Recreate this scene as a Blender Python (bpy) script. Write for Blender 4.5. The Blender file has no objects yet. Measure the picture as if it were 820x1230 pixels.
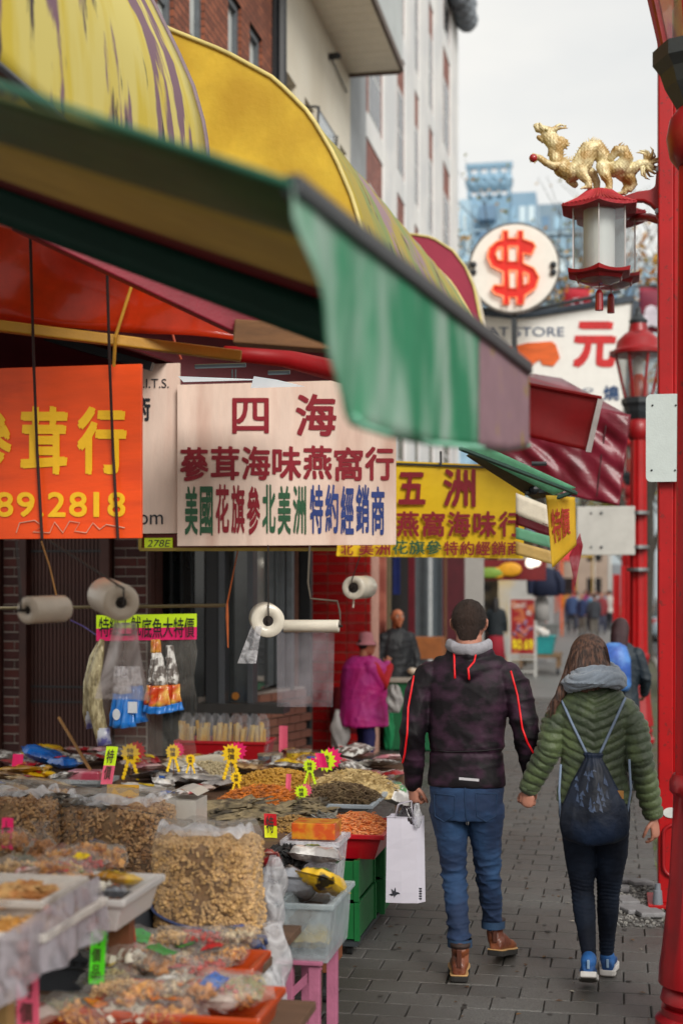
import bpy, bmesh, math, random
import numpy as np
from mathutils import Vector, Matrix
from mathutils.bvhtree import BVHTree
random.seed(7); RNG = np.random.default_rng(7)
SC = bpy.context.scene
COL = SC.collection
# ------------------------------------------------------------------ camera
EYE = 1.85
YAW = math.radians(10.87)
CT, ST = math.cos(YAW), math.sin(YAW)
cam_d = bpy.data.cameras.new('camera'); cam = bpy.data.objects.new('camera', cam_d); COL.objects.link(cam)
cam.location = (0, 0, EYE); cam.rotation_euler = (math.pi/2, 0, YAW)
cam_d.sensor_fit = 'VERTICAL'; cam_d.sensor_height = 36; cam_d.sensor_width = 24; cam_d.lens = 50
cam_d.shift_y = 90/1230
cam_d.clip_start = 0.05; cam_d.clip_end = 3000
cam_d.dof.use_dof = True; cam_d.dof.focus_distance = 7.05; cam_d.dof.aperture_fstop = 1.7
cam_d.dof.aperture_blades = 9
SC.camera = cam
# ------------------------------------------------------------------ world, sun, exposure
W = bpy.data.worlds.new('World'); SC.world = W; W.use_nodes = True
nt = W.node_tree; nt.nodes.clear()
out = nt.nodes.new('ShaderNodeOutputWorld'); bg = nt.nodes.new('ShaderNodeBackground'); bg.inputs['Strength'].default_value = 0.1
sky = nt.nodes.new('ShaderNodeTexSky'); sky.sky_type = 'NISHITA'; sky.sun_disc = False
sky.sun_elevation = math.radians(33); sky.sun_rotation = math.radians(148); sky.altitude = 30; sky.air_density = 1.2; sky.dust_density = 2.0
tc = nt.nodes.new('ShaderNodeTexCoord'); mp = nt.nodes.new('ShaderNodeMapping'); mp.inputs['Scale'].default_value = (1, 1, 2.6)
nz = nt.nodes.new('ShaderNodeTexNoise'); nz.inputs['Scale'].default_value = 3.0; nz.inputs['Detail'].default_value = 5
rp = nt.nodes.new('ShaderNodeValToRGB')
rp.color_ramp.elements[0].position = .3; rp.color_ramp.elements[0].color = (.71, .71, .69, 1)
rp.color_ramp.elements[1].position = .68; rp.color_ramp.elements[1].color = (.93, .89, .81, 1)
vm = nt.nodes.new('ShaderNodeVectorMath'); vm.operation = 'SCALE'; vm.inputs['Scale'].default_value = 6.0
mx = nt.nodes.new('ShaderNodeMix'); mx.data_type = 'RGBA'; mx.inputs[0].default_value = .9
L = nt.links.new
L(tc.outputs['Generated'], mp.inputs[0]); L(mp.outputs[0], nz.inputs[0]); L(nz.outputs[0], rp.inputs[0]); L(rp.outputs[0], vm.inputs[0])
L(sky.outputs[0], mx.inputs[6]); L(vm.outputs[0], mx.inputs[7]); L(mx.outputs[2], bg.inputs[0]); L(bg.outputs[0], out.inputs[0])
sd = bpy.data.lights.new('sun', 'SUN'); sd.energy = 1.5; sd.angle = math.radians(24); sd.color = (1, .96, .9)
sun = bpy.data.objects.new('sun', sd); COL.objects.link(sun)
_a, _e = math.radians(148), math.radians(33)
sdir = Vector((math.sin(_a)*math.cos(_e), math.cos(_a)*math.cos(_e), math.sin(_e)))   # towards the sun
sun.rotation_euler = sdir.to_track_quat('Z', 'Y').to_euler(); sun.location = (5, -5, 12)
SC.view_settings.view_transform = 'Standard'; SC.view_settings.look = 'None'
SC.view_settings.exposure = 0.95; SC.view_settings.gamma = 1
SC.render.engine = 'CYCLES'
SC.cycles.max_bounces = 7; SC.cycles.transparent_max_bounces = 24; SC.cycles.caustics_reflective = False; SC.cycles.caustics_refractive = False
# ------------------------------------------------------------------ place of a photograph pixel on a plane of the street
def ray(px, py):
    xc = (px-410)/1708; yc = (705-py)/1708
    return Vector((-ST + xc*CT, CT + xc*ST, yc))
def P(px, py, Y):
    d = ray(px, py); t = Y/d.y
    return Vector((d.x*t, Y, EYE + d.z*t))
def PX(px, py, X):
    d = ray(px, py); t = X/d.x
    return Vector((X, d.y*t, EYE + d.z*t))
def PZ(px, py, z):
    d = ray(px, py); t = (z-EYE)/d.z
    return Vector((d.x*t, d.y*t, z))
def S(px, Y): return 1708/(Y/ray(px, 0).y)       # pixels per metre at that place
# ------------------------------------------------------------------ objects
def tag(o, label=None, cat=None, group=None, kind=None):
    if label: o['label'] = label
    if cat: o['category'] = cat
    if group: o['group'] = group
    if kind: o['kind'] = kind
    return o
def thing(name, label, cat, loc=(0, 0, 0), group=None, rotz=0):
    o = bpy.data.objects.new(name, None); COL.objects.link(o); o.location = loc; o.rotation_euler = (0, 0, rotz)
    o.empty_display_size = .1
    return tag(o, label, cat, group)
def copy_tree(o, loc=None, label=None, parent=None, rotz=None, scale=None):
    c = o.copy(); COL.objects.link(c)
    if parent is not None: c.parent = parent
    if loc is not None: c.location = loc
    if rotz is not None: c.rotation_euler = (0, 0, rotz)
    if scale is not None: c.scale = scale if hasattr(scale, '__len__') else (scale,)*3
    if label: c['label'] = label
    for ch in list(o.children): copy_tree(ch, parent=c)
    return c
def roots(o):
    v = Vector((0, 0, 0))
    while o is not None: v = v + o.location; o = o.parent
    return v
class MB:
    def __init__(s): s.v = []; s.f = []; s.mi = []; s.cur = 0
    def n(s): return len(s.v)
    def add(s, vs, fs):
        b = len(s.v); s.v += [tuple(v) for v in vs]; s.f += [tuple(i+b for i in f) for f in fs]; s.mi += [s.cur]*len(fs); return s
    def box(s, a, b):
        x0, y0, z0 = a; x1, y1, z1 = b
        return s.add([(x0,y0,z0),(x1,y0,z0),(x1,y1,z0),(x0,y1,z0),(x0,y0,z1),(x1,y0,z1),(x1,y1,z1),(x0,y1,z1)],
                     [(0,3,2,1),(4,5,6,7),(0,1,5,4),(1,2,6,5),(2,3,7,6),(3,0,4,7)])
    def bar(s, p, q, w, h, up=(0, 0, 1)):       # square bar from p to q
        p = Vector(p); q = Vector(q); d = (q-p).normalized(); u = Vector(up)
        a = d.cross(u)
        if a.length < 1e-4: a = d.cross(Vector((0, 1, 0)))
        a.normalize(); b = a.cross(d).normalized(); vs = []
        for c in (p, q):
            for i, j in ((-1,-1),(1,-1),(1,1),(-1,1)): vs.append(c + a*(i*w/2) + b*(j*h/2))
        return s.add(vs, [(0,1,2,3),(7,6,5,4),(0,4,5,1),(1,5,6,2),(2,6,7,3),(3,7,4,0)])
    def tube(s, pts, r, n=8, flat=1.0, cap=True, ref=None):
        pts = [Vector(p) for p in pts]; m = len(pts)
        if not hasattr(r, '__len__'): r = [r]*m
        rings = []; prev = None
        for i, p in enumerate(pts):
            d = (pts[min(i+1, m-1)] - pts[max(i-1, 0)])
            d = d.normalized() if d.length > 1e-9 else Vector((0, 0, 1))
            if prev is None:
                u = Vector(ref) if ref is not None else (Vector((0, 0, 1)) if abs(d.z) < .9 else Vector((0, 1, 0)))
            else: u = prev
            a = (u - d*u.dot(d))
            if a.length < 1e-6: a = d.orthogonal()
            a.normalize(); b = d.cross(a); prev = a
            rr = r[i]
            ra, rb = (rr if hasattr(rr, '__len__') else (rr*flat, rr))
            rings.append([p + a*(ra*math.cos(2*math.pi*k/n)) + b*(rb*math.sin(2*math.pi*k/n)) for k in range(n)])
        vs = [v for g in rings for v in g]; fs = []
        for i in range(m-1):
            for k in range(n):
                k2 = (k+1) % n; fs.append((i*n+k, i*n+k2, (i+1)*n+k2, (i+1)*n+k))
        if cap: fs.append(tuple(range(n))[::-1]); fs.append(tuple((m-1)*n+k for k in range(n)))
        return s.add(vs, fs)
    def limb(s, pts, r, n=12, flat=1.0, ref=None):        # tube with rounded ends
        pts = [Vector(p) for p in pts]; r = list(r) if hasattr(r, '__len__') else [r]*len(pts)
        def rr(x): return x if not hasattr(x, '__len__') else sum(x)/2
        d0 = (pts[0]-pts[1]).normalized(); d1 = (pts[-1]-pts[-2]).normalized()
        def sc(x, k): return x*k if not hasattr(x, '__len__') else (x[0]*k, x[1]*k)
        P2 = [pts[0]+d0*rr(r[0])*.9, pts[0]+d0*rr(r[0])*.55]+pts+[pts[-1]+d1*rr(r[-1])*.55, pts[-1]+d1*rr(r[-1])*.9]
        R2 = [sc(r[0], .3), sc(r[0], .8)]+r+[sc(r[-1], .8), sc(r[-1], .3)]
        return s.tube(P2, R2, n, flat, True, ref)
    def loft(s, rings, cap=True):
        n = len(rings[0]); m = len(rings); vs = [v for g in rings for v in g]; fs = []
        for i in range(m-1):
            for k in range(n):
                k2 = (k+1) % n; fs.append((i*n+k, i*n+k2, (i+1)*n+k2, (i+1)*n+k))
        if cap: fs.append(tuple(range(n))[::-1]); fs.append(tuple((m-1)*n+k for k in range(n)))
        return s.add(vs, fs)
    def ell(s, rows, n=20, e=2.0, cap=True):              # rows of (x, y, z, rx, ry): stacked superellipses
        R = []
        for x, y, z, rx, ry in rows:
            g = []
            for k in range(n):
                a = 2*math.pi*k/n; c, q = math.cos(a), math.sin(a)
                g.append((x+rx*math.copysign(abs(c)**(2/e), c), y+ry*math.copysign(abs(q)**(2/e), q), z))
            R.append(g)
        return s.loft(R, cap)
    def lathe(s, cx, cy, prof, n=24, cap=True):
        return s.loft([[(cx+r*math.cos(2*math.pi*k/n), cy+r*math.sin(2*math.pi*k/n), z) for k in range(n)] for r, z in prof], cap)
    def ball(s, c, r, n=12, m=8, sc=(1, 1, 1), rot=None):
        c = Vector(c); vs = []; fs = []
        M = rot if rot is not None else Matrix.Identity(3)
        for i in range(1, m):
            t = math.pi*i/m
            for k in range(n):
                a = 2*math.pi*k/n
                vs.append(c + M @ Vector((r*sc[0]*math.sin(t)*math.cos(a), r*sc[1]*math.sin(t)*math.sin(a), r*sc[2]*math.cos(t))))
        vs.append(c + M @ Vector((0, 0, r*sc[2]))); vs.append(c + M @ Vector((0, 0, -r*sc[2])))
        T, B = len(vs)-2, len(vs)-1
        for i in range(m-2):
            for k in range(n):
                k2 = (k+1) % n; fs.append((i*n+k, (i+1)*n+k, (i+1)*n+k2, i*n+k2))
        for k in range(n):
            fs.append((T, k, (k+1) % n)); fs.append((B, (m-2)*n+(k+1) % n, (m-2)*n+k))
        return s.add(vs, fs)
    def prism(s, poly, a, b):                              # polygon of 2-D points between two frames given by functions
        n = len(poly); vs = [a(*p) for p in poly] + [b(*p) for p in poly]
        fs = [tuple(range(n)), tuple(range(2*n-1, n-1, -1))]
        for k in range(n): k2 = (k+1) % n; fs.append((k, k+n, k2+n, k2))
        return s.add(vs, fs)
    def grid(s, fn, nu, nv, thick=0.0):                    # sheet fn(u,v) in 0..1; optional thickness along normal
        g = [[Vector(fn(i/nu, j/nv)) for i in range(nu+1)] for j in range(nv+1)]
        vs = [p for row in g for p in row]; w = nu+1
        fs = [(j*w+i, j*w+i+1, (j+1)*w+i+1, (j+1)*w+i) for j in range(nv) for i in range(nu)]
        if thick:
            N = []
            for j in range(nv+1):
                for i in range(nu+1):
                    a = g[j][min(i+1, nu)]-g[j][max(i-1, 0)]; b = g[min(j+1, nv)][i]-g[max(j-1, 0)][i]
                    q = a.cross(b); N.append(q.normalized() if q.length > 1e-12 else Vector((0, 0, 1)))
            k = len(vs); vs = vs + [v - q*thick for v, q in zip(vs, N)]
            fs += [tuple(i+k for i in f[::-1]) for f in fs[:]]
            edge = [i for i in range(w)] + [j*w+nu for j in range(1, nv+1)] + [nv*w+i for i in range(nu-1, -1, -1)] + [j*w for j in range(nv-1, 0, -1)]
            for a, b in zip(edge, edge[1:]+edge[:1]): fs.append((b, a, a+k, b+k))
        return s.add(vs, fs)
    def mesh(s, name, mats, off=(0, 0, 0), smooth=False):
        me = bpy.data.meshes.new(name); o = Vector(off)
        me.from_pydata([(v[0]-o.x, v[1]-o.y, v[2]-o.z) for v in s.v], [], s.f)
        if not isinstance(mats, (list, tuple)): mats = [mats]
        for m in mats: me.materials.append(m)
        if len(mats) > 1: me.polygons.foreach_set('material_index', s.mi)
        if smooth: me.polygons.foreach_set('use_smooth', [True]*len(me.polygons))
        me.update(); return me
    def build(s, name, mats, parent=None, smooth=False, bevel=0, auto=None):
        off = roots(parent) if parent is not None else Vector((0, 0, 0))
        me = s.mesh(name, mats, off, smooth)
        o = bpy.data.objects.new(name, me); COL.objects.link(o)
        if parent is not None: o.parent = parent
        if bevel:
            b = o.modifiers.new('bevel', 'BEVEL'); b.width = bevel; b.segments = 2; b.limit_method = 'ANGLE'; b.angle_limit = .6
        if auto: 
            me.polygons.foreach_set('use_smooth', [True]*len(me.polygons)); me.set_sharp_from_angle(angle=auto)
        return o
def top(mb, name, mats, label, cat, group=None, **k):      # a thing that is one mesh, origin at its base centre
    v = np.array(mb.v); c = (v.min(0)+v.max(0))/2; c[2] = v[:, 2].min()
    me = mb.mesh(name, mats, c, k.get('smooth', False)); o = bpy.data.objects.new(name, me); COL.objects.link(o); o.location = c
    if k.get('bevel'):
        b = o.modifiers.new('bevel', 'BEVEL'); b.width = k['bevel']; b.segments = 2; b.limit_method = 'ANGLE'; b.angle_limit = .6
    if k.get('auto'):
        me.polygons.foreach_set('use_smooth', [True]*len(me.polygons)); me.set_sharp_from_angle(angle=k['auto'])
    return tag(o, label, cat, group)
def base_of(*ms):
    v = np.concatenate([np.array(m.v) for m in ms]); c = (v.min(0)+v.max(0))/2; c[2] = v[:, 2].min(); return Vector(c)
# ------------------------------------------------------------------ materials
def lin(c):
    if isinstance(c, str):
        c = [int(c[i:i+2], 16)/255 for i in (0, 2, 4)]
        return tuple(x/12.92 if x <= .04045 else ((x+.055)/1.055)**2.4 for x in c)
    return tuple(c)
_M = {}
def mat(name, col, rough=.6, metal=0, var=.18, scale=9, bump=.12, bscale=90, coat=0, trans=0, emit=0, col2=None, mixs=None, sheen=0, stretch=None, spec=.5, ramp=(.42, .6)):
    if name in _M: return _M[name]
    m = bpy.data.materials.new(name); m.use_nodes = True; t = m.node_tree; N = t.nodes.new; Lk = t.links.new
    b = t.nodes['Principled BSDF']; c = lin(col)
    tcn = N('ShaderNodeTexCoord'); co = tcn.outputs['Object']
    if stretch:
        mpn = N('ShaderNodeMapping'); mpn.inputs['Scale'].default_value = stretch; Lk(co, mpn.inputs[0]); co = mpn.outputs[0]
    n1 = N('ShaderNodeTexNoise'); n1.inputs['Scale'].default_value = scale; n1.inputs['Detail'].default_value = 6; n1.inputs['Roughness'].default_value = .65
    Lk(co, n1.inputs['Vector'])
    r = N('ShaderNodeValToRGB'); r.color_ramp.elements[0].position = .3; r.color_ramp.elements[1].position = .7
    r.color_ramp.elements[0].color = (*[x*(1-var) for x in c], 1); r.color_ramp.elements[1].color = (*[min(1, x*(1+var)) for x in c], 1)
    Lk(n1.outputs['Fac'], r.inputs[0]); colout = r.outputs[0]
    if col2 is not None:
        n2 = N('ShaderNodeTexNoise'); n2.inputs['Scale'].default_value = mixs or scale*.4; n2.inputs['Detail'].default_value = 5
        Lk(co, n2.inputs['Vector']); r2 = N('ShaderNodeValToRGB'); r2.color_ramp.elements[0].position = ramp[0]; r2.color_ramp.elements[1].position = ramp[1]
        Lk(n2.outputs['Fac'], r2.inputs[0]); mxn = N('ShaderNodeMix'); mxn.data_type = 'RGBA'
        Lk(r2.outputs[0], mxn.inputs[0]); Lk(colout, mxn.inputs[6]); mxn.inputs[7].default_value = (*lin(col2), 1); colout = mxn.outputs[2]
    Lk(colout, b.inputs['Base Color'])
    b.inputs['Roughness'].default_value = rough; b.inputs['Metallic'].default_value = metal
    b.inputs['Coat Weight'].default_value = coat; b.inputs['Sheen Weight'].default_value = sheen; b.inputs['Specular IOR Level'].default_value = spec
    if emit: Lk(colout, b.inputs['Emission Color']); b.inputs['Emission Strength'].default_value = emit
    if bump:
        n3 = N('ShaderNodeTexNoise'); n3.inputs['Scale'].default_value = bscale; n3.inputs['Detail'].default_value = 4
        Lk(co, n3.inputs['Vector']); bp = N('ShaderNodeBump'); bp.inputs['Strength'].default_value = bump; bp.inputs['Distance'].default_value = .01
        Lk(n3.outputs['Fac'], bp.inputs['Height']); Lk(bp.outputs[0], b.inputs['Normal'])
    if trans:
        tr = N('ShaderNodeBsdfTranslucent'); Lk(colout, tr.inputs[0]); ms = N('ShaderNodeMixShader'); ms.inputs[0].default_value = trans
        o = t.nodes['Material Output']; Lk(b.outputs[0], ms.inputs[1]); Lk(tr.outputs[0], ms.inputs[2]); Lk(ms.outputs[0], o.inputs[0])
    _M[name] = m; return m
def film(name, tint=(.95, .95, .96), opac=.25, white='d8d8dc', rough=.18, nscale=14, edge=.3):     # clear plastic film with glossy crinkles
    if name in _M: return _M[name]
    m = bpy.data.materials.new(name); m.use_nodes = True; t = m.node_tree; N = t.nodes.new; Lk = t.links.new
    b = t.nodes['Principled BSDF']; b.inputs['Base Color'].default_value = (*lin(white), 1); b.inputs['Roughness'].default_value = rough
    b.inputs['Specular IOR Level'].default_value = .8
    tp = N('ShaderNodeBsdfTransparent'); tp.inputs[0].default_value = (*tint, 1)
    tcn = N('ShaderNodeTexCoord'); n1 = N('ShaderNodeTexNoise'); n1.inputs['Scale'].default_value = nscale; n1.inputs['Detail'].default_value = 5
    n1.inputs['Distortion'].default_value = 1.2
    Lk(tcn.outputs['Object'], n1.inputs['Vector']); r = N('ShaderNodeMapRange'); r.inputs[1].default_value = .35; r.inputs[2].default_value = .7
    r.inputs[3].default_value = opac*.4; r.inputs[4].default_value = min(1, opac*1.9)
    lw = N('ShaderNodeLayerWeight'); lw.inputs[0].default_value = .25; ad = N('ShaderNodeMath'); ad.operation = 'ADD'; ad.use_clamp = True
    ml = N('ShaderNodeMath'); ml.operation = 'MULTIPLY'; ml.inputs[1].default_value = edge
    Lk(n1.outputs['Fac'], r.inputs[0]); Lk(lw.outputs['Facing'], ml.inputs[0]); Lk(r.outputs[0], ad.inputs[0]); Lk(ml.outputs[0], ad.inputs[1])
    bp = N('ShaderNodeBump'); bp.inputs['Strength'].default_value = .7; bp.inputs['Distance'].default_value = .02; Lk(n1.outputs['Fac'], bp.inputs['Height']); Lk(bp.outputs[0], b.inputs['Normal'])
    ms = N('ShaderNodeMixShader'); o = t.nodes['Material Output']
    Lk(ad.outputs[0], ms.inputs[0]); Lk(tp.outputs[0], ms.inputs[1]); Lk(b.outputs[0], ms.inputs[2]); Lk(ms.outputs[0], o.inputs[0])
    _M[name] = m; return m
def glass(name, tint=(.9, .93, .95), fac=.12, rough=.03, colr='c0c8cc'):
    if name in _M: return _M[name]
    m = bpy.data.materials.new(name); m.use_nodes = True; t = m.node_tree; N = t.nodes.new; Lk = t.links.new
    b = t.nodes['Principled BSDF']; b.inputs['Base Color'].default_value = (*lin(colr), 1); b.inputs['Roughness'].default_value = rough; b.inputs['Metallic'].default_value = .6
    tp = N('ShaderNodeBsdfTransparent'); tp.inputs[0].default_value = (*tint, 1)
    lw = N('ShaderNodeLayerWeight'); lw.inputs[0].default_value = .35; r = N('ShaderNodeMapRange'); r.inputs[3].default_value = fac; r.inputs[4].default_value = .8
    Lk(lw.outputs['Facing'], r.inputs[0]); ms = N('ShaderNodeMixShader'); o = t.nodes['Material Output']
    Lk(r.outputs[0], ms.inputs[0]); Lk(tp.outputs[0], ms.inputs[1]); Lk(b.outputs[0], ms.inputs[2]); Lk(ms.outputs[0], o.inputs[0])
    _M[name] = m; return m
# ------------------------------------------------------------------ lettering: each glyph fitted to its own box of the photograph
_glyph = {}
def glyph(ch, bold=.0):
    k = (ch, bold)
    if k in _glyph: return _glyph[k]
    cu = bpy.data.curves.new('glyph', 'FONT'); cu.body = ch; cu.size = 1;  cu.resolution_u = 4; cu.extrude = 0
    ob = bpy.data.objects.new('glyph', cu); COL.objects.link(ob)
    dg = bpy.context.evaluated_depsgraph_get(); dg.update()
    me = bpy.data.meshes.new_from_object(ob.evaluated_get(dg))
    vs = np.array([v.co[:2] for v in me.vertices]) if len(me.vertices) else np.zeros((0, 2)); fs = [tuple(p.vertices) for p in me.polygons]
    bpy.data.objects.remove(ob); bpy.data.curves.remove(cu); bpy.data.meshes.remove(me)
    if len(vs):
        lo, hi = vs.min(0), vs.max(0); vs = (vs-lo)/np.maximum(hi-lo, 1e-6)
    _glyph[k] = (vs, fs); return _glyph[k]
def put_glyph(mb, ch, fn, bold=.0, shear=0):               # fn(u, v) -> 3-D; u right, v up, both 0..1
    vs, fs = glyph(ch)
    b = bold*.9; w = max(0.0, 1-2*b)
    for i, (du, dv) in enumerate(((0, 0), (b, .6*b), (-b, -.6*b), (.7*b, -b), (-.7*b, b)) if b > .008 else ((0, 0),)):
        q = [fn(.5+(u-.5)*w+du + shear*(v-.5), .5+(v-.5)*w+dv) for u, v in vs]
        mb.add([(p.x, p.y-.0004*i, p.z) for p in q], fs)
def text_px(mb, s, x0, y0, x1, y1, Y, bold=.02, gap=.14, shear=0, jit=0, wide=None):
    cells = wide or [1]*len(s); tot = sum(cells); x = x0
    for ch, w in zip(s, cells):
        w = (x1-x0)*w/tot
        if ch != ' ':
            a, b = x+w*gap/2, x+w*(1-gap/2); j = random.uniform(-jit, jit)*(y1-y0)
            if ch in '.,': yy0, yy1 = y0+(y1-y0)*.82, y1; a, b = x+w*.3, x+w*.75
            elif ch in '1!' and len(s) > 3: yy0, yy1 = y0, y1; a, b = x+w*.28, x+w*.62
            elif ch == '-': yy0, yy1 = y0+(y1-y0)*.45, y0+(y1-y0)*.58
            else: yy0, yy1 = y0+j, y1+j
            put_glyph(mb, ch, lambda u, v: P(a+(b-a)*u, yy1+(yy0-yy1)*v, Y), bold, shear)
        x += w
    return mb
def latin_px(mb, s, x0, y0, x1, y1, Y, bold=.02, shear=0):   # proportional letters fitted to one box
    cu = bpy.data.curves.new('glyph', 'FONT'); cu.body = s; cu.size = 1;  cu.resolution_u = 4; cu.shear = shear
    ob = bpy.data.objects.new('glyph', cu); COL.objects.link(ob); dg = bpy.context.evaluated_depsgraph_get(); dg.update()
    me = bpy.data.meshes.new_from_object(ob.evaluated_get(dg)); vs = np.array([v.co[:2] for v in me.vertices]); fs = [tuple(p.vertices) for p in me.polygons]
    bpy.data.objects.remove(ob); bpy.data.curves.remove(cu); bpy.data.meshes.remove(me)
    lo, hi = vs.min(0), vs.max(0); vs = (vs-lo)/(hi-lo)
    return mb.add([P(x0+(x1-x0)*u, y1+(y0-y1)*v, Y) for u, v in vs], fs)
def remesh(mb, voxel, smooth=4):
    me = mb.mesh('tmp', [], (0, 0, 0)); ob = bpy.data.objects.new('tmp', me); COL.objects.link(ob)
    m = ob.modifiers.new('r', 'REMESH'); m.mode = 'VOXEL'; m.voxel_size = voxel
    if smooth: q = ob.modifiers.new('s', 'SMOOTH'); q.iterations = smooth; q.factor = .5
    dg = bpy.context.evaluated_depsgraph_get(); dg.update(); me2 = bpy.data.meshes.new_from_object(ob.evaluated_get(dg))
    bpy.data.objects.remove(ob); bpy.data.meshes.remove(me)
    return me2
def verts(me):
    a = np.empty(len(me.vertices)*3); me.vertices.foreach_get('co', a); return a.reshape(-1, 3)
def normals(me):
    a = np.empty(len(me.vertices)*3); me.vertices.foreach_get('normal', a); return a.reshape(-1, 3)
def setv(me, a): me.vertices.foreach_set('co', a.astype(np.float32).ravel()); me.update()
def link_mesh(me, name, mats, parent=None, smooth=True):
    if not isinstance(mats, (list, tuple)): mats = [mats]
    me.materials.clear()
    for m in mats: me.materials.append(m)
    if parent is not None: setv(me, verts(me)-np.array(roots(parent)))
    me.polygons.foreach_set('use_smooth', [smooth]*len(me.polygons)); me.name = name
    o = bpy.data.objects.new(name, me); COL.objects.link(o)
    if parent is not None: o.parent = parent
    return o
def bvh(o):
    off = np.array(roots(o)); me = o.data; v = verts(me)+off
    return BVHTree.FromPolygons([tuple(x) for x in v], [tuple(p.vertices) for p in me.polygons])
def hit(tree, px, py):
    r = tree.ray_cast(Vector((0, 0, EYE)), ray(px, py).normalized(), 60)
    return (r[0], r[1]) if r[0] is not None else (None, None)
# ------------------------------------------------------------------ street
def asphalt_mat(name, c, c2, sc=2): return mat(name, c, .82, var=.3, scale=sc, bump=.5, bscale=160, col2=c2, mixs=.9)
M_joint = mat('paver_joint', '43413e', .9, var=.3, scale=30, bump=.4)
M_road = asphalt_mat('asphalt', '3f4042', '4a4b4c')
M_kerb = mat('kerb_concrete', '85837e', .8, var=.2, scale=12, bump=.3)
def paver_material():
    m = bpy.data.materials.new('paver'); m.use_nodes = True; t = m.node_tree; N = t.nodes.new; Lk = t.links.new; b = t.nodes['Principled BSDF']
    g = N('ShaderNodeNewGeometry'); oi = N('ShaderNodeObjectInfo')
    n1 = N('ShaderNodeTexNoise'); n1.inputs['Scale'].default_value = 1.1; n1.inputs['Detail'].default_value = 4
    n2 = N('ShaderNodeTexNoise'); n2.inputs['Scale'].default_value = 130; n2.inputs['Detail'].default_value = 5; n2.inputs['Roughness'].default_value = .8
    Lk(g.outputs['Position'], n1.inputs['Vector']); Lk(g.outputs['Position'], n2.inputs['Vector'])
    r1 = N('ShaderNodeValToRGB'); r1.color_ramp.elements[0].position = .35; r1.color_ramp.elements[1].position = .66
    r1.color_ramp.elements[0].color = (*lin('413e3b'), 1); r1.color_ramp.elements[1].color = (*lin('575756'), 1)
    r2 = N('ShaderNodeValToRGB'); r2.color_ramp.elements[0].position = .36; r2.color_ramp.elements[1].position = .66
    r2.color_ramp.elements[0].color = (.3, .29, .28, 1); r2.color_ramp.elements[1].color = (1.8, 1.76, 1.7, 1)
    Lk(n1.outputs['Fac'], r1.inputs[0]); Lk(n2.outputs['Fac'], r2.inputs[0])
    mm = N('ShaderNodeMix'); mm.data_type = 'RGBA'; mm.blend_type = 'MULTIPLY'; mm.inputs[0].default_value = 1
    Lk(r1.outputs[0], mm.inputs[6]); Lk(r2.outputs[0], mm.inputs[7])
    hv = N('ShaderNodeHueSaturation'); mr = N('ShaderNodeMapRange'); mr.inputs[3].default_value = .8; mr.inputs[4].default_value = 1.15
    Lk(oi.outputs['Random'], mr.inputs[0]); Lk(mr.outputs[0], hv.inputs['Value']); Lk(mm.outputs[2], hv.inputs['Color']); Lk(hv.outputs[0], b.inputs['Base Color'])
    # slightly damp: gloss in patches
    r3 = N('ShaderNodeMapRange'); r3.inputs[1].default_value = .4; r3.inputs[2].default_value = .62; r3.inputs[3].default_value = .3; r3.inputs[4].default_value = .55
    Lk(n1.outputs['Fac'], r3.inputs[0]); Lk(r3.outputs[0], b.inputs['Roughness'])
    bp = N('ShaderNodeBump'); bp.inputs['Strength'].default_value = .8; bp.inputs['Distance'].default_value = .005; Lk(n2.outputs['Fac'], bp.inputs['Height']); Lk(bp.outputs[0], b.inputs['Normal'])
    return m
M_paver = paver_material()
mb = MB(); mb.box((-60, -6, -1.2), (.27, 400, -.02)); sidewalk = mb.build('sidewalk', M_joint); tag(sidewalk, kind='structure')
PW, PD = .232, .183
def paver_mb(x0, x1, y0, y1, z):
    m = MB(); e = .005; g = .0022
    vs = [(x0+g, y0+g, z-.05), (x1-g, y0+g, z-.05), (x1-g, y1-g, z-.05), (x0+g, y1-g, z-.05), (x0+g, y0+g, z-e), (x1-g, y0+g, z-e), (x1-g, y1-g, z-e), (x0+g, y1-g, z-e),
          (x0+g+e, y0+g+e, z), (x1-g-e, y0+g+e, z), (x1-g-e, y1-g-e, z), (x0+g+e, y1-g-e, z)]
    return m.add(vs, [(0,1,5,4),(1,2,6,5),(2,3,7,6),(3,0,4,7),(4,5,9,8),(5,6,10,9),(6,7,11,10),(7,4,8,11),(8,9,10,11)])
tmpl = paver_mb(-PW/2, PW/2, -PD/2, PD/2, 0).mesh('paver', M_paver)
cnt = 0; far = MB()
rows = int((24-4.6)/PD)
for r in range(rows):
    y = 4.6+(r+.5)*PD
    off = PW*.5*(r % 2)
    k = 0
    while True:
        x1 = .27-k*PW-(off if k else 0)+ (0 if k == 0 else 0)
        x0 = x1-(PW if (k or not off) else PW+off)
        k += 1
        if k == 1 and off: x0 = .27-off-1e-9*0-0; x1 = .27
        elif off: x1 = .27-off-(k-2)*PW; x0 = x1-PW
        if x0 < -5.2: break
        cx, cy = (x0+x1)/2, y
        t = (cx*-ST+cy*CT); px = 410+1708*(cx*CT+cy*ST)/t; py = 705+1708*EYE/t
        dz = random.uniform(-.0025, .0025)
        if x1-x0 > PW*.9 and 345 < px < 840 and py < 1260 and cnt < 300 and y > 4.6:
            o = bpy.data.objects.new('paver', tmpl); COL.objects.link(o); o.parent = sidewalk; o.location = (cx, cy, dz)
            o.rotation_euler = (random.uniform(-.004, .004), random.uniform(-.006, .006), random.uniform(-.012, .012)); cnt += 1
        elif -.3-y*.36 < cx: q = paver_mb(x0, x1, y-PD/2, y+PD/2, dz); far.add(q.v, q.f)
o = far.build('paving', M_paver, sidewalk); tag(o, kind='stuff')
mb = MB(); mb.box((-60, 4.6+rows*PD, -.019), (.27, 400, -.002))
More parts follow.
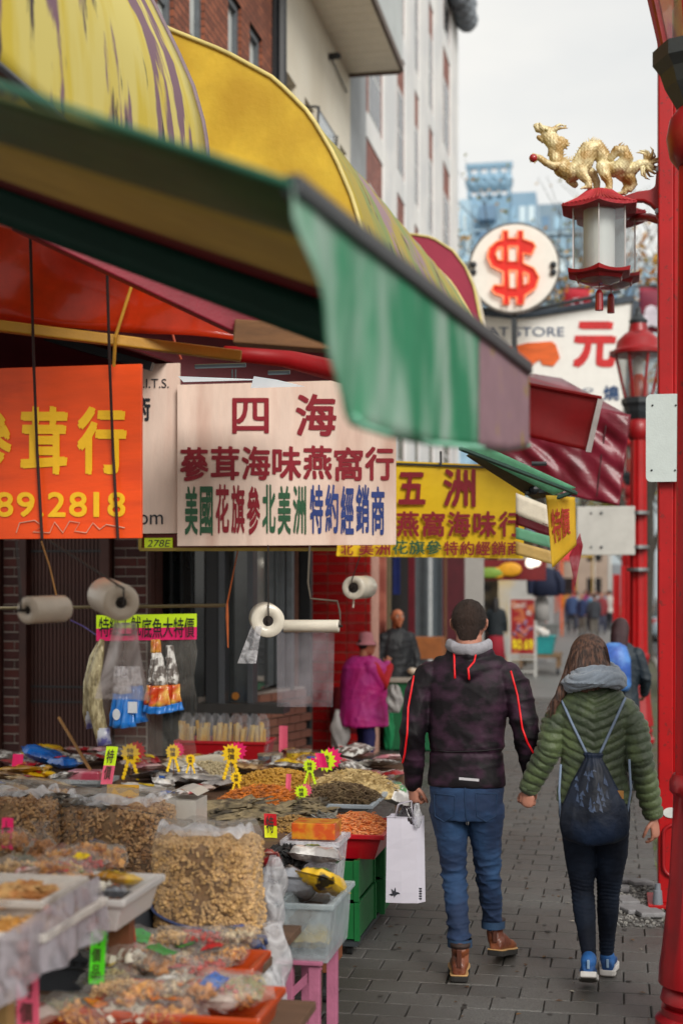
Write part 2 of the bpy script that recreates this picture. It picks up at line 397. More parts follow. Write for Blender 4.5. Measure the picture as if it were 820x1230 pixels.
M_farwalk = mat('far_paving', '6c6c6b', .5, var=.12, scale=1.5, bump=.2, bscale=30)
mb.build('far_pavement', M_farwalk, sidewalk)
mb = MB(); mb.box((.27, -6, -1.2), (.95, 400, -.025)); M_bed = mat('bed_soil', '58524a', .9, var=.35, scale=25, bump=.8, bscale=80, col2='4a5232', mixs=3)
tag(mb.build('planting_strip', M_bed), kind='structure')
mb = MB(); mb.box((.95, -6, -1.2), (1.1, 400, .0)); tag(mb.build('kerb', M_kerb, bevel=.012), kind='structure')
mb = MB(); mb.box((1.1, -6, -1.4), (11.5, 400, -.13)); tag(mb.build('road', M_road), kind='structure')
mb = MB(); mb.box((11.5, -6, -1.2), (60, 400, 0.0)); tag(mb.build('far_sidewalk', M_farwalk), kind='structure')
mb = MB(); mb.box((6.2, -6, -.13), (6.32, 400, -.126)); tag(mb.build('road_marking', mat('road_paint', 'b79a34', .6)), kind='structure')
mb = MB(); mb.box((-500, 400, -1.5), (500, 2500, -.2)); mb.box((-500, -200, -1.6), (-60, 400, -.25)); mb.box((60, -200, -1.6), (500, 400, -.25)); mb.box((-60, -200, -1.6), (60, -6, -.25))
tag(mb.build('ground', M_farwalk), kind='structure')
# gravel and broken setts around the post foot
M_grav = [mat('pebble_'+a, c, .8, var=.3, scale=30, bump=.3) for a, c in (('a', '6b6a68'), ('b', '8b8984'), ('c', '4a4846'))]
g = MB()
for i in range(2600):
    x = random.uniform(-.02, .9); y = random.choice([random.uniform(7.85, 9.05), random.uniform(6.2, 10.5)])
    if x < .29 and not 7.9 < y < 8.95: continue
    r = random.uniform(.006, .015); g.cur = random.randrange(3)
    g.ball((x, y, r*.4 - (.022 if x > .27 else -.001)), r, 5, 3, (1, random.uniform(.7, 1), .7))
o = g.build('gravel', M_grav); tag(o, kind='stuff')
M_sett = mat('sett', '79787a', .8, var=.2, scale=20, bump=.5)
for i, (px, py) in enumerate([(741, 1070), (751, 1085), (738, 1092), (768, 1063), (763, 1096), (779, 1100), (745, 1060)]):
    p = PZ(px, py, 0); m = MB(); w = random.uniform(.05, .09); d = random.uniform(.05, .1)
    m.box((-w, -d, 0), (w, d, .028)); o = m.build('sett', M_sett, bevel=.008); o.location = (p.x, p.y, .004); o.rotation_euler = (0, .03, random.uniform(-.5, .5))
    o.parent = sidewalk
lv = MB(); rl = random.Random(77)
for i in range(320):
    x = rl.uniform(-1.6, .9); y = rl.uniform(6, 17); a = rl.uniform(0, 6.3); s = rl.uniform(.006, .022); c_, d_ = math.cos(a)*s, math.sin(a)*s; lv.cur = rl.randrange(3)
    lv.add([(x-c_, y-d_, .003), (x+d_*.6, y-c_*.6, .006), (x+c_, y+d_, .004), (x-d_*.5, y+c_*.5, .008)], [(0, 1, 2, 3)])
o = lv.build('fallen_leaves', [mat('leaf_litter_'+a, c, .7, var=.3, bump=0) for a, c in (('a', '6b4a1e'), ('b', '8a8478'), ('c', '4a3018'))]); tag(o, kind='stuff')
M_gum = mat('gum_spot', '35322f', .6)
for i in range(60):
    gm = MB(); x = rl.uniform(-1.2, .2); y = rl.uniform(6, 13); gm.tube([(x, y, .0028), (x, y, .0038)], rl.uniform(.006, .016), 9); gs = gm.build('gum_spot', M_gum, sidewalk)
w = MB()
for i in range(700):
    x = random.choice([random.uniform(.26, .36), random.uniform(.3, .9)]); y = random.uniform(6.3, 26); h = random.uniform(.015, .05)
    a = random.uniform(0, 6.28); dx, dy = .004*math.cos(a), .004*math.sin(a); lx, ly = random.uniform(-.02, .02), random.uniform(-.02, .02)
    w.add([(x-dx, y-dy, -.02), (x+dx, y+dy, -.02), (x+lx, y+ly, h)], [(0, 1, 2)])
o = w.build('weeds', mat('weed', '5c6b35', .7, var=.4, scale=5)); tag(o, kind='stuff')
# ------------------------------------------------------------------ upper facades on the plane X = XF
XF = -4.0
def brickmat(name, c1, c2, mortar, sx=.22, sy=.075, plane='YZ', bump=.5):
    m = bpy.data.materials.new(name); m.use_nodes = True; t = m.node_tree; N = t.nodes.new; Lk = t.links.new; b = t.nodes['Principled BSDF']
    g = N('ShaderNodeNewGeometry'); s = N('ShaderNodeSeparateXYZ'); c = N('ShaderNodeCombineXYZ'); Lk(g.outputs['Position'], s.inputs[0])
    Lk(s.outputs[1 if plane == 'YZ' else 0], c.inputs[0]); Lk(s.outputs[2], c.inputs[1])
    br = N('ShaderNodeTexBrick'); br.inputs['Scale'].default_value = 1; br.inputs['Brick Width'].default_value = sx; br.inputs['Row Height'].default_value = sy
    br.inputs['Mortar Size'].default_value = .007; br.inputs['Color1'].default_value = (*lin(c1), 1); br.inputs['Color2'].default_value = (*lin(c2), 1); br.inputs['Mortar'].default_value = (*lin(mortar), 1)
    br.inputs['Mortar Smooth'].default_value = .2; Lk(c.outputs[0], br.inputs['Vector'])
    n = N('ShaderNodeTexNoise'); n.inputs['Scale'].default_value = 3; n.inputs['Detail'].default_value = 6; Lk(g.outputs['Position'], n.inputs['Vector'])
    mr = N('ShaderNodeMapRange'); mr.inputs[3].default_value = .65; mr.inputs[4].default_value = 1.35; Lk(n.outputs['Fac'], mr.inputs[0])
    hv = N('ShaderNodeHueSaturation'); Lk(br.outputs['Color'], hv.inputs['Color']); Lk(mr.outputs[0], hv.inputs['Value']); Lk(hv.outputs[0], b.inputs['Base Color'])
    bp = N('ShaderNodeBump'); bp.inputs['Strength'].default_value = bump; bp.inputs['Distance'].default_value = .02; bp.invert = True; Lk(br.outputs['Fac'], bp.inputs['Height']); Lk(bp.outputs[0], b.inputs['Normal'])
    b.inputs['Roughness'].default_value = .85; return m
M_brickU = brickmat('brown_brick', '99593f', '75412f', '33261f')
M_brickW = brickmat('far_brick', '8f5145', '733c35', 'a08c84')
M_cream = mat('cream_stucco', 'e2dccc', .85, var=.07, scale=1.2, bump=.25, bscale=50, col2='d2cab8', mixs=.6)
M_white = mat('white_painted_stone', 'e0e0de', .8, var=.06, scale=2, bump=.15, col2='d0d2d3', mixs=.8)
M_greyw = mat('grey_stone', '9b9fa2', .8, var=.12, scale=2)  # white end pilaster, its grey shading put into the colour
M_darkwin = mat('dark_pane', '15181c', .15, var=.3, spec=.7)
M_curtain = mat('curtain_pane', 'b9bdbb', .5, var=.25, scale=3, stretch=(1, 6, 1), bump=0)
M_frameg = mat('window_frame', '5a6065', .5)
M_blackp = mat('black_pipe', '1e2024', .5)
def yz(px, py, X=XF): p = PX(px, py, X); return p.y, p.z
def wallx(mb, y0, y1, z0, z1, x=XF, d=.4): return mb.box((x-d, y0, z0), (x, y1, z1))
# brown brick building
yb1 = PX(333, 50, XF).y
bb = thing('brick_building', 'brown brick upper storey with narrow curtained windows above the yellow awning', 'building', (XF, 12, 0))
zt = yz(302, 28)[1]; wh = 1.9
wins = [yz(300, 50)[0], yz(274, 50)[0], yz(228, 30)[0], yz(189, 10)[0]]
wy = [(yz(a, 30)[0], yz(b, 30)[0]) for a, b in ((189, 209), (228, 246), (274, 290), (300, 315))]
mb = MB(); ycur = 5.0
for a, b in wy:
    wallx(mb, ycur, a, 3.2, 12); wallx(mb, a, b, 3.2, zt-wh); wallx(mb, a, b, zt, zt+2.6); wallx(mb, a, b, zt+2.6+wh, 12); ycur = b
    mb.box((XF-.45, a, zt-wh), (XF-.28, b, zt)); 
wallx(mb, ycur, yb1, 3.2, 12)
mb.build('wall', M_brickU, bb)
for a, b in wy:
    for k in (0, 1):
        z0, z1 = zt-wh+k*(2.6+wh), zt+k*(2.6+wh)
        if k: z1 = min(z1, 12)
        f = MB()
        for (p, q) in (((XF-.14, a, z0), (XF-.04, a+.07, z1)), ((XF-.14, b-.07, z0), (XF-.04, b, z1)), ((XF-.14, a+.07, z1-.07), (XF-.04, b-.07, z1)), ((XF-.14, a+.07, z0), (XF-.04, b-.07, z0+.07)), ((XF-.12, a+.07, (z0+z1)/2-.03), (XF-.06, b-.07, (z0+z1)/2+.03))): f.box(p, q)
        fo = f.build('window', M_frameg, bb)
        g = MB(); g.box((XF-.1, a+.07, z0+.07), (XF-.09, b-.07, z1-.07)); g.build('pane', M_curtain, fo)
        s_ = MB(); s_.box((XF-.1, a-.08, z0-.1), (XF+.08, b+.08, z0)); s_.build('sill', mat('brick_sill', '6a4238', .8), fo)
p = MB(); p.tube([(XF+.07, yb1-.1, 3), (XF+.07, yb1-.1, 12)], .07, 8); p.box((XF-.1, yb1-.28, 3), (XF+.04, yb1, 12)); p.build('downpipe', M_blackp, bb)
# cream building
yc1 = PX(420.5, 50, XF).y
cb = thing('cream_building', 'cream rendered building with a boarded soffit bay and small deep windows', 'building', (XF, 20, 0))
cw = [((343, 83), (356, 106)), ((366, 116), (377, 140)), ((408, 172), (416, 200)), ((372, 20), (373, 21))][:3]
mb = MB(); cuts = []
for (a, b), (c, d) in cw:
    y0, z1 = yz(a, b); y1 = yz(c, d)[0]; cuts.append((y0, y1, z1-.85, z1))
cur = yb1
for y0, y1, z0, z1 in cuts:
    wallx(mb, cur, y0, 3, 14); wallx(mb, y0, y1, 3, z0); wallx(mb, y0, y1, z1, 14); cur = y1
wallx(mb, cur, yc1, 3, 14)
mb.build('wall', M_cream, cb)
for y0, y1, z0, z1 in cuts:
    f = MB(); f.box((XF-.4, y0, z0), (XF-.3, y1, z1)); f.box((XF-.3, y0, (z0+z1)/2-.03), (XF-.26, y1, (z0+z1)/2+.03)); f.build('window', M_darkwin, cb)
f = MB(); y0, z0 = yz(380, 172, XF+.5); y1 = yz(402, 178, XF+.5)[0]; z1 = yz(380, 128, XF+.5)[1]
for a, b in (((XF+.5, y0, z0), (XF+.53, y0, z1)), ((XF+.5, y1, z0), (XF+.53, y1, z1)), ((XF+.5, y0, z1), (XF+.5, y1, z1)), ((XF+.5, y0, z0), (XF+.5, y1, z0)), ((XF, y0, z1), (XF+.5, y0, z1)), ((XF, y1, z1), (XF+.5, y1, z1))): f.bar(a, b, .022, .022)
f.build('sign_frame', M_blackp, cb); f = MB(); f.box((XF+.505, y0, z0), (XF+.51, y1, z1)); f.build('frame_panel', glass('frame_glass', (.9, .91, .92), .1), cb)
f = MB(); q = PX(395, 68, XF); f.ball((XF+.12, q.y, q.z), .055, 10, 8, (1, 1.4, .8)); f.tube([(XF, q.y, q.z), (XF+.1, q.y, q.z)], .05); f.tube([(XF+.03, q.y, q.z), (XF+.03, q.y+1.2, q.z-.1)], .012); f.build('flood_lamp', M_blackp, cb)
# projecting bay with boarded soffit
q = PX(419, 88, XF); zs = q.z; ys1 = q.y; xo = P(483, 86, ys1).x; ys0 = 12.0
f = MB(); f.box((xo-.08, ys0, zs+.05), (xo, ys1, 16)); f.box((XF, ys1-.1, zs+.05), (xo-.08, ys1, 16)); f.build('bay_wall', mat('bay_grey', 'b9bfbf', .7, var=.1, scale=1), cb)
f = MB(); f.box((xo-.03, ys0, zs-.03), (xo+.02, ys1+.02, zs+.08)); f.box((XF, ys1, zs-.05), (xo-.03, ys1+.06, zs+.1)); f.build('fascia', mat('fascia_dark', '5a4a40', .6), cb)
nb = 34; bw = (ys1-ys0)/nb
for i in range(nb):
    f = MB(); f.box((XF, ys0+i*bw+.012, zs-.01), (xo-.03, ys0+(i+1)*bw, zs+.03)); f.build('soffit_board', mat('soffit_board', 'f2ead8', .6, var=.06), cb)
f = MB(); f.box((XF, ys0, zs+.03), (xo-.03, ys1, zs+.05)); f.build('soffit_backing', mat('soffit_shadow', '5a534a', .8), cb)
# white pilastered building
wb = thing('pilastered_building', 'tall brick building with white pilasters and white window sills', 'building', (XF, 30, 0))
yw1 = PX(549, 50, XF).y; TOP = 23
pil = [(421, 440), (461, 477), (487, 498), (504, 515), (521, 532), (541, 550)]
for i, (a, b) in enumerate(pil):
    f = MB(); ya, ybb = yz(a, 300)[0], yz(b, 300)[0]; f.box((XF-.5, ya, 2.5), (XF+.0, ybb, TOP)); 
    f.build('pilaster', M_white if i else M_greyw, wb, bevel=.03)
f = MB(); f.box((XF-.9, yc1+.01, 2.5), (XF-.035, yw1, TOP)); f.build('wall', M_brickW, wb)
for i in range(5):
    ya, ybb = yz(pil[i][1], 300)[0], yz(pil[i+1][0], 300)[0]
    for k in range(7):
        z0 = 4.2+k*2.75+(.0)
        f = MB(); f.box((XF-.2, ya, z0-.42), (XF-.012, ybb, z0)); f.build('sill', M_white, wb, bevel=.01)
        hw = ybb-ya; y0 = ya+hw*.22; y1 = ybb-hw*.1
        f = MB(); f.box((XF-.2, y0, z0), (XF-.03, y1, z0+1.65)); wo = f.build('window', mat('far_frame', 'c7c9c9', .6), wb)
        f = MB(); f.box((XF-.1, y0+.07, z0+.08), (XF-.026, y1-.07, z0+.8)); f.box((XF-.1, y0+.07, z0+.87), (XF-.026, y1-.07, z0+1.57)); f.build('pane', M_darkwin, wo)
# cornice bracket at the far corner
q = PX(546, 12, XF); f = MB(); f.box((XF-.5, q.y-1.6, q.z-.3), (XF+.35, q.y+.3, q.z+2.6))
for k in range(7): f.ball((XF+.28, q.y-1.4+k*.27, q.z-.2+.3*(k % 2)), .3, 8, 6)
f.build('cornice_bracket', mat('carved_stone', '787f86', .9, var=.3, scale=4, bump=.8, bscale=8), wb)
# building mass beyond to the end of the street
f = MB(); f.box((XF-1, yw1+.05, 0), (XF-.2, 200, 4.5))
top(f, 'far_shop_row', mat('far_shops', '8c7f78', .8, var=.4, scale=.5, col2='b0492f', mixs=.3), 'long low row of shop fronts fading off past the pilastered building', 'building')
# ------------------------------------------------------------------ far blue towers, some distance haze mixed into their colours
def tower(label, px0, px1, pyt, Y, col, col2, step=None, depth=18, name='apartment_tower'):
    a = P(px0, pyt, Y); b = P(px1, pyt, Y); t = thing(name, label, 'building', ((a.x+b.x)/2, Y, 0))
    m = MB(); m.box((a.x, Y, 0), (b.x, Y+depth, a.z)); m.build('wall', mat('tower_'+name+str(px0), col, .4, var=.12, scale=.15, bump=0, col2=col2, mixs=.08), t)
    fh = 3.0; n = int((a.z-P(600, 560, Y).z)/fh); w = b.x-a.x; nw = max(3, int(w/2.6))
    wm = mat('tower_pane', '92b2c6', .15, var=.3, scale=.3, bump=0); wd = mat('tower_pane_dark', '62809a', .2, var=.3, scale=.3, bump=0); wl = mat('tower_pane_light', 'cfe0e6', .2, bump=0)
    for k in range(n):
        z = a.z-1.2-fh*(k+1)+.6
        for i in range(nw):
            x = a.x+w*(i+.15)/nw; f = MB(); f.box((x, Y-.12, z), (x+w*.7/nw, Y-.02, z+1.9)); f.build('window', random.choice([wm, wd, wl, wm]), t)
        f = MB(); f.box((a.x-.1, Y-.5, z-.75), (b.x+.1, Y, z-.55)); f.build('floor_slab', mat('tower_slab', 'a9c0cc', .6, bump=0), t)
    return t, a, b
YT = 170
t1, a, b = tower('pale blue apartment tower with an arched crown above the dollar sign', 563, 611, 236, YT, '6d93ae', '88a9c0')
for i in range(4):                                           # arched crown frame
    x0 = a.x+(b.x-a.x)*i/4; x1 = a.x+(b.x-a.x)*(i+1)/4; zc = a.z+1.6; f = MB(); r = (x1-x0)/2*.72; pts = []
    for k in range(13): an = math.pi*2*k/12; pts.append(((x0+x1)/2+r*math.cos(an), YT+.3, zc+r*math.sin(an)))
    f.tube(pts, .75, 6, cap=False); f.bar((x0, YT+.3, a.z-.4), (x0, YT+.3, a.z+3.5), .45, .6); f.build('crown_arch', mat('tower_crown', '7d9fb6', .5, bump=0), t1)
f = MB(); f.bar((a.x-.4, YT+.3, a.z+3.6), (b.x+.4, YT+.3, a.z+3.6), .8, .6); f.bar((b.x, YT+.3, a.z-.4), (b.x, YT+.3, a.z+3.5), .45, .6); f.build('crown_beam', mat('tower_crown', '7d9fb6', .5, bump=0), t1)
for k in range(8):
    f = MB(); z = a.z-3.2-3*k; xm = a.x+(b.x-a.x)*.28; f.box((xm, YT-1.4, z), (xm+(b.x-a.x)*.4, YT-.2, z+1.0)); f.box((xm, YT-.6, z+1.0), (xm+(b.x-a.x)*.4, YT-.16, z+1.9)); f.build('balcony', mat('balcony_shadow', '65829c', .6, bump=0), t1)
tower('lower blue wing of the tower reaching towards the lantern', 611, 643, 232, YT+3, '7799b2', '8facc0')
tower('blue glass block just beyond the white pilastered building', 551, 564, 240, YT-6, '93b5cb', 'a3bfd0')
tower('broad slate blue block behind the bare branches', 643, 700, 246, YT+30, '6f8798', '8296a4')
tower('low slate block behind the red lantern post', 700, 812, 312, YT+60, 'a3afb6', 'adb7bc')
# ------------------------------------------------------------------ street trees
M_bark = mat('bark', '3b3630', .9, var=.3, scale=10, bump=.5)
def tree(px, Y, h, label, seed, leafc, nleaf=260, spread=1.0):
    rnd = random.Random(seed); x = P(px, 705, Y).x; t = thing('street_tree', label, 'tree', (x, Y, 0), 'bare street trees with last leaves')
    m = MB(); tips = []
    def branch(p, d, L, r, lev):
        pts = [p]; rr = [r]; q = p; dd = d.copy()
        for i in range(4):
            dj = .06 if lev == 0 else .25; dd = (dd+Vector((rnd.uniform(-dj, dj), rnd.uniform(-dj, dj), rnd.uniform(-.05, .22)))).normalized(); q = q+dd*L/4; pts.append(q); rr.append(r*(1-.1*(i+1)))
        m.tube(pts, rr, 6 if lev < 2 else 4, cap=False)
        if lev >= 4: tips.extend(pts[1:]); return
        if lev >= 3: tips.extend(pts[2:])
        for k in range((5, 4, 4, 3)[lev]):
            a = k*1.57+rnd.uniform(0, 1.2); e = rnd.uniform(.4, 1.0); nd = (dd+Vector((math.cos(a)*e*spread, math.sin(a)*e*spread, rnd.uniform(-.1, .35)))).normalized()
            branch(pts[rnd.choice((2, 3, 4))], nd, L*rnd.uniform(.58, .8), rr[-1]*.74, lev+1)
    branch(Vector((x, Y, 0)), Vector((0, 0, 1)), h*.34, h*.014, 0)
    m.build('trunk', M_bark, t)
    for ci, c in enumerate(leafc):
        lf = MB()
        for i in range(nleaf):
            p = rnd.choice(tips)+Vector((rnd.gauss(0, .18), rnd.gauss(0, .18), rnd.gauss(0, .15))); s = rnd.uniform(.06, .15)
            a = Vector((rnd.gauss(0, 1), rnd.gauss(0, 1), rnd.gauss(0, 1))).normalized(); b2 = a.orthogonal().normalized(); c2 = a.cross(b2)
            lf.add([p-b2*s, p-c2*s*.5, p+b2*s, p+c2*s*.5], [(0, 1, 2, 3)])
        lf.build('crown', mat('leaf_'+c, c, .6, var=.35, scale=2, trans=.35, bump=0), t)
tree(628, 48, 19, 'bare grey branched tree rising behind the hanging lanterns', 3, ['b88c2c', '7d7a3a'], 420, 1.2)
tree(774, 36, 15, 'thin tree with scattered golden leaves beside the square red post', 5, ['c08f2a', 'b3762a'], 520)
tree(650, 78, 24, 'distant leafless tree behind the dollar sign', 8, ['8b7b40'], 300)
tree(812, 60, 12.5, 'far tree with yellow green foliage beyond the parked cars', 11, ['8b9440', 'a8953a', '6f7f3a'], 1500)
tree(752, 85, 12, 'far yellowing tree at the end of the sidewalk', 14, ['9a9440', 'b08a3a', '737d44'], 1200)
tree(660, 90, 10, 'far low tree with dull green foliage over the crowd', 15, ['9a8f50', '7f8450'], 1400)
# overhead wire
f = MB(); p0 = P(420, 88, 30); p1 = P(660, 325, 60); pts = [p0.lerp(p1, i/16)-Vector((0, 0, .7*math.sin(math.pi*i/16))) for i in range(17)]; f.tube(pts, .014, 5)
top(f, 'overhead_wire', M_blackp, 'thin sagging wire crossing the sky from the soffit bay', 'wire')
# ------------------------------------------------------------------ red street furniture
M_red = mat('red_enamel', '930711', .42, var=.15, scale=5, bump=.08, coat=.08, bscale=15, col2='5e0a10', mixs=5, ramp=(.52, .75))
M_redd = mat('dark_red_enamel', '8f0d18', .35, var=.15, scale=6, bump=.05, coat=.3)
M_redb = mat('bright_red_paint', 'a4050c', .45, var=.15, scale=4, bump=.06, coat=.06, spec=.35, col2='7d1a18', mixs=40, ramp=(.62, .66))
M_dark = mat('dark_iron', '2a2f33', .5, var=.2, bump=.1)
M_steel = mat('steel', '8b8e90', .35, metal=.8)
M_gold = mat('gold_paint', 'ead9ac', .4, metal=.12, var=.3, scale=14, bump=.5, bscale=60, col2='a98850', mixs=10)
M_tubew = mat('milky_tube', 'dfe3df', .4, var=.03, bump=0)
M_lgl = glass('lantern_glass', (.93, .94, .94), .16)
def lamp_post():
    t = thing('lamp_post', 'x', 'street lamp', (0, 0, 0), 'red iron lamp posts along the kerb')
    n = 40
    def flut(rows):       # fluted rings
        R = []
        for r, z, fl in rows:
            R.append([((r*(1-fl*(.5+.5*math.cos(10*2*math.pi*k/n))))*math.cos(2*math.pi*k/n), (r*(1-fl*(.5+.5*math.cos(10*2*math.pi*k/n))))*math.sin(2*math.pi*k/n), z) for k in range(n)])
        return R
    b = MB(); b.loft(flut([(.19, 0, 0), (.19, .05, 0), (.165, .07, 0), (.165, .1, 0)])); b.build('base_plate', M_redd, t, auto=.6)
    b = MB(); b.loft(flut([(.145, .1, 0), (.17, .13, 0), (.16, .17, 0), (.135, .19, 0), (.178, .2, .0), (.18, .26, .05), (.168, .34, .08), (.138, .62, .1), (.125, .85, .1), (.12, .98, .08), (.132, 1.0, 0), (.132, 1.04, 0), (.116, 1.07, 0)])); b.build('fluted_base', M_red, t, auto=.7)
    b = MB(); b.loft(flut([(.112, 1.06, .12), (.105, 2.4, .12), (.098, 3.62, .12)])); b.build('shaft', M_redb, t, auto=.9)
    b = MB(); b.lathe(0, 0, [(.1, 3.6), (.13, 3.64), (.145, 3.72), (.13, 3.8), (.1, 3.84)]); b.build('collar', M_red, t, auto=.7)
    b = MB(); b.lathe(0, 0, [(.1, 3.84), (.15, 3.93), (.17, 3.99), (.2, 4.03), (.2, 4.09), (.17, 4.1)], 8); b.build('lantern_seat', M_dark, t)
    # tapered eight sided lantern: wider at the top
    z0, z1, r0, r1 = 4.1, 4.62, .165, .285; k8 = [math.pi/8+math.pi/4*k for k in range(8)]
    g = MB()
    for k in range(8):
        a, c = k8[k], k8[(k+1) % 8]
        g.add([(r0*math.cos(a), r0*math.sin(a), z0), (r0*math.cos(c), r0*math.sin(c), z0), (r1*math.cos(c), r1*math.sin(c), z1), (r1*math.cos(a), r1*math.sin(a), z1)], [(0, 1, 2, 3)])
    g.build('lantern_glass', M_lgl, t)
    for k in range(8):
        a = k8[k]; g = MB(); g.bar((r0*math.cos(a), r0*math.sin(a), z0), (r1*math.cos(a), r1*math.sin(a), z1), .024, .024); g.build('glazing_bar', M_red, t)
    g = MB(); g.lathe(0, 0, [(r1+.05, z1-.01), (r1+.055, z1+.03), (r1+.01, z1+.05), (r1-.02, z1+.08), (.25, z1+.16), (.17, z1+.24), (.12, z1+.27), (.1, z1+.36), (.02, z1+.37)], 24); g.build('lantern_cap', M_red, t, auto=.7)
    g = MB(); g.lathe(0, 0, [(.1, z1+.36), (.11, z1+.4), (.06, z1+.45), (.03, z1+.5), (.035, z1+.53), (.01, z1+.57)], 16); g.build('finial', M_dark, t, auto=.7)
    g = MB(); g.lathe(0, 0, [(.12, z0), (.12, z0+.16), (.07, z0+.24), (.055, z0+.28)], 16); g.build('lamp_holder', mat('amber_shade', 'b03a14', .3, coat=.3), t, auto=.7)
    g = MB(); g.lathe(0, 0, [(.05, z0+.28), (.07, z0+.34), (.06, z0+.46), (.02, z0+.5)], 16); g.build('bulb', mat('frosted_bulb', 'd9dad4', .3, bump=0), t, auto=.7)
    return t
lp = lamp_post()
def lpz(px, Y): return P(px, 705, Y).x
lp.location = (lpz(842, 6.1), 6.1, 0); lp['label'] = 'nearest red lamp post, its flared foot and lantern cut by the picture edge'
lp3 = copy_tree(lp, (lpz(766, 17.3), 17.3, 0), 'red fluted lamp post carrying the clamped grey sign plate')
copy_tree(lp, (lpz(757, 28.5), 28.5, 0), 'distant red lamp post seen just left of the post with the grey plate')
copy_tree(lp, (lpz(750, 41), 41, 0), 'farthest red lamp post, beyond the woman with the blue backpack')
# square red post with hoop plate
YP = 8.43
x0 = P(790, 700, YP).x
def square_post(x0, Y, h, w=.22, name='square_post', label='', group='square red steel posts', full=True):
    t = thing(name, label, 'post', (x0+w/2, Y+w/2, 0), group)
    m = MB(); m.box((x0, Y, .02), (x0+.085, Y+w, h)); m.box((x0+.085, Y+.025, .02), (x0+w-.06, Y+w-.02, h)); m.box((x0+w-.06, Y, .02), (x0+w, Y+w, h)); m.build('column', M_redb, t, bevel=.008)
    if full:
        m = MB(); m.box((x0-.06, Y-.07, 0), (x0+w+.06, Y+w+.06, .022)); m.build('base_plate', M_redb, t, bevel=.004)
    return t
sp = square_post(x0, YP, 6.2, label='tall square red post holding the dragon lantern and a blank white plate')
# hoop plate low on the post
m = MB(); z0, z1 = P(800, 1052, YP).z, P(800, 990, YP).z; cx = x0+.09; r = .062
pts = [(cx-r, z0+r)]
poly = [(cx+r*math.cos(a), z0+r+r*math.sin(a)) for a in [math.pi+math.pi*k/10 for k in range(11)]]+[(cx+r*math.cos(a), z1-r+r*math.sin(a)) for a in [math.pi*k/10 for k in range(11)]]
m.tube([(p[0], YP-.014, p[1]) for p in poly]+[(poly[0][0], YP-.014, poly[0][1])], .011, 8, cap=False); m.build('hoop', M_red, sp, smooth=True)
m = MB(); m.prism([(cx+(p[0]-cx)*.82, p[1]) for p in poly], lambda u, v: (u, YP-.008, v), lambda u, v: (u, YP, v)); m.build('hoop_plate', M_redb, sp)
for pz in (z0+.03, z1-.03):
    m = MB(); m.ball((cx+.01, YP-.02, pz), .013, 10, 6); m.build('bolt', M_steel, sp, smooth=True)
m = MB(); q = P(805, 976, YP); m.tube([(q.x, YP-.008, q.z), (q.x, YP, q.z)], .03, 20, 1.5, ref=(1, 0, 0)); 
m.build('oval_badge', mat('badge_white', 'c9ccca', .4), sp)
m = MB(); q = PZ(787, 1078, .02); m.lathe(q.x+.005, YP-.035, [(.03, .022), (.024, .1), (.018, .105), (.016, .14), (.0, .142)], 16); m.build('bolt_cap', mat('grey_plastic', '6b7078', .5), sp, auto=.6)
# white blank plate bolted at an angle to the post
a = P(775, 579, YP-.05); b = P(813, 473, YP-.05)
m = MB(); rr = .03; w_, h_ = b.x-a.x+.04, b.z-a.z; poly = []
for (cx_, cz_, s0) in ((a.x+rr, b.z-rr, math.pi/2), (a.x+rr, a.z+rr, math.pi), (a.x+w_-.003, a.z+.003, 1.5*math.pi), (a.x+w_-.003, b.z-.003, 0)):
    r_ = rr if cx_ < a.x+.1 else .003
    for k in range(6): an = s0+math.pi/2*k/5; poly.append((cx_+r_*math.cos(an), cz_+r_*math.sin(an)))
m.prism(poly, lambda u, v: (u, YP-.055, v), lambda u, v: (u, YP-.045, v))
pl = m.build('blank_plate', mat('plate_white', 'bcc6c4', .5, var=.06), sp)
m = MB()
for px, py in ((783, 487), (811, 487), (782, 565), (810, 565)): q = P(px, py, YP-.05); m.ball((q.x, YP-.058, q.z), .006, 8, 5)
m.build('bolt', M_dark, pl)
# bracket arm for the lantern
def dpt(px, py, dy=0): return P(px, py, YP+.1+dy)
br = MB()
prof = [(801, 196), (793, 196), (788, 200), (786, 225), (780, 229), (765, 231), (750, 236), (742, 242), (742, 249), (760, 243), (772, 243), (780, 247), (786, 253), (788, 262), (794, 270), (803, 268)]
q0 = dpt(700, 240)
br.prism(prof, lambda u, v: dpt(u, v)+Vector((0, -.03, 0)), lambda u, v: dpt(u, v)+Vector((0, .03, 0)))
br.build('bracket', M_red, sp, bevel=.012)
m = MB()
for px, py in ((789.5, 206), (788.5, 256)): q = dpt(px, py); m.tube([(q.x, q.y-.055, q.z), (q.x, q.y-.02, q.z)], .015, 10)
m.build('bolt', M_steel, sp)
# second arm behind holding the other lantern
m = MB(); qa = P(760, 262, YP+.75); qb = P(800, 268, YP+.2)
m.tube([qb, qb.lerp(qa, .5)+Vector((0, 0, .02)), qa], .025, 8); m.build('rear_arm', M_red, sp, smooth=True)
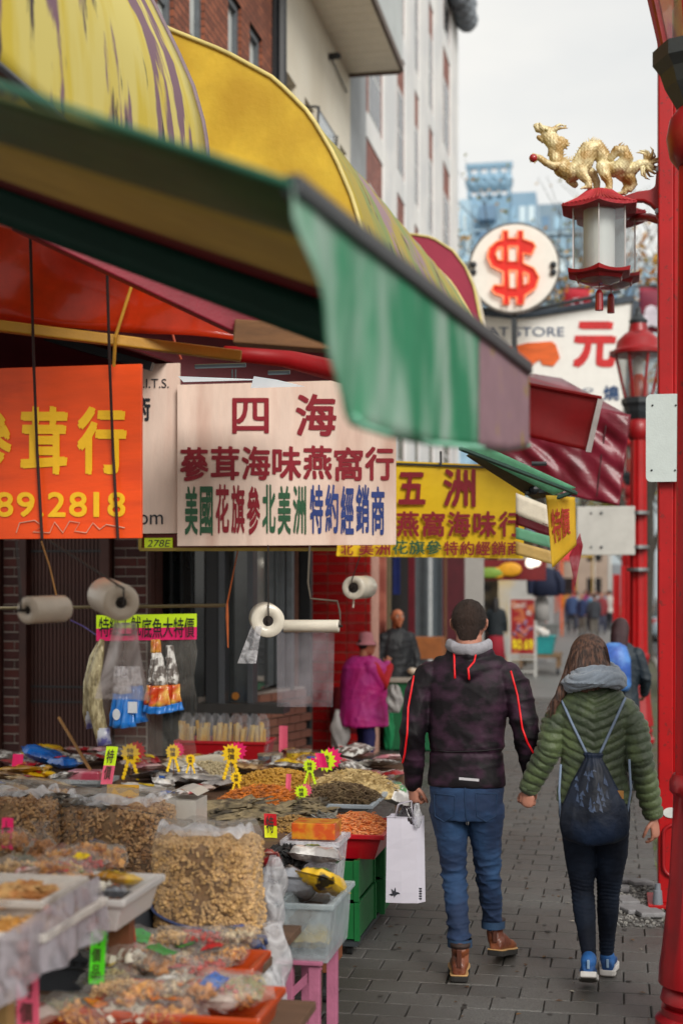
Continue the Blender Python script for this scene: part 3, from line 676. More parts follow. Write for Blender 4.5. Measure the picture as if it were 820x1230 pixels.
# lanterns
def pagoda_lantern(cx, cy, zt, sc, label):
    t = thing('pagoda_lantern', label, 'lantern', (cx, cy, zt), 'hanging pagoda lanterns')
    n = 6; A = [math.pi/6+math.pi/3*k for k in range(n)]
    def R(r, z, lift=0):
        out = []
        for k in range(n):
            a = A[k]; c = A[(k+1) % n]
            for j in range(6):
                f = j/6; x = r*((1-f)*math.cos(a)+f*math.cos(c)); y = r*((1-f)*math.sin(a)+f*math.sin(c)); e = abs(f-.0) if f < .5 else 1-f
                out.append((cx+sc*x, cy+sc*y, zt+sc*(z+lift*(1-2*e)**2)))
        return out
    m = MB(); m.loft([R(.06, 0), R(.09, -.015), R(.14, -.055), R(.2, -.085), R(.235, -.1, .016), R(.235, -.118, .016), R(.2, -.11)]); m.build('roof', mat('roof_red', 'a8202c', .5, var=.2, scale=40, bump=.8, bscale=160), t)
    tl = mat('roof_rib', 'b03038', .45, var=.15)
    for s in range(6):                                            # tile ribs on each roof face
        a, c = A[s], A[(s+1) % n]; m = MB()
        for j in range(9):
            f = (j+.5)/9
            p = [Vector((cx+sc*r*((1-f)*math.cos(a)+f*math.cos(c)), cy+sc*r*((1-f)*math.sin(a)+f*math.sin(c)), zt+sc*z)) for r, z in ((.075, -.002), (.14, -.05), (.2, -.079), (.238, -.095))]
            m.tube(p, .0055*sc, 5)
        m.build('tile_ribs', tl, t)
    m = MB()
    for s in range(6):
        a, c = A[s], A[(s+1) % n]; r = .165
        m.add([(cx+sc*r*math.cos(a), cy+sc*r*math.sin(a), zt-sc*.115), (cx+sc*r*math.cos(c), cy+sc*r*math.sin(c), zt-sc*.115), (cx+sc*r*math.cos(c), cy+sc*r*math.sin(c), zt-sc*.47), (cx+sc*r*math.cos(a), cy+sc*r*math.sin(a), zt-sc*.47)], [(0, 1, 2, 3)])
    m.build('glazing', M_lgl, t)
    for s in range(6):
        m = MB(); a = A[s]; m.bar((cx+sc*.166*math.cos(a), cy+sc*.166*math.sin(a), zt-sc*.11), (cx+sc*.166*math.cos(a), cy+sc*.166*math.sin(a), zt-sc*.47), .007*sc, .007*sc); m.build('glazing_bar', mat('clear_bar', 'b9b4b4', .3), t)
    m = MB(); m.lathe(cx, cy, [(.088*sc, zt-sc*.1), (.088*sc, zt-sc*.47)], 28); m.build('milky_tube', M_tubew, t, auto=.7)
    m = MB(); m.loft([R(.16, -.462, .0), R(.2, -.467, .02), R(.195, -.482, .01), R(.15, -.487), R(.14, -.505), R(.05, -.51)]); m.build('tray', M_red, t)
    m = MB(); m.lathe(cx, cy, [(.12*sc, zt-sc*.494), (.115*sc, zt-sc*.512), (.06*sc, zt-sc*.53), (.01*sc, zt-sc*.535)], 20); m.build('glass_bowl', M_lgl, t, auto=1)
    m = MB(); m.tube([(cx, cy, zt-sc*.52), (cx, cy, zt-sc*.56)], .004*sc); m.tube([(cx, cy, zt-sc*.56), (cx, cy, zt-sc*.58), (cx, cy, zt-sc*.675)], [.012*sc, .022*sc, .024*sc], 10); m.build('tassel', M_redd, t)
    return t
q = P(719, 230, YP+.1); pagoda_lantern(q.x, q.y, q.z, 1.04, 'red roofed glass lantern under the golden dragon')
q = P(733, 243, YP+.75); pagoda_lantern(q.x, q.y, q.z, 1.04, 'second red roofed glass lantern half hidden behind the dragon lantern')
m = MB(); q = P(719, 232, YP+.1); m.tube([q, P(748, 242, YP+.1)], .022, 8); m.build('arm_tip', M_red, sp, smooth=True)
# golden dragon
dr = thing('dragon_statue', 'golden dragon statue striding over the front lantern with a red ball in its claw', 'statue', P(716, 228, YP+.1))
YD = YP+.1; sD = S(710, YD)
def D(px, py, dy=0.0): return P(px, py, YD+dy)
def rD(*a): return [x*1.08/sD for x in a]
b = MB()
b.limb([D(664, 180), D(668, 192), D(674, 202), D(684, 207), D(694, 203), D(701, 192), D(707, 180), D(716, 178, .01), D(723, 188, .02), D(729, 199, .03), D(737, 204, .02), D(746, 200, 0), D(752, 190, -.01), D(748, 181, -.02), D(740, 181, -.02), D(733, 190, -.01)],
       rD(6.5, 8, 10, 11, 11, 11.5, 11, 10, 9, 8.5, 9, 9, 8, 7, 6, 4), 14)
b.limb([D(735, 202, .02), D(748, 206, .03), D(760, 203, .02), D(768, 197), D(776, 196), D(783, 200)], rD(8, 9, 7, 5, 4.5, 3), 12)      # rump and tail
b.limb([D(678, 196, -.02), D(664, 200, -.05), D(656, 196, -.06), D(648, 190, -.06), D(642, 188, -.06)], rD(5.5, 4.6, 4, 3.6, 3.2), 10)               # raised arm
for k, (dx, dy) in enumerate(((-4, -5), (-6, -1), (-5, 4), (0, 5))): b.limb([D(643, 189, -.06), D(643+dx*.7, 189+dy*.9, -.07), D(641+dx, 191+dy, -.08)], rD(1.7, 1.4, .7), 6)
for (hx, hy, kx, ky, fx, fy, dd) in ((697, 204, 700, 212, 707, 224, -.05), (699, 200, 712, 211, 716, 227, .05), (722, 200, 727, 212, 731, 226, -.04), (743, 207, 752, 216, 749, 231, .06)):
    b.limb([D(hx, hy, dd*.5), D(kx, ky, dd), D((kx+fx)/2+2, (ky+fy)/2, dd), D(fx, fy, dd)], rD(7, 6, 4.4, 4), 10)
    for k in (-1, 0, 1): b.limb([D(fx, fy, dd), D(fx-4+k*3, fy+1.5, dd-.01+k*.008), D(fx-7+k*4, fy+3, dd-.015+k*.012)], rD(2.2, 1.7, .7), 6)
b.limb([D(755, 212, .03), D(760, 222, .05), D(756, 228, .05)], rD(7, 5, 3.4), 10)
b.limb([D(690, 212, .03), D(684, 218, .05), D(690, 222, .05)], rD(5.5, 5.5, 4), 10)
# head
b.limb([D(669, 185), D(668, 176), D(662, 168), D(656, 163)], rD(7, 9, 9, 7), 14)
b.limb([D(662, 160), D(652, 156), D(645, 155), D(643, 151)], rD(6.5, 5, 4, 3), 12); b.limb([D(660, 168), D(651, 168), D(646, 165)], rD(5, 3.8, 2.6), 10)
b.ball(D(645, 151), 3.4/sD); b.limb([D(657, 158, -.015), D(650, 153, -.02), D(648, 148, -.02)], rD(3.5, 2.6, 1.2), 8)
for k in range(9):
    a_ = -.4+k*.42; c_ = D(668, 172); b.limb([c_, c_+Vector((.05*math.cos(a_-.6), -.01, .05*math.sin(.3-a_*.6))), c_+Vector((.078*math.cos(a_-.6), -.01+.01*(k % 3), .072*math.sin(.2-a_*.6)))], rD(4.5, 3, .8), 6)
b.limb([D(664, 157, -.02), D(672, 154, -.03), D(681, 154, -.03)], rD(2.4, 1.8, .7), 7); b.limb([D(664, 155, .03), D(671, 150, .04), D(679, 151, .04)], rD(2.4, 1.8, .7), 7); b.limb([D(676, 154, -.03), D(680, 150, -.03)], rD(1.2, .6), 6)
b.ball(D(656, 155, -.045), 2.3/sD); b.ball(D(656, 155, .045), 2.3/sD)
me = remesh(b, .0042, 2)
v = verts(me); N_ = normals(me)                                     # scales and back ridge
h = .0018*np.sin(v[:, 0]*330+np.sin(v[:, 2]*330)*1.2)*np.sin(v[:, 2]*300)
setv(me, v+N_*h[:, None]); link_mesh(me, 'body', M_gold, dr)
# spines, beard, tail plume: separate cones
sp_ = MB()
path = [D(672, 180), D(680, 192), D(690, 190), D(698, 176), D(710, 167), D(719, 170), D(727, 180), D(735, 190), D(744, 173), D(753, 180), D(758, 192)]
for i in range(len(path)-1):
    for j in range(4):
        p_ = path[i].lerp(path[i+1], j/4); d_ = (path[i+1]-path[i]).normalized(); up = Vector((-d_.z, 0, d_.x)); up = up if up.z > 0 else -up
        sp_.tube([p_-up*.01, p_+up*.018+d_*.006], [.007, .0012], 5)
sp_.build('back_spines', M_gold, dr)
pl_ = MB()
for k in range(13):
    a_ = -2.2+k*.33; c_ = D(775, 197); L_ = .085+.012*(k % 2)
    pl_.tube([c_, c_+Vector((L_*.5*math.cos(a_), .012*((k % 3)-1), L_*.55*math.sin(a_)+.012)), c_+Vector((L_*.85*math.cos(a_+.3), .02*((k % 3)-1), L_*.85*math.sin(a_+.3))), c_+Vector((L_*math.cos(a_+.55), .02*((k % 3)-1), L_*math.sin(a_+.55)))], [.013, .011, .007, .0015], 6)
pl_.build('tail_plume', M_gold, dr, smooth=True)
o = MB(); o.ball(D(640, 190, -.075), 5.0/sD, 14, 10); o.build('ball', mat('ball_red', '9e1a20', .25, coat=.5), dr, smooth=True)
# grey plate clamped to the lamp post
tp = thing('sign_plate', 'blank grey metal plate clamped behind the lamp post, seen from its back', 'sign', P(727, 665, 17.1))
a, b = P(692, 667, 17.1), P(762, 608, 17.1); m = MB(); m.box((a.x, 17.08, a.z), (b.x, 17.1, b.z)); m.build('plate', mat('plate_grey', 'bdbcb6', .5, var=.15, scale=3), tp, bevel=.01)
m = MB()
for py in (616, 657): q = P(724, py, 17.07); m.bar((q.x-.38, 17.115, q.z), (q.x+.5, 17.115, q.z), .03, .02); m.ball((q.x-.02, 17.075, q.z), .02, 8, 5); m.ball((q.x-.14, 17.075, q.z), .014, 8, 5)
q = P(727, 665, 17.06); m.build('clamp_rail', M_steel, tp)
m = MB()
for py in (616, 657, 684): q = P(766, py, 17.2); m.tube([(q.x, 17.2, q.z-.02), (q.x, 17.2, q.z+.02)], .13, 16); 
m.build('clamp_band', M_steel, tp)
# red banners on the far lamp posts
def banner(px0, py0, px1, py1, Y, label, col, mark):
    t = thing('banner', label, 'banner', P((px0+px1)/2, py1, Y), 'cloth banners over the street'); a, b = P(px0, py1, Y), P(px1, py0, Y)
    m = MB(); m.grid(lambda u, v: (a.x+(b.x-a.x)*u, Y+.05*math.sin(5*v+2*u), a.z+(b.z-a.z)*v), 6, 10, .01); m.build('cloth', mat('banner_'+col, col, .7, var=.2, scale=2, col2='5d2b45' if mark else None, mixs=1.2), t, smooth=True)
    m = MB(); m.bar((a.x-.05, Y, b.z+.03), (b.x+.2, Y, b.z+.03), .05, .05); m.build('rod', M_dark, t)
    m = MB()
    if mark: 
        for k in range(3): m.ball((a.x+(b.x-a.x)*(.3+.25*k), Y-.06, a.z+(b.z-a.z)*(.25+.2*(k % 2))), .16, 10, 4, (1, .1, 1))
    else:
        for d in ((.3, .2, .7, .26), (.3, .5, .7, .56), (.3, .2, .37, .56), (.63, .2, .7, .56)): m.box((a.x+(b.x-a.x)*d[0], Y-.09, a.z+(b.z-a.z)*d[1]), (a.x+(b.x-a.x)*d[2], Y-.07, a.z+(b.z-a.z)*d[3]))
    m.build('motif', mat('banner_motif', 'c9c2cc', .7), t)
banner(677, 346, 708, 375, 40, 'red banner with a pale square motif behind the lantern tassels', 'b0182c', False)
banner(767, 345, 793, 400, 34, 'crimson and violet banner with pale round motif beside the square post', '8e2438', True)
# far square posts
for i, (px, Y, w) in enumerate(((745, 24.5, .16), (735.5, 33, .16))):
    q = P(px, 680, Y); square_post(q.x, Y, P(px, 680 if i == 0 else 690, Y).z, w, 'square_post', ['short square red post beyond the woman with the blue backpack', 'thin far red post beside the distant crowd'][i])
# ------------------------------------------------------------------ dollar sign
YS = 21.0; c = P(616.5, 322, YS); R_ = 52.5/S(616, YS)
ds = thing('dollar_sign', 'round white sign with a red neon dollar symbol', 'sign', c-Vector((0, 0, R_)))
m = MB(); m.tube([(c.x, YS, c.z), (c.x, YS+.22, c.z)], R_, 56); m.build('disc', mat('sign_cream', 'eae7de', .45, var=.04, bump=.02), ds, bevel=.01)
m = MB(); pts = [(c.x+(R_+.012)*math.cos(a), YS+.03, c.z+(R_+.012)*math.sin(a)) for a in [2*math.pi*k/56 for k in range(57)]]; m.tube(pts, .022, 6, cap=False); m.build('rim', mat('rim_grey', '6b6662', .5), ds)
def DS(px, py, d=0): return P(px, py, YS-.02-d)
outline = [(603, 277), (610, 277), (610, 286), (621, 286), (621, 277), (628, 277), (628, 287), (640, 291), (643, 296), (638, 306), (628, 304), (628, 316), (641, 322), (647, 333), (643, 346), (630, 355), (628, 366), (620, 366), (620, 357), (611, 357), (611, 366), (604, 366), (604, 356), (594, 353), (590, 348), (593, 342), (600, 343), (604, 343), (604, 327), (590, 320), (585, 309), (587, 298), (596, 290), (603, 288)]
holes = [[(603, 297), (603, 313), (598, 312), (595, 305), (598, 298)], [(610, 296), (621, 296), (621, 314), (610, 314)], [(611, 325), (620, 325), (620, 346), (611, 346)], [(628, 327), (634, 330), (634, 340), (628, 343)]]
m = MB(); m.prism(outline, lambda u, v: DS(u, v, .02), lambda u, v: DS(u, v, 0)); m.build('symbol', mat('neon_red', 'cf2214', .4, var=.1, emit=.06), ds)
m = MB()
for h in holes: m.prism(h, lambda u, v: DS(u, v, .024), lambda u, v: DS(u, v, .018))
m.build('symbol_gap', mat('sign_cream', 'd9d4c8'), ds)
m = MB()
for L_ in [outline]+holes: m.tube([DS(u, v, .05) for u, v in L_+L_[:1]], .0145, 6, cap=False)
m.build('neon_tube', mat('neon_glow', 'ff8a5c', .4, bump=0, emit=.3), ds, smooth=True)
for sx in (566, 666):
    for sy in (318, 327):
        m = MB(); q = DS(sx+(2 if sx < 600 else -2), sy); m.ball(q, .05, 10, 8); m.build('bolt', M_dark, ds, smooth=True)
m = MB(); m.bar((c.x, YS+.12, c.z-R_-.6), (c.x, YS+.12, c.z-R_), .08, .08); m.build('mount', M_dark, ds)
# ------------------------------------------------------------------ meat store sign
YM = 22.0
ms = thing('store_sign', 'large white meat store sign with blue lettering and a red character', 'sign', P(660, 500, YM))
poly = [(540, 374), (616, 383), (640, 381), (761, 362), (751, 498), (590, 480), (540, 470)]
m = MB(); m.prism(poly, lambda u, v: P(u, v, YM), lambda u, v: P(u, v, YM)+Vector((0, .3, 0))); m.build('board', mat('sign_white', 'e6e5e0', .5, var=.04, bump=.02), ms)
m = MB(); pp = [P(u, v, YM) for u, v in poly[:4]]
for a, b in zip(pp, pp[1:]): m.bar(a+Vector((0, .13, .04)), b+Vector((0, .13, .04)), .36, .09)
m.bar(P(761, 362, YM)+Vector((.03, .13, 0)), P(751, 498, YM)+Vector((.03, .13, 0)), .1, .36, (0, 1, 0)); m.build('edge_trim', mat('edge_blue', '36414d', .5), ms)
m = MB(); m.tube([P(560, 372, YM-.2), P(640, 372, YM-.2), P(745, 350, YM-.2)], .03); m.build('lamp_rail', M_dark, ms)
m = MB(); latin_px(m, 'MEAT STORE', 560, 393, 677, 404, YM-.01, .008); m.build('lettering', mat('ink_blue', '26466f', .5), ms)
m = MB(); text_px(m, '元', 688, 386, 740, 442, YM-.01, .05, 0, .05); m.build('red_character', mat('ink_red', 'c41f22', .5), ms)
m = MB(); text_px(m, '燒', 724, 463, 743, 481, YM-.01, .03, 0); latin_px(m, 'B B Q', 672, 466, 712, 471, YM-.01, .01); m.build('lettering', mat('ink_blue', '26466f', .5), ms)
m = MB(); fl = [(590, 425), (600, 420), (632, 412), (662, 410), (667, 414), (672, 430), (664, 440), (651, 438), (648, 432), (630, 444), (618, 448), (596, 452)]
m.prism(fl, lambda u, v: P(u, v, YM-.02), lambda u, v: P(u, v, YM)); m.build('orange_flag', mat('flag_orange', 'd9601e', .5, var=.25, scale=2, stretch=(1, 1, 6)), ms)
# ------------------------------------------------------------------ hanging shop signs
def board(px0, py0, px1, py1, Y, name, label, matn, cat='sign', rot=0, thick=.02, group=None):
    t = thing(name, label, cat, P((px0+px1)/2, max(py0, py1), Y), group); a = P(px0, py1, Y); b = P(px1, py0, Y)
    m = MB(); m.box((a.x, Y, a.z), (b.x, Y+thick, b.z)); m.build('panel', matn, t, bevel=.002); return t, a, b
M_orange = mat('orange_board', 'ea4c06', .45, var=.12, scale=5, bump=.1, col2='b8300a', mixs=4, stretch=(.4, 1, 2.2), ramp=(.52, .8))
M_pinkb = mat('aged_pink_board', 'ecd2c2', .6, var=.1, scale=6, bump=.1, col2='cda391', mixs=3.5, stretch=(1.5, 1, .3), ramp=(.5, .8))
M_yelb = mat('yellow_board', 'f8cd1a', .5, var=.1, scale=4, bump=.1, col2='d9a510', mixs=4, ramp=(.5, .8))
M_yellow = mat('paint_yellow', 'efb916', .5, var=.05); M_ired = mat('paint_crimson', '8c1626', .55, var=.1); M_igreen = mat('paint_green', '2c5a3c', .55); M_iblue = mat('paint_blue', '2a3f80', .55)
Y1 = 5.6
t, a, b = board(-60, 437, 170, 648, Y1, 'hanging_sign', 'orange board with yellow characters and a phone number, hung on cords', M_orange)
m = MB(); text_px(m, '參茸行', -42, 488, 158, 570, Y1-.004, .035, .16, 0, 0, [1.0, 1.1, 1.15]); m.build('lettering', M_yellow, t)
m = MB(); text_px(m, '68', -78, 591, -12, 621, Y1-.004, .03, .1); text_px(m, '89.2818', -7, 591, 153, 621, Y1-.004, .032, .16, 0, 0, [1, 1, .45, 1, 1, .8, 1]); m.build('phone_number', M_yellow, t)
m = MB(); gp = [(20, 640), (24, 628), (42, 625), (52, 632), (40, 639), (60, 640), (66, 627), (76, 640), (84, 626), (96, 628), (90, 638), (104, 640), (112, 628), (120, 636), (128, 630), (150, 634)]
m.tube([P(u, v, Y1-.006) for u, v in gp], .0022, 5); m.build('scribble', mat('scrawl', 'c9a089', .6), t)
for px in (44, 135):
    m = MB(); m.tube([P(px-8, 258, 5.25), P(px-3, 437, 5.48), P(px+1, 540, Y1-.022), P(px+7, 647, Y1-.02)], .006, 6); m.build('cord', mat('dark_cord', '2b1512', .8), t)
Y2 = 8.2
t, a, b = board(213, 455, 475, 656, Y2, 'hanging_sign', 'large pinkish white board with three rows of crimson, green and blue characters', M_pinkb)
m = MB(); text_px(m, '四', 279, 478, 323, 521, Y2-.004, .022, 0); text_px(m, '海', 355, 473, 404, 524, Y2-.004, .028, 0); m.build('lettering', M_ired, t)
m = MB(); text_px(m, '蔘茸海味燕窩行', 215, 536, 474, 577, Y2-.004, .03, .06, 0, .03); m.build('lettering', M_ired, t)
for s, x0_, x1_, mt in (('美國', 221, 257, M_igreen), ('花旗參', 258, 314, M_ired), ('北美洲', 314, 369, M_igreen), ('特約經銷商', 371, 463, M_iblue)):
    m = MB(); text_px(m, s, x0_, 583, x1_, 642, Y2-.004, .028, .14, 0, .03); m.build('lettering', mt, t)
m = MB()
for px in (279, 283): q = P(px, 456, Y2-.01); m.tube([q, q+Vector((0, 0, .06))], .006)
m.build('hook', M_dark, t)
t, a, b = board(168, 436, 216, 641, Y2+.05, 'hanging_sign', 'narrow pale board with black letters squeezed between the orange and pink boards', M_pinkb)
M_ink = mat('ink_dark', '22252e', .5)
m = MB(); latin_px(m, '.I.T.S.', 172, 455, 203, 466, Y2+.045, .015); latin_px(m, 'com', 156, 618, 196, 630, Y2+.045, .03); text_px(m, '術', 160, 476, 181, 506, Y2+.045, .03, 0); m.build('lettering', M_ink, t)
t, a, b = board(169, 640, 404, 661, Y2+.1, 'fascia_panel', 'dark red fascia edged in brass carrying the yellow number plate', mat('fascia_red', '6d1016', .5), rot=0)
m = MB(); q0, q1 = P(169, 660, Y2+.08), P(404, 660, Y2+.08); m.bar(q0, q1, .03, .02); m.bar(q0, P(169, 640, Y2+.08), .02, .02, (0, 1, 0)); m.build('brass_edge', mat('brass', '8f7a36', .4, metal=.6), t)
m = MB(); a, b = P(174, 658.5, Y2+.09), P(207.5, 646, Y2+.09); m.box((a.x, Y2+.085, a.z), (b.x, Y2+.095, b.z)); np_ = m.build('number_plate', mat('acid_yellow', 'c6dc1c', .5, emit=.05), t)  # plate colour given a faint glow of its own
m = MB(); latin_px(m, '278E', 177, 648.5, 205, 656.8, Y2+.082, .03, .2); m.build('lettering', M_ink, np_)
Y3 = 10.0
t = thing('hanging_sign', 'yellow board with crimson and green characters, lower edge drooping', 'sign', P(520, 668, Y3))
pc = [P(404, 668, Y3), P(628, 671, Y3), P(631, 560, Y3), P(404, 551, Y3)]
def yb(u, v): return pc[0].lerp(pc[1], u).lerp(pc[3].lerp(pc[2], u), v)+Vector((0, .01*math.sin(3*u+4*v), 0))
m = MB(); m.grid(lambda u, v: yb(u, v), 12, 8, .012); m.build('panel', M_yelb, t, smooth=False)
m = MB(); text_px(m, '五', 478, 567, 511, 606, Y3-.03, .04, 0); text_px(m, '洲', 532, 563, 571, 609, Y3-.03, .03, 0); text_px(m, '燕窩海味行', 474, 614, 628, 645, Y3-.03, .03, .1); text_px(m, '北', 409, 652, 424, 667, Y3-.03, .02, 0); text_px(m, '美洲', 430, 652, 469, 667, Y3-.03, .025, .06); text_px(m, '特約經銷商', 532, 650, 627, 667, Y3-.03, .025, .08); m.build('lettering', M_ired, t)
m = MB(); text_px(m, '花旗參', 470, 649, 531, 666, Y3-.03, .025, .06); m.build('lettering', M_igreen, t)
m = MB(); m.tube([P(529, 560, Y3-.04), P(529, 542, Y3-.04)], .008); m.bar(P(476, 557, Y3-.02), P(631, 563, Y3-.02), .015, .015); m.build('hook', M_dark, t)
# ------------------------------------------------------------------ awnings
M_cgreen = mat('green_canvas', '2f8f68', .55, var=.18, scale=5, bump=.15, bscale=120, col2='6db796', mixs=4, trans=.4)
M_cgreend = mat('dark_green_canvas', '17473a', .6, var=.2, scale=3, bump=.1, trans=.25)
M_ctan = mat('tan_canvas', 'b09c62', .7, var=.15, scale=3, bump=.1, trans=.4)
M_cmar = mat('maroon_canvas', '6e1424', .6, var=.25, scale=3, bump=.15, trans=.45)
M_cpinkw = mat('faded_pink_canvas', 'b3929a', .65, var=.15, scale=6, bump=.1, trans=.45, col2='cfc3c0', mixs=7)
M_bar = mat('awning_bar', '20262b', .45, var=.15, bump=.05)
M_cyel = mat('yellow_canvas', 'eac63c', .6, var=.12, scale=2.5, bump=.2, bscale=30, trans=.25, col2='cfa52a', mixs=1.5)
M_cred = mat('red_canvas', 'b0141c', .5, var=.2, scale=3, bump=.2, bscale=20, trans=.45)
M_cpink = mat('rose_canvas', 'b8405a', .6, var=.1, scale=2, bump=.1, trans=.3)
def blotch_mat(name, base, second, stain, sc=(1, 1, 1), ax=1):
    """canvas with stripes along the drop and worn violet stains"""
    m = bpy.data.materials.new(name); m.use_nodes = True; t = m.node_tree; N = t.nodes.new; Lk = t.links.new; b = t.nodes['Principled BSDF']
    tcn = N('ShaderNodeTexCoord'); mp_ = N('ShaderNodeMapping'); mp_.inputs['Scale'].default_value = sc; Lk(tcn.outputs['Object'], mp_.inputs[0])
    def ns(scale, lo, hi, d=4, off=0):
        n = N('ShaderNodeTexNoise'); n.inputs['Scale'].default_value = scale; n.inputs['Detail'].default_value = d; n.noise_dimensions = '4D'; n.inputs['W'].default_value = off
        Lk(mp_.outputs[0], n.inputs['Vector']); r = N('ShaderNodeMapRange'); r.inputs[1].default_value = lo; r.inputs[2].default_value = hi; Lk(n.outputs['Fac'], r.inputs[0]); return r.outputs[0]
    def mixc(f, a, c):
        x = N('ShaderNodeMix'); x.data_type = 'RGBA'; Lk(f, x.inputs[0])
        if isinstance(a, tuple): x.inputs[6].default_value = (*a, 1)
        else: Lk(a, x.inputs[6])
        x.inputs[7].default_value = (*c, 1); return x.outputs[2]
    c = mixc(ns(1.3, .44, .56, 3, 1), lin(base), lin(second)); c = mixc(ns(1.7, .54, .58, 6, 5), c, lin(stain)); c = mixc(ns(3.1, .61, .66, 5, 9), c, lin('4a3a3a'))
    Lk(c, b.inputs['Base Color']); b.inputs['Roughness'].default_value = .6
    tr = N('ShaderNodeBsdfTranslucent'); Lk(c, tr.inputs[0]); ms = N('ShaderNodeMixShader'); ms.inputs[0].default_value = .25; o = t.nodes['Material Output']
    Lk(b.outputs[0], ms.inputs[1]); Lk(tr.outputs[0], ms.inputs[2]); Lk(ms.outputs[0], o.inputs[0]); return m
M_blotch = blotch_mat('stained_striped_canvas', 'dcc640', 'e2d478', '866474', (.8, 3.8, .8))
M_blotch2 = blotch_mat('stained_green_canvas', 'b9a53c', '8fa05a', 'a98a90', (1, 2.2, 1))
# nearest retractable awning: canvas seen from below, front bar, hanging valence
A = P(350, 222, 2.0); B = P(633, 443, 3.9)
aw = thing('retractable_awning', 'nearest awning, blurred green striped canvas overhead with a green front valence', 'awning', ((A+B)/2))
WA = Vector((-4.0, 2.0, A.z+(A.x+4)*.385)); WB = Vector((-4.0, 3.9, B.z+(B.x+4)*.405))
def canvas(y0, y1, name, m, thick=.004):
    q = MB()
    def fn(u, v):
        w = y0+(y1-y0)*v; p = A.lerp(B, w).lerp(WA.lerp(WB, w), u); return (p.x, p.y, p.z-.12*math.sin(math.pi*u)*0.4)
    q.grid(fn, 14, 6, thick); return q.build(name, m, aw, smooth=True)
for w0, w1, m_ in ((0, .3, mat('olive_canvas', '5f7049', .65, var=.2, trans=.3)), (.301, .80, M_ctan), (.801, 1, M_cmar)): canvas(w0, w1, 'canvas_stripe', m_)
m = MB()                                                       # dark green fall on the far side
m.grid(lambda u, v: (B.lerp(WB, u)+Vector((0, .0, -.02-.12*v-.03*u*v))), 20, 3, .004); m.build('side_fall', M_cgreend, aw, smooth=True)
m = MB(); m.tube([A, WA], .007, 8); m.build('side_hem', mat('hem_green', '1f5c46', .5), aw, smooth=True)
m = MB(); m.bar(A, B, .03, .036); m.build('front_bar', M_bar, aw, bevel=.008)
def bottom(px):
    pts = [(350, 262), (368, 330), (390, 415), (412, 480), (432, 512), (470, 524), (520, 534), (575, 538), (605, 542), (634, 536)]
    for (a, b), (c, d) in zip(pts, pts[1:]):
        if px <= c: return b+(d-b)*(px-a)/(c-a)
    return pts[-1][1]
def topl(px): return 222+(px-350)*(443-222)/(633-350)
def bar_at(px, py):                                            # point at pixel on the vertical plane through the bar
    n = Vector((B-A)).cross(Vector((0, 0, 1))); d = ray(px, py); t = (A-Vector((0, 0, EYE))).dot(n)/d.dot(n); return Vector((0, 0, EYE))+d*t
def valence(p0, p1, name, m_):
    q = MB()
    def fn(u, v):
        px = p0+(p1-p0)*u; p = bar_at(px, topl(px)+(bottom(px)-topl(px))*v); nn = Vector((B-A)).cross(Vector((0, 0, 1))).normalized()
        return p+nn*(.012*v*math.sin(px*.055)+.004*v*math.sin(px*.17+1))-nn*.0
    q.grid(fn, 60, 12, .003); return q.build(name, m_, aw, smooth=True)
valence(350, 574, 'valence', mat('faded_green_canvas', '4db388', .6, var=.2, scale=6, bump=.15, trans=.55, col2='bfd9cc', mixs=7, stretch=(1, 1, .4), ramp=(.4, .62))); valence(575, 634, 'valence', mat('pink_worn_canvas', 'b08e98', .65, var=.15, scale=6, trans=.45, col2='b59a4e', mixs=12, ramp=(.6, .7)))
q = MB()
for px in range(425, 640, 6): a_, b_ = bar_at(px, bottom(px)-9), bar_at(px+6, bottom(min(px+6, 634))-9)
q.tube([bar_at(px, bottom(px)-1) for px in range(425, 636, 7)], .006, 5); q.build('hem', mat('hem_pale', '7fc0a4', .6), aw, smooth=True)
# barrel awnings: profile given where it meets the far end, drawn out along the street
def barrel(prof, Y0, Y1, name, label, mats, ends=True, wallx=-4.0, grow=0.0, group='barrel shaped shop awnings', slope=0, Yp=None):
    Yp = Yp or Y1; pr = [P(x, y, Yp) for x, y in prof]; base = pr[-1]
    t = thing('barrel_awning', label, 'awning', (base.x, (Y0+Y1)/2, base.z), group)
    def at(p, Y): k = (Y-Yp); return Vector((p.x+grow*k, Y, p.z+slope*k))
    # resample profile
    m = MB(); n = 28
    L_ = [0]
    for a, b in zip(pr, pr[1:]): L_.append(L_[-1]+(b-a).length)
    def pf(s):
        s *= L_[-1]
        for i in range(len(pr)-1):
            if s <= L_[i+1] or i == len(pr)-2: return pr[i].lerp(pr[i+1], (s-L_[i])/(L_[i+1]-L_[i]))
    m.grid(lambda u, v: at(pf(u), Y0+(Y1-Y0)*v)+Vector((0, 0, .008*math.sin(9*v*(Y1-Y0))*math.sin(3*u))), n, 24, .004); m.build('top_sheet', mats[0], t, smooth=True)
    for Y, nm in ((Y0, 'near_end'), (Y1, 'far_end')):
        if ends or Y == Y0:
            pts = [at(pf(i/n), Y) for i in range(n+1)]; lo = Vector((wallx, Y, pts[-1].z)); hi = Vector((wallx, Y, pts[0].z+.05))
            q = MB(); q.add([*pts, lo, hi], [tuple(range(n+3))]); q.add([p+Vector((0, .006, 0)) for p in (*pts, lo, hi)], [tuple(range(n+2, -1, -1))]); q.build('end_panel', mats[1], t)
            q = MB(); q.tube([p+Vector((0, -.004, 0)) for p in pts], .014, 6, cap=False); q.build('piping', mats[2], t, smooth=True)
    e0, e1 = at(pf(1), Y0), at(pf(1), Y1); q = MB(); q.tube([e0, e1], .022, 8); q.build('front_rail', M_bar, t)
    return t
M_piping = mat('cream_piping', 'c9b870', .5)
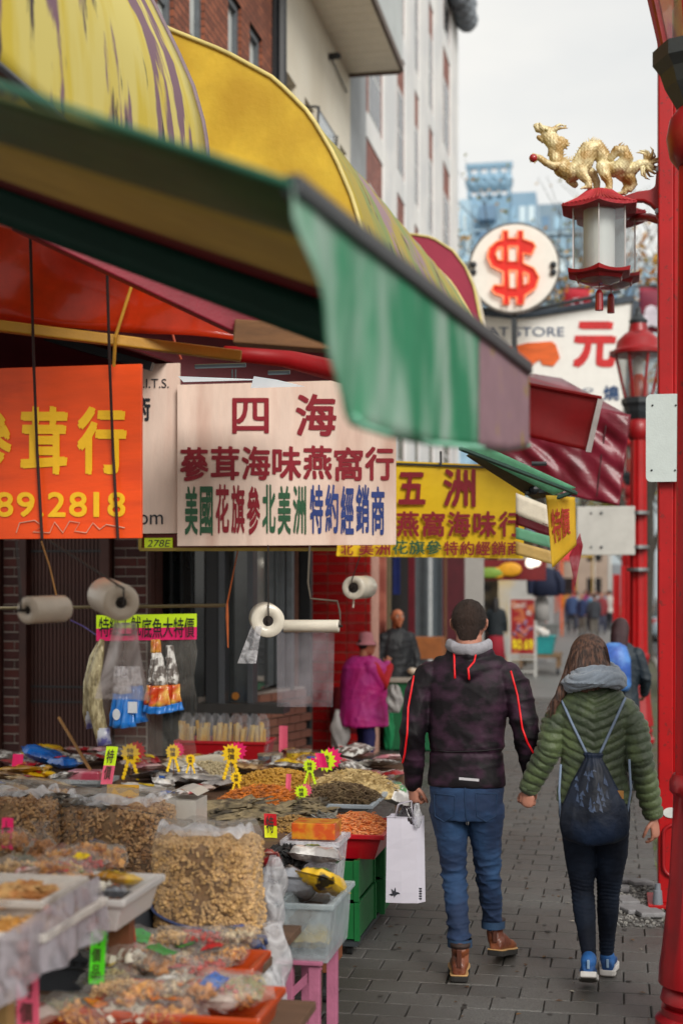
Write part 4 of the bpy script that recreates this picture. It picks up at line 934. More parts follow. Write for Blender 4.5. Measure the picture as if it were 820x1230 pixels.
barrel([(70, -260), (110, -120), (150, -45), (180, -5), (213, 62), (232, 105), (246, 155), (252, 215), (256, 300)], 1.6, 6.2, 'a', 'stained violet and yellow striped barrel awning at the top left corner', [M_blotch, M_blotch, mat('violet_piping', '7d6b72', .6)])
barrel([(110, -8), (160, 14), (205, 36), (270, 62), (330, 95), (372, 137), (402, 188), (424, 240), (440, 300), (446, 350)], 8.0, 13.2, 'b', 'big yellow quarter round awning with a streaked roof below the brown brick building', [M_blotch2, M_cyel, M_piping], Yp=8.0, grow=.045, slope=.02)
barrel([(430, 262), (452, 262), (470, 268), (490, 285), (503, 303), (515, 330), (520, 380)], 14.0, 14.1, 'd', 'darker rose awning end, the nearer of two round pink awnings', [M_cpink, M_cpink, M_piping])
barrel([(450, 283), (495, 284), (520, 288), (545, 304), (560, 324), (570, 348), (577, 385), (580, 430)], 15.5, 15.6, 'e', 'rose pink round awning end beside the dollar sign', [M_cpink, M_cpink, M_piping])
m = MB(); pts = [P(545, 300, 15.7), P(566, 330, 15.7), P(577, 360, 15.7), P(590, 430, 15.7), P(560, 430, 15.7)]
m.add(pts+[p+Vector((0, .02, 0)) for p in pts], [tuple(range(5)), tuple(range(9, 4, -1))]+[(i, i+5, (i+1) % 5+5, (i+1) % 5) for i in range(5)])
top(m, 'awning_side_flap', mat('cream_canvas', 'd3cbb8', .6), 'cream strip of canvas hugging the rose pink round awning', 'canvas')
# ------------------------------------------------------------------ clutter under the awnings
def cloth(quad, Ys, name, label, cat, m_, amp=.02, fr=9, nu=24, nv=12, thick=.004, ph=0, top_level=True, parent=None):
    """quad: four pixels (x,y) bottom-left, bottom-right, top-right, top-left; Ys their distances"""
    c = [P(x, y, Y) for (x, y), Y in zip(quad, Ys)]; q = MB()
    nrm = (c[1]-c[0]).cross(c[3]-c[0]).normalized()
    def fn(u, v):
        p = c[0].lerp(c[1], u).lerp(c[3].lerp(c[2], u), v)
        return p+nrm*amp*(math.sin(fr*u+ph+2*v)*.6+math.sin(fr*1.9*u-5*v+ph)*.3+.4*math.sin(7*v+3*u+ph))*(1-.6*v)
    q.grid(fn, nu, nv, thick)
    if parent is not None: return q.build(name, m_, parent, smooth=True)
    return top(q, name, m_, label, cat, smooth=True)
def beam(p, q, w, h, name, label, cat, m_, bevel=.006):
    m = MB(); m.bar(p, q, w, h); return top(m, name, m_, label, cat, bevel=bevel)
M_otarp = mat('orange_tarp', 'dc4414', .28, var=.25, scale=3, bump=.35, bscale=7, trans=.6, coat=.3)
M_wood = mat('old_wood', '6e4a2a', .7, var=.3, scale=4, bump=.3, stretch=(1, 8, 8))
M_ybar = mat('yellow_pole', 'b88420', .5, var=.2, scale=4)
cloth([(-40, 385), (330, 412), (300, 320), (-40, 258)], (5.56, 5.58, 5.58, 5.56), 'tarpaulin', 'glossy orange red tarpaulin sagging under the near awning', 'tarpaulin', M_otarp, .045, 10)
cloth([(-40, 470), (430, 476), (430, 385), (-40, 372)], (7.9, 8.8, 8.8, 7.9), 'dark_tarpaulin', 'dark maroon tarpaulin behind the yellow pole', 'tarpaulin', M_cmar, .03, 6)
beam(P(20, 262, 4.75), P(305, 398, 5.25), .05, .085, 'support_bar', 'long dark red awning arm slanting down to the wooden beam', 'bar', mat('beam_maroon', '8a1a2e', .5, var=.2, trans=.1))
beam(P(112, 262, 4.8), P(388, 388, 5.3), .03, .05, 'support_bar', 'thinner crimson awning arm just above the wider one', 'bar', M_cred)
beam(P(283, 400, 5.2), P(420, 410, 5.25), .1, .09, 'wood_beam', 'short weathered wooden beam behind the green valence', 'beam', M_wood)
beam(P(-30, 388, 5.4), P(290, 428, 5.75), .045, .045, 'yellow_pole', 'ochre yellow pole crossing above the orange sign', 'pole', M_ybar)
m = MB(); m.tube([P(270, 424, 6.6), P(340, 430, 6.8), P(430, 452, 7.2)], [.035, .045, .06], 12); top(m, 'rolled_awning', M_cred, 'rolled crimson canvas lying along the top of the pinkish board', 'canvas roll', smooth=True)
cloth([(232, 322), (330, 366), (372, 352), (238, 303)], (5.36, 5.42, 5.42, 5.36), 'yellow_sheet', 'bright yellow sheet peeking out below the awning arm', 'sheet', mat('bright_yellow_canvas', 'e3cc20', .5, trans=.5), .01, 5)
cloth([(240, 330), (376, 372), (384, 340), (250, 296)], (5.46, 5.5, 5.5, 5.46), 'red_sheet', 'red sheet behind the bright yellow one', 'sheet', M_cred, .01, 5)
for px, c0, y0, y1 in ((140, 'b07a18', 345, 440),):
    m = MB(); m.tube([P(158, 345, 5.5), P(150, 370, 5.5), P(139, 405, 5.5), P(137, 440, 5.55)], .007, 6); top(m, 'yellow_string', mat('yellow_cord', 'b5801c', .7), 'yellow cord tied to the top of the orange sign', 'cord')
m = MB(); m.tube([P(200, 372, 6.1), P(206, 395, 6.1), P(212, 418, 6.1), P(218, 432, 6.1)], .006, 6); top(m, 'frayed_string', mat('red_cord', '9c3a16', .7), 'frayed reddish cord dangling below the tarpaulin', 'cord')
# ceiling canopy added to keep the stalls dark, with fluorescent lamps
cn = thing('market_canopy', 'dark red canvas roof added to shade the stalls behind the hanging signs', 'canopy', (-2.4, 9, 3.3))
m = MB(); m.grid(lambda u, v: (-4+1.35*u, 5.0+6.2*v, 3.62-.4*u-.05*math.sin(6*v)), 10, 12, .01); m.build('canvas', M_cmar, cn, smooth=True)
for k in range(5): m = MB(); y = 5.1+1.5*k; m.bar((-4, y, 3.55), (-2.7, y, 3.16), .05, .05); m.build('rafter', M_bar, cn)
def ceiling_light(px0, py0, px1, py1, Y, label):
    t = thing('strip_light', label, 'light', P((px0+px1)/2, py0, Y), 'lit lamps under the awnings'); a, b = P(px0, py1, Y), P(px1, py0, Y); d = .3
    m = MB(); m.add([(a.x, Y, a.z), (b.x, Y, a.z-.02), (b.x-.05, Y+d*3, b.z+.05), (a.x-.25, Y+d*3, b.z+.05)], [(0, 1, 2, 3)]); m.build('diffuser', mat('lit_tube', 'dfeef2', .4, bump=0, emit=.3, var=.02), t)
    m = MB(); m.tube([(a.x, Y+.3, b.z+.04), (b.x, Y+.3, b.z+.04)], .012, 6); m.build('housing', M_bar, t)
ceiling_light(214, 437, 277, 452, 6.9, 'white strip light glowing above the pinkish board')
ceiling_light(305, 446, 332, 452, 6.9, 'small warm light just right of the strip light')
# right hand awning cluster
M_mtarp = mat('wrinkled_maroon_tarp', '6b1024', .4, var=.3, scale=5, bump=.9, bscale=9, trans=.2, coat=.2, col2='8a2038', mixs=3)
cb2 = thing('red_awning', 'boxy red awning with a white edge strip beyond the green valence', 'awning', P(670, 540, 9.5))
cloth([(612, 520), (707, 542), (722, 478), (615, 457)], (9.5, 9.5, 9.5, 9.5), 'front_fall', '', '', M_cred, .015, 4, parent=cb2)
cloth([(612, 456), (722, 479), (690, 468), (612, 446)], (9.5, 9.5, 10.6, 10.6), 'top_sheet', '', '', mat('crimson_canvas', '96142c', .5, var=.15, trans=.3), .005, 4, parent=cb2)
m = MB(); a_, b_ = P(721, 478, 9.48), P(706, 543, 9.48); m.bar(a_, b_, .035, .012, (0, 1, 0)); m.build('white_edge', mat('edge_white', 'c9c3c2', .6), cb2)
m = MB(); m.tube([P(612, 457, 9.48), P(722, 478, 9.48)], .012, 6); m.build('front_rail', M_cred, cb2)
mt = thing('maroon_awning', 'wrinkled maroon tarpaulin awning hanging low by the lamp post', 'awning', P(690, 600, 11.2))
cc = [P(575, 560, 11.2), P(743, 608, 11.2), P(757, 499, 11.2), P(575, 470, 11.2)]; q = MB(); nn = Vector((0, -1, 0)); rs = random.Random(4)
W_ = [(rs.uniform(4, 15), rs.uniform(4, 15), rs.uniform(0, 6), rs.uniform(.004, .012)) for _ in range(9)]
def fn(u, v):
    p = cc[0].lerp(cc[1], u).lerp(cc[3].lerp(cc[2], u), v); p = p+Vector((0, -.0, -.06*math.sin(math.pi*u)*(1-v)*.6)); h = sum(a*abs(math.sin(f*u+g*v+ph)) for f, g, ph, a in W_)
    return p+nn*h*1.3
q.grid(fn, 60, 34, .004); q.build('front_fall', M_mtarp, mt, smooth=True)
m = MB(); m.tube([P(575, 470, 11.2), P(757, 500, 11.2)], .014, 6); m.tube([P(729, 500, 11.14), P(722, 545, 11.14), P(716, 596, 11.14)], .006, 5); m.build('seam', mat('seam_dark', '3d0a14', .6), mt)
q = MB(); q.grid(lambda u, v: P(575+182*u, 470+30*u, 11.2+1.5*v)+Vector((-.6*v, 0, .35*v)), 8, 6, .004); q.build('top_sheet', M_mtarp, mt, smooth=True)
# small green awning with yellow valence
ga = thing('green_awning', 'mint green awning edge sloping above the yellow board with striped underside', 'awning', P(640, 590, 8.0))
E0, E1 = P(553, 536, 7.1), P(691, 590, 8.3)
cloth([(553, 538), (664, 595), (691, 586), (572, 531)], (7.1, 8.2, 8.3, 7.2), 'edge_sheet', '', '', mat('mint_canvas', 'aee6cc', .5, var=.1, trans=.8), .004, 4, 20, 4, parent=ga)
m = MB(); m.tube([E0+Vector((0, 0, -.012)), E1+Vector((0, 0, -.012))], .013, 6); m.tube([E1, E1+Vector((-.15, 0, -.05))], .013, 6); m.build('edge_rail', mat('rail_green', '27493f', .5), ga)
cloth([(560, 548), (640, 600), (668, 596), (570, 540)], (7.3, 8.35, 8.35, 7.3), 'underside', '', '', mat('mud_canvas', '6d6344', .7, trans=.2), .003, 4, 12, 4, parent=ga)  # olive sheet paints the shadow below the mint edge
m = MB(); a_ = P(700, 0, 8.3); m.ball(P(641, 588, 8.1), .03, 8, 6); m.tube([P(630, 592, 8.1), P(655, 590, 8.15)], .014, 6); m.build('elbow_joint', M_bar, ga)
for (x0_, y0_, x1_, y1_, h_, m_, nm) in ((625, 592, 657, 607, 26, mat('cream_canvas', 'd3cbb8', .6), 0), (625, 617, 657, 630, 13, M_cmar, 1), (625, 633, 660, 644, 14, mat('mint_canvas', '84c8ac', .5), 2), (625, 650, 662, 662, 16, mat('straw_canvas', 'd0b06a', .6, trans=.3), 3)):
    cloth([(x0_-6, y0_+h_), (x1_+2, y1_+h_), (x1_, y1_), (x0_-6, y0_)], (9.0,)*4, 'stripe_panel', '', '', m_, .004, 4, 8, 4, parent=ga)
yv = thing('yellow_valence', 'bright yellow hanging cloth with worn red characters at the end of the mint awning', 'cloth', P(672, 682, 8.4))
c5 = [P(663, 682, 8.35), P(692, 655, 8.5), P(690, 597, 8.4), P(655, 595, 8.25)]; m = MB()
m.grid(lambda u, v: c5[0].lerp(c5[1], u).lerp(c5[3].lerp(c5[2], u), v)+Vector((0, .02*math.sin(5*u+3*v), 0)), 14, 14, .003); m.build('cloth', mat('valence_yellow', 'efca3c', .6, var=.1, trans=.45), yv, smooth=True)
m = MB(); vs_ = c5
def onv(u, v): p = c5[0].lerp(c5[1], u).lerp(c5[3].lerp(c5[2], u), v); return p+Vector((0, .02*math.sin(5*u+3*v)-.012, 0))
for ch, u0 in (('特', .12), ('價', .45)): put_glyph(m, ch, lambda u, v: onv(u0+.34*u, .3+.5*v), .02)
m.build('lettering', mat('worn_red', 'a8352a', .6), yv)
cloth([(690, 706), (699, 655), (696, 640), (683, 668)], (9.2,)*4, 'red_streamer', 'crimson and pink paper streamer hanging below the yellow valence', 'streamer', mat('streamer_red', 'b01c34', .6, col2='d08c98', mixs=6), .01, 4, 8, 8)
m = MB(); m.tube([P(638, 557, 8.6), P(656, 557, 8.6)], .013, 8); top(m, 'black_tube', M_dark, 'short black tube end poking out over the yellow board', 'tube')
# ------------------------------------------------------------------ ground floor shop fronts
M_brn = mat('brown_painted_steel', '3d1e18', .6, var=.25, scale=6, bump=.1, col2='4a261e', mixs=2)
M_brk = [mat('pillar_brick_'+a, c, .8, var=.25, scale=20, bump=.5, bscale=60) for a, c in (('a', '431a17'), ('b', '50211b'), ('c', '381816'))]
M_mort = mat('mortar', 'a39a92', .9, var=.2, scale=30, bump=.3)
YF = 11.3
sf = thing('shop_front', 'brown shuttered shop front with narrow brick pillars behind the near stall', 'shop front', (-3.6, YF, 0))
def xr(px, Y=YF): return P(px, 700, Y).x
def brick_pier(px0, px1, Y, parent, z0=.3, z1=2.75, course=.078, bl=.2, mats=M_brk, mort=M_mort, name='brick', meshcache={}):
    x0, x1 = xr(px0, Y), xr(px1, Y); m = MB(); m.box((x0, Y+.012, z0), (x1, Y+.3, z1)); m.build('pier', mort, parent)
    n = int((z1-z0)/course); g = .006
    for r in range(n):
        x = x0-(bl/2 if r % 2 else 0)
        while x < x1-.01:
            a, b = max(x, x0)+g, min(x+bl, x1)-g
            if b-a > .025:
                q = MB(); z = z0+r*course; q.box((-(b-a)/2, 0, 0), ((b-a)/2, .05, course-2*g))
                k = (round(b-a, 3), name, r*7 % len(mats))
                if k not in meshcache: meshcache[k] = q.mesh(name, mats[(r*7) % len(mats)])
                o = bpy.data.objects.new(name, meshcache[k]); COL.objects.link(o); o.parent = parent; o.location = Vector(((a+b)/2, Y+random.uniform(-.002, .003), z+g))-roots(parent)
            x += bl
brick_pier(4, 28, YF-.05, sf); brick_pier(137, 176, YF-.05, sf)
def slatdoor(px0, px1, Y, n, parent, seams):
    x0, x1 = xr(px0, Y), xr(px1, Y); w = (x1-x0)/n
    m = MB(); m.box((x0, Y+.03, .2), (x1, Y+.06, 2.75)); d = m.build('shutter', M_brn, parent)
    q = MB(); q.box((-w*.36, 0, 0), (w*.36, .03, 2.5)); me = q.mesh('slat', M_brn)
    for i in range(n):
        o = bpy.data.objects.new('slat', me); COL.objects.link(o); o.parent = d; o.location = Vector((x0+w*(i+.5), Y, .25))-roots(d)
    m = MB()
    for s in seams: z = P(80, s, Y).z; m.box((x0, Y-.006, z-.008), (x1, Y+.028, z+.008))
    m.build('seam_rail', M_blackp, d)
slatdoor(37, 127, YF, 20, sf, (662, 825, 843))
m = MB()
for a, b, dy in ((-30, 3, .0), (28, 37, -.09), (127, 137, -.11), (0, 6, -.1), (176, 182, -.02)): m.box((xr(a), YF+dy, .15), (xr(b), YF+.1, 2.75))
m.build('door_frame', M_brn, sf, bevel=.006)
m = MB(); m.box((-6.5, YF+.12, 0), (xr(182), YF+.3, 3.4)); m.build('wall', M_brn, sf)
m = MB(); m.box((-6.5, YF-.1, 2.75), (xr(182), YF+.12, 3.4)); m.build('lintel', M_brn, sf)
# window bay
gl = thing('shop_window', 'dark grey framed shop window bay mirroring the magenta coat', 'window', (-3, YF+1, 0))
M_gf = mat('grey_window_frame', '4a4d52', .4, var=.1, metal=.3)
M_dg = mat('dark_shop_glass', '23292c', .06, var=.3, scale=2, bump=0, spec=.8)
def frame_box(a, b, Y, Y2, m_=M_gf, nm='frame', z0=.5, z1=2.75): q = MB(); q.box((xr(a, Y), Y, z0), (xr(b, Y), Y2, z1)); q.build(nm, m_, gl, bevel=.004)
Yg = YF+.5
q = MB(); q.box((xr(180, Yg), Yg+.06, .5), (xr(243, Yg), Yg+.08, 2.75)); q.build('pane', M_dg, gl)
for a in (190, 203, 216, 229): frame_box(a, a+3, Yg+.03, Yg+.06, mat('blind_strip', '2c3338', .5), 'blind_strip', .6)
frame_box(247, 262, Yg-.1, Yg+.1, M_blackp); frame_box(262, 270, Yg-.12, Yg+.1)
q = MB(); q.box((xr(270, Yg), Yg+.04, .85), (xr(300, Yg), Yg+.06, 2.75)); q.build('pane', mat('grey_glass', '3a4042', .1, var=.2, bump=0, spec=.8), gl)
frame_box(297, 304, Yg-.06, Yg+.1); q = MB(); c_ = P(283, 836, Yg+.035); q.tube([(c_.x, Yg+.03, c_.z), (c_.x, Yg+.038, c_.z)], .033, 20); q.build('orange_sticker', mat('sticker_orange', 'c07a2a', .5), gl)
q = MB(); q.box((xr(243, Yg), Yg-.14, .78), (xr(345, Yg), Yg+.1, .86)); q.build('sill', mat('dark_sill', '2d2a28', .5), gl)
# mirror-like side pane angled towards the street
ma, mb_ = P(303, 700, Yg+.0), P(338, 700, Yg+1.3)
q = MB(); q.add([(ma.x, ma.y, .95), (mb_.x, mb_.y, .95), (mb_.x, mb_.y, 2.75), (ma.x, ma.y, 2.75)], [(0, 1, 2, 3)]); q.build('mirror_pane', mat('mirror_glass', '9fa5a6', .05, metal=.85, var=.05, bump=0), gl)
q = MB(); q.bar((mb_.x, mb_.y-.02, .9), (mb_.x, mb_.y-.02, 2.75), .09, .09, (0, 1, 0)); q.bar((mb_.x+.09, mb_.y-.02, .5), (mb_.x+.09, mb_.y-.02, 2.75), .06, .08, (0, 1, 0)); q.build('frame', mat('pale_frame', '747a80', .4, metal=.4), gl, bevel=.005)
# sloping brick plinth under the mirror pane
pw = thing('brick_plinth', 'low brown brick plinth slanting back under the mirror pane', 'wall', (-2.6, Yg+.6, 0))
pa, pb = P(262, 900, Yg-.02), P(368, 860, Yg+1.5); L_ = Vector((pb.x-pa.x, pb.y-pa.y, 0)); LL = L_.length; ld = L_.normalized(); ln = Vector((ld.y, -ld.x, 0))
q = MB(); a0 = Vector((pa.x, pa.y, 0)); q.add([a0-ln*.02, a0+L_-ln*.02, a0+L_-ln*.2, a0-ln*.2]+[v+Vector((0, 0, .9)) for v in (a0-ln*.02, a0+L_-ln*.02, a0+L_-ln*.2, a0-ln*.2)], [(0,3,2,1),(4,5,6,7),(0,1,5,4),(1,2,6,5),(2,3,7,6),(3,0,4,7)]); q.build('mortar_core', M_mort, pw)
M_tb = [mat('tan_brick_'+a, c, .8, var=.2, scale=20, bump=.4) for a, c in (('a', '8a5a48'), ('b', '7a4c3e'))]
bm_ = [MB().box((0, -.02, 0), (.21, .02, .066)).mesh('brick', m_) for m_ in M_tb]
for r in range(11):
    s = -.11*(r % 2)
    while s < LL-.1:
        o = bpy.data.objects.new('brick', bm_[(r+int(s*10)) % 2]); COL.objects.link(o); o.parent = pw; p_ = a0+ld*max(s, 0)+Vector((0, 0, .03+r*.078)); o.location = p_-roots(pw); o.rotation_euler = (0, 0, math.atan2(ld.y, ld.x)); s += .222
# black and grey uprights before the red tiles
up = thing('door_post', 'tall black and bronze door posts left of the red tiled pillar', 'door post', (xr(360, 13.4), 13.4, 0))
for a, b, c in ((346, 352, M_blackp), (353, 358, mat('bronze_strip', '7a5346', .5)), (359, 373, M_blackp)):
    q = MB(); q.box((xr(a, 13.4), 13.4, 0), (xr(b, 13.4), 13.5, 3.1)); q.build('upright', c, up, bevel=.006)
# red tiled pillar
YT2 = 15.3
tp2 = thing('tiled_pillar', 'red tiled wall pillar behind the woman in the magenta coat', 'wall', (xr(406, YT2), YT2, 0))
M_tile = [mat('red_tile_'+a, c, .25, var=.12, scale=8, bump=.06, coat=.3) for a, c in (('a', 'b0191b'), ('b', 'ba1d1e'), ('c', 'a51518'))]
x0_, x1_ = xr(371, YT2), xr(446, YT2); q = MB(); q.box((x0_, YT2+.01, .0), (x1_, YT2+.5, 3.2)); q.build('grout', mat('tile_grout', 'c49484', .8), tp2)
tw, th = .212, .108; tm = [MB().box((0, 0, 0), (tw-.013, .02, th-.013)).mesh('tile', m_) for m_ in M_tile]; tmn = [MB().box((0, 0, 0), ((x1_-x0_)-3*tw-.013, .02, th-.013)).mesh('tile', m_) for m_ in M_tile]
for r in range(28):
    for c in range(4):
        x = x0_+c*tw+.004
        o = bpy.data.objects.new('tile', (tm if c < 3 else tmn)[random.randrange(3)]); COL.objects.link(o); o.parent = tp2; o.location = Vector((x, YT2-.008+random.uniform(-.001, .001), .06+r*th))-roots(tp2)
# shop interiors further along
sh = thing('open_shop', 'open shop bay behind the old man, salmon brick edge and hanging blue cloth', 'shop front', (xr(490, 18), 17, 0))
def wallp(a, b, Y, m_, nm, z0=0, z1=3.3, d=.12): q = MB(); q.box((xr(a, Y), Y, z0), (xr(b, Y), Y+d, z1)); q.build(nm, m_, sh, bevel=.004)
wallp(446, 452, 16, M_blackp, 'edge_post'); wallp(451, 462, 16.2, mat('salmon_brick', 'a8604e', .8, var=.3, scale=12, col2='8a4438', mixs=6), 'brick_edge')
wallp(461, 468, 16.6, mat('olive_post', '5c4f38', .7), 'post'); wallp(467, 492, 19, mat('dark_interior', '1a1718', .8, var=.3), 'dark_doorway', d=.1)  # doorway is a flat panel, its darkness painted on
wallp(472, 480, 18.6, mat('blue_cloth', '1e2f7a', .7, var=.2), 'blue_cloth', P(476, 705, 18.6).z-.1, 3, .03); wallp(490, 497, 18.2, M_cmar, 'maroon_post')
wallp(497, 515, 19.5, mat('grey_door', '5f666b', .5, var=.15), 'grey_door'); wallp(514, 518, 19.2, mat('white_post', 'a4a9ab', .5), 'white_post'); wallp(518, 530, 20, mat('slate_panel', '4d565d', .5), 'slate_panel')
wallp(529, 557, 20.5, mat('maroon_panel', '4f1620', .5, var=.2), 'maroon_panel'); wallp(533, 536, 19.8, mat('brown_pole', '5e3d24', .6), 'pole', d=.05)
wallp(556, 580, 21.5, mat('pale_pillar', '9f9c98', .7, var=.1, scale=3), 'pale_pillar')
wallp(578, 604, 36, mat('dim_interior', '3b3a3c', .8, var=.5, scale=1.5, col2='8c8066', mixs=2), 'dim_interior', d=.3, z1=3)  # flat panel with the dim shop interior painted in mottled colour
wallp(490, 530, 17.6, mat('timber_counter', '8a4f22', .6, var=.2), 'timber_counter', .95, 1.22, .4)
for i, (a, b) in enumerate(((488, 1.5), (494, 2.2), (505, 3.0))): pass
# red tiled upright and facades that close the wall line
cl = thing('wall_return', 'dark party wall closing the side of the shop window bay', 'wall', (-4, 13, 0))
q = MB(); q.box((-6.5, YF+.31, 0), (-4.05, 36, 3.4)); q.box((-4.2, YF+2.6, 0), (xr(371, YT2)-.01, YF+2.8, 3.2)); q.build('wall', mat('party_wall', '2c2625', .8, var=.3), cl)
# fruit signs / bunting at far shop
fs = thing('fruit_fascia', 'dark red fascia painted with yellow and green fruit over the far shop', 'sign', P(615, 695, 24))
a, b = P(578, 697, 24), P(655, 672, 24); q = MB(); q.box((a.x, 24, a.z), (b.x, 24.05, b.z)); q.build('panel', mat('fascia_red', '6d1016', .5), fs)
q = MB(); q.ball(P(612, 684, 23.97), .2, 14, 8, (1, .15, .6)); q.ball(P(598, 688, 23.97), .12, 12, 8, (1, .15, .8)); q.build('yellow_fruit', mat('fruit_yellow', 'd99a18', .6), fs, smooth=True)
q = MB(); q.ball(P(588, 688, 23.97), .2, 14, 8, (1.3, .15, .45)); q.build('green_fruit', mat('fruit_green', '7a9a3c', .6), fs, smooth=True)
q = MB(); q.ball(P(637, 676, 23.5), .09, 12, 8); q.ball(P(643, 675, 23.5), .08, 12, 8); top(q, 'bare_bulb', mat('lit_bulb', 'fff2e0', .4, emit=.8, bump=0, var=0), 'glowing bare bulb pair in front of the fruit fascia', 'light', smooth=True)
# hanging clothes
def garment(px, py0, py1, Y, w, label, m_, slv=True):
    a = P(px, py0, Y); z0 = P(px, py1, Y).z; t = MB(); h = a.z-z0
    t.ell([(a.x, Y, z0, w*.5, .1), (a.x, Y, z0+h*.5, w*.46, .1), (a.x, Y, a.z-.12, w*.44, .09), (a.x, Y, a.z-.03, w*.3, .06), (a.x, Y, a.z, w*.12, .05)], 16)
    if slv:
        for s in (-1, 1): t.limb([(a.x+s*w*.4, Y, a.z-.12), (a.x+s*w*.56, Y, a.z-h*.5), (a.x+s*w*.58, Y, a.z-h*.85)], [.08, .08, .06], 8)
    t.tube([(a.x, Y, a.z), (a.x, Y, a.z+.12), (a.x+.05, Y, a.z+.2)], .01, 6)
    top(t, 'hanging_coat', m_, label, 'coat', 'garments hung outside the shops', smooth=True)
garment(655, 682, 716, 26, .48, 'navy coat on a hanger above the sandwich board', mat('navy_cloth', '141d38', .8))
garment(650, 714, 745, 26.2, .28, 'pale grey trousers hanging below the navy coat', mat('pale_cloth', '9a9896', .8), False)
garment(611, 664, 690, 27, .2, 'small grey blouse hanging between the fruit fascia and the navy coat', mat('blouse_grey', '7c8288', .8))
# pale wall behind clothes, far right of shops
q = MB(); q.box((xr(640, 30), 30, 0), (xr(684, 30)+.0, 30.3, 3.2)); 
t = thing('far_stall_frame', 'white panelled far shop entrance behind the hanging coats', 'shop front', (xr(640, 35), 35, 0))
q = MB(); q.box((xr(598, 35), 35, 0), (xr(640, 35), 35.2, 3.1)); q.build('panel', mat('panel_white', 'a9a8a4', .7, var=.2, scale=1, col2='c2a86a', mixs=.8), t); q = MB(); q.box((xr(656, 35), 35.1, 0), (xr(664, 35), 35.3, 3.1)); q.build('post', mat('panel_grey', '8c8d8e', .7), t)
q = MB(); q.box((xr(598, 34.5), 34.5, 3.0), (xr(672, 34.5), 38, 3.2)); q.build('roof', M_cmar, t)
# pavement sandwich board
sb = thing('sandwich_board', 'red price board with yellow price on a white metal stand', 'sign', (xr(628, 29.5), 29.3, 0))
Yb = 29.2; a, b = P(613, 785, Yb), P(641, 720, Yb); q = MB(); q.box((a.x, Yb, a.z), (b.x, Yb+.04, b.z)); bo = q.build('panel', mat('board_red', '8c1218', .5, var=.2, scale=5, col2='b0603a', mixs=4, ramp=(.55, .6)), sb)
q = MB()
for x in (a.x-.02, b.x+.02): q.bar((x, Yb+.02, 0), (x, Yb+.02, b.z), .035, .035); q.bar((x, Yb+.5, 0), (x, Yb+.05, b.z), .03, .03)
for z in (.12, .38, a.z-.03, b.z+.02): q.bar((a.x-.02, Yb+.02, z), (b.x+.02, Yb+.02, z), .03, .03)
q.build('stand', mat('stand_white', 'b9b9b5', .5), sb)
q = MB(); latin_px(q, 'Look!', 616, 723, 631, 730, Yb-.012, .04); latin_px(q, 'So fresh!', 616, 733, 636, 741, Yb-.012, .04) if False else latin_px(q, 'ea.', 632, 733, 638, 739, Yb-.012, .04); q.build('lettering', mat('ink_white', 'd9d6d2', .5), bo)
q = MB(); text_px(q, '$0.69', 615, 768, 640, 780, Yb-.012, .05, .05, 0, 0, [1, 1, .5, 1, 1]); q.build('price', mat('price_yellow', 'e8d01c', .5), bo)
q = MB(); rs = random.Random(3)
for k in range(12): q.ball(P(rs.uniform(617, 637), rs.uniform(746, 764), Yb-.01), .045, 8, 5, (1.2, .2, 1))
q.build('fruit_print', mat('fruit_print', 'c2684a', .6, col2='4a5a8a', mixs=20), bo, smooth=True)
# teal bins on a cart beyond the board
ct = thing('produce_cart', 'wooden cart carrying a teal bin of wrapped produce', 'cart', (xr(645, 30.5), 30.5, 0))
q = MB(); a, b = P(622, 790, 30.2), P(672, 786, 30.2); q.box((a.x, 30.2, .36), (b.x, 31.6, .42))
for x in (a.x+.05, b.x-.05):
    for y in (30.25, 31.5): q.box((x-.03, y, 0.1), (x+.03, y+.06, .36))
q.build('deck', mat('deck_wood', '7a6044', .7), ct)
for x in (a.x+.05, b.x-.05): q = MB(); q.tube([(x-.03, 30.3, .08), (x+.03, 30.3, .08)], .08, 14); q.build('wheel', M_dark, ct)
def bin_mb(x0, y0, x1, y1, z0, z1, t=.012, fl=.05, rim=.02):
    m = MB(); o = [(x0+fl, y0+fl, z0), (x1-fl, y0+fl, z0), (x1-fl, y1-fl, z0), (x0+fl, y1-fl, z0), (x0, y0, z1), (x1, y0, z1), (x1, y1, z1), (x0, y1, z1)]
    i = [(x0+fl+t, y0+fl+t, z0+t), (x1-fl-t, y0+fl+t, z0+t), (x1-fl-t, y1-fl-t, z0+t), (x0+fl+t, y1-fl-t, z0+t), (x0+t, y0+t, z1), (x1-t, y0+t, z1), (x1-t, y1-t, z1), (x0+t, y1-t, z1)]
    m.add(o+i, [(0,3,2,1),(0,1,5,4),(1,2,6,5),(2,3,7,6),(3,0,4,7),(8,9,10,11),(8,12,13,9),(9,13,14,10),(10,14,15,11),(11,15,12,8),(4,5,13,12),(5,6,14,13),(6,7,15,14),(7,4,12,15)])
    if rim:
        r = rim
        for a_, b_ in (((x0-r, y0-r, z1-.02), (x1+r, y0, z1+.004)), ((x0-r, y1, z1-.02), (x1+r, y1+r, z1+.004)), ((x0-r, y0, z1-.02), (x0, y1, z1+.004)), ((x1, y0, z1-.02), (x1+r, y1, z1+.004))): m.box(a_, b_)
    return m
q = bin_mb(a.x+.1, 30.25, b.x-.12, 31.2, .43, .8); top(q, 'teal_bin', mat('teal_plastic', '2a8f92', .4), 'teal plastic bin on the far produce cart', 'bin', bevel=.006)
q = MB(); rs = random.Random(9)
for k in range(26): q.ball((rs.uniform(a.x+.2, b.x-.25), rs.uniform(30.35, 31.1), .84+rs.uniform(-.03, .12)), rs.uniform(.06, .1), 8, 6)
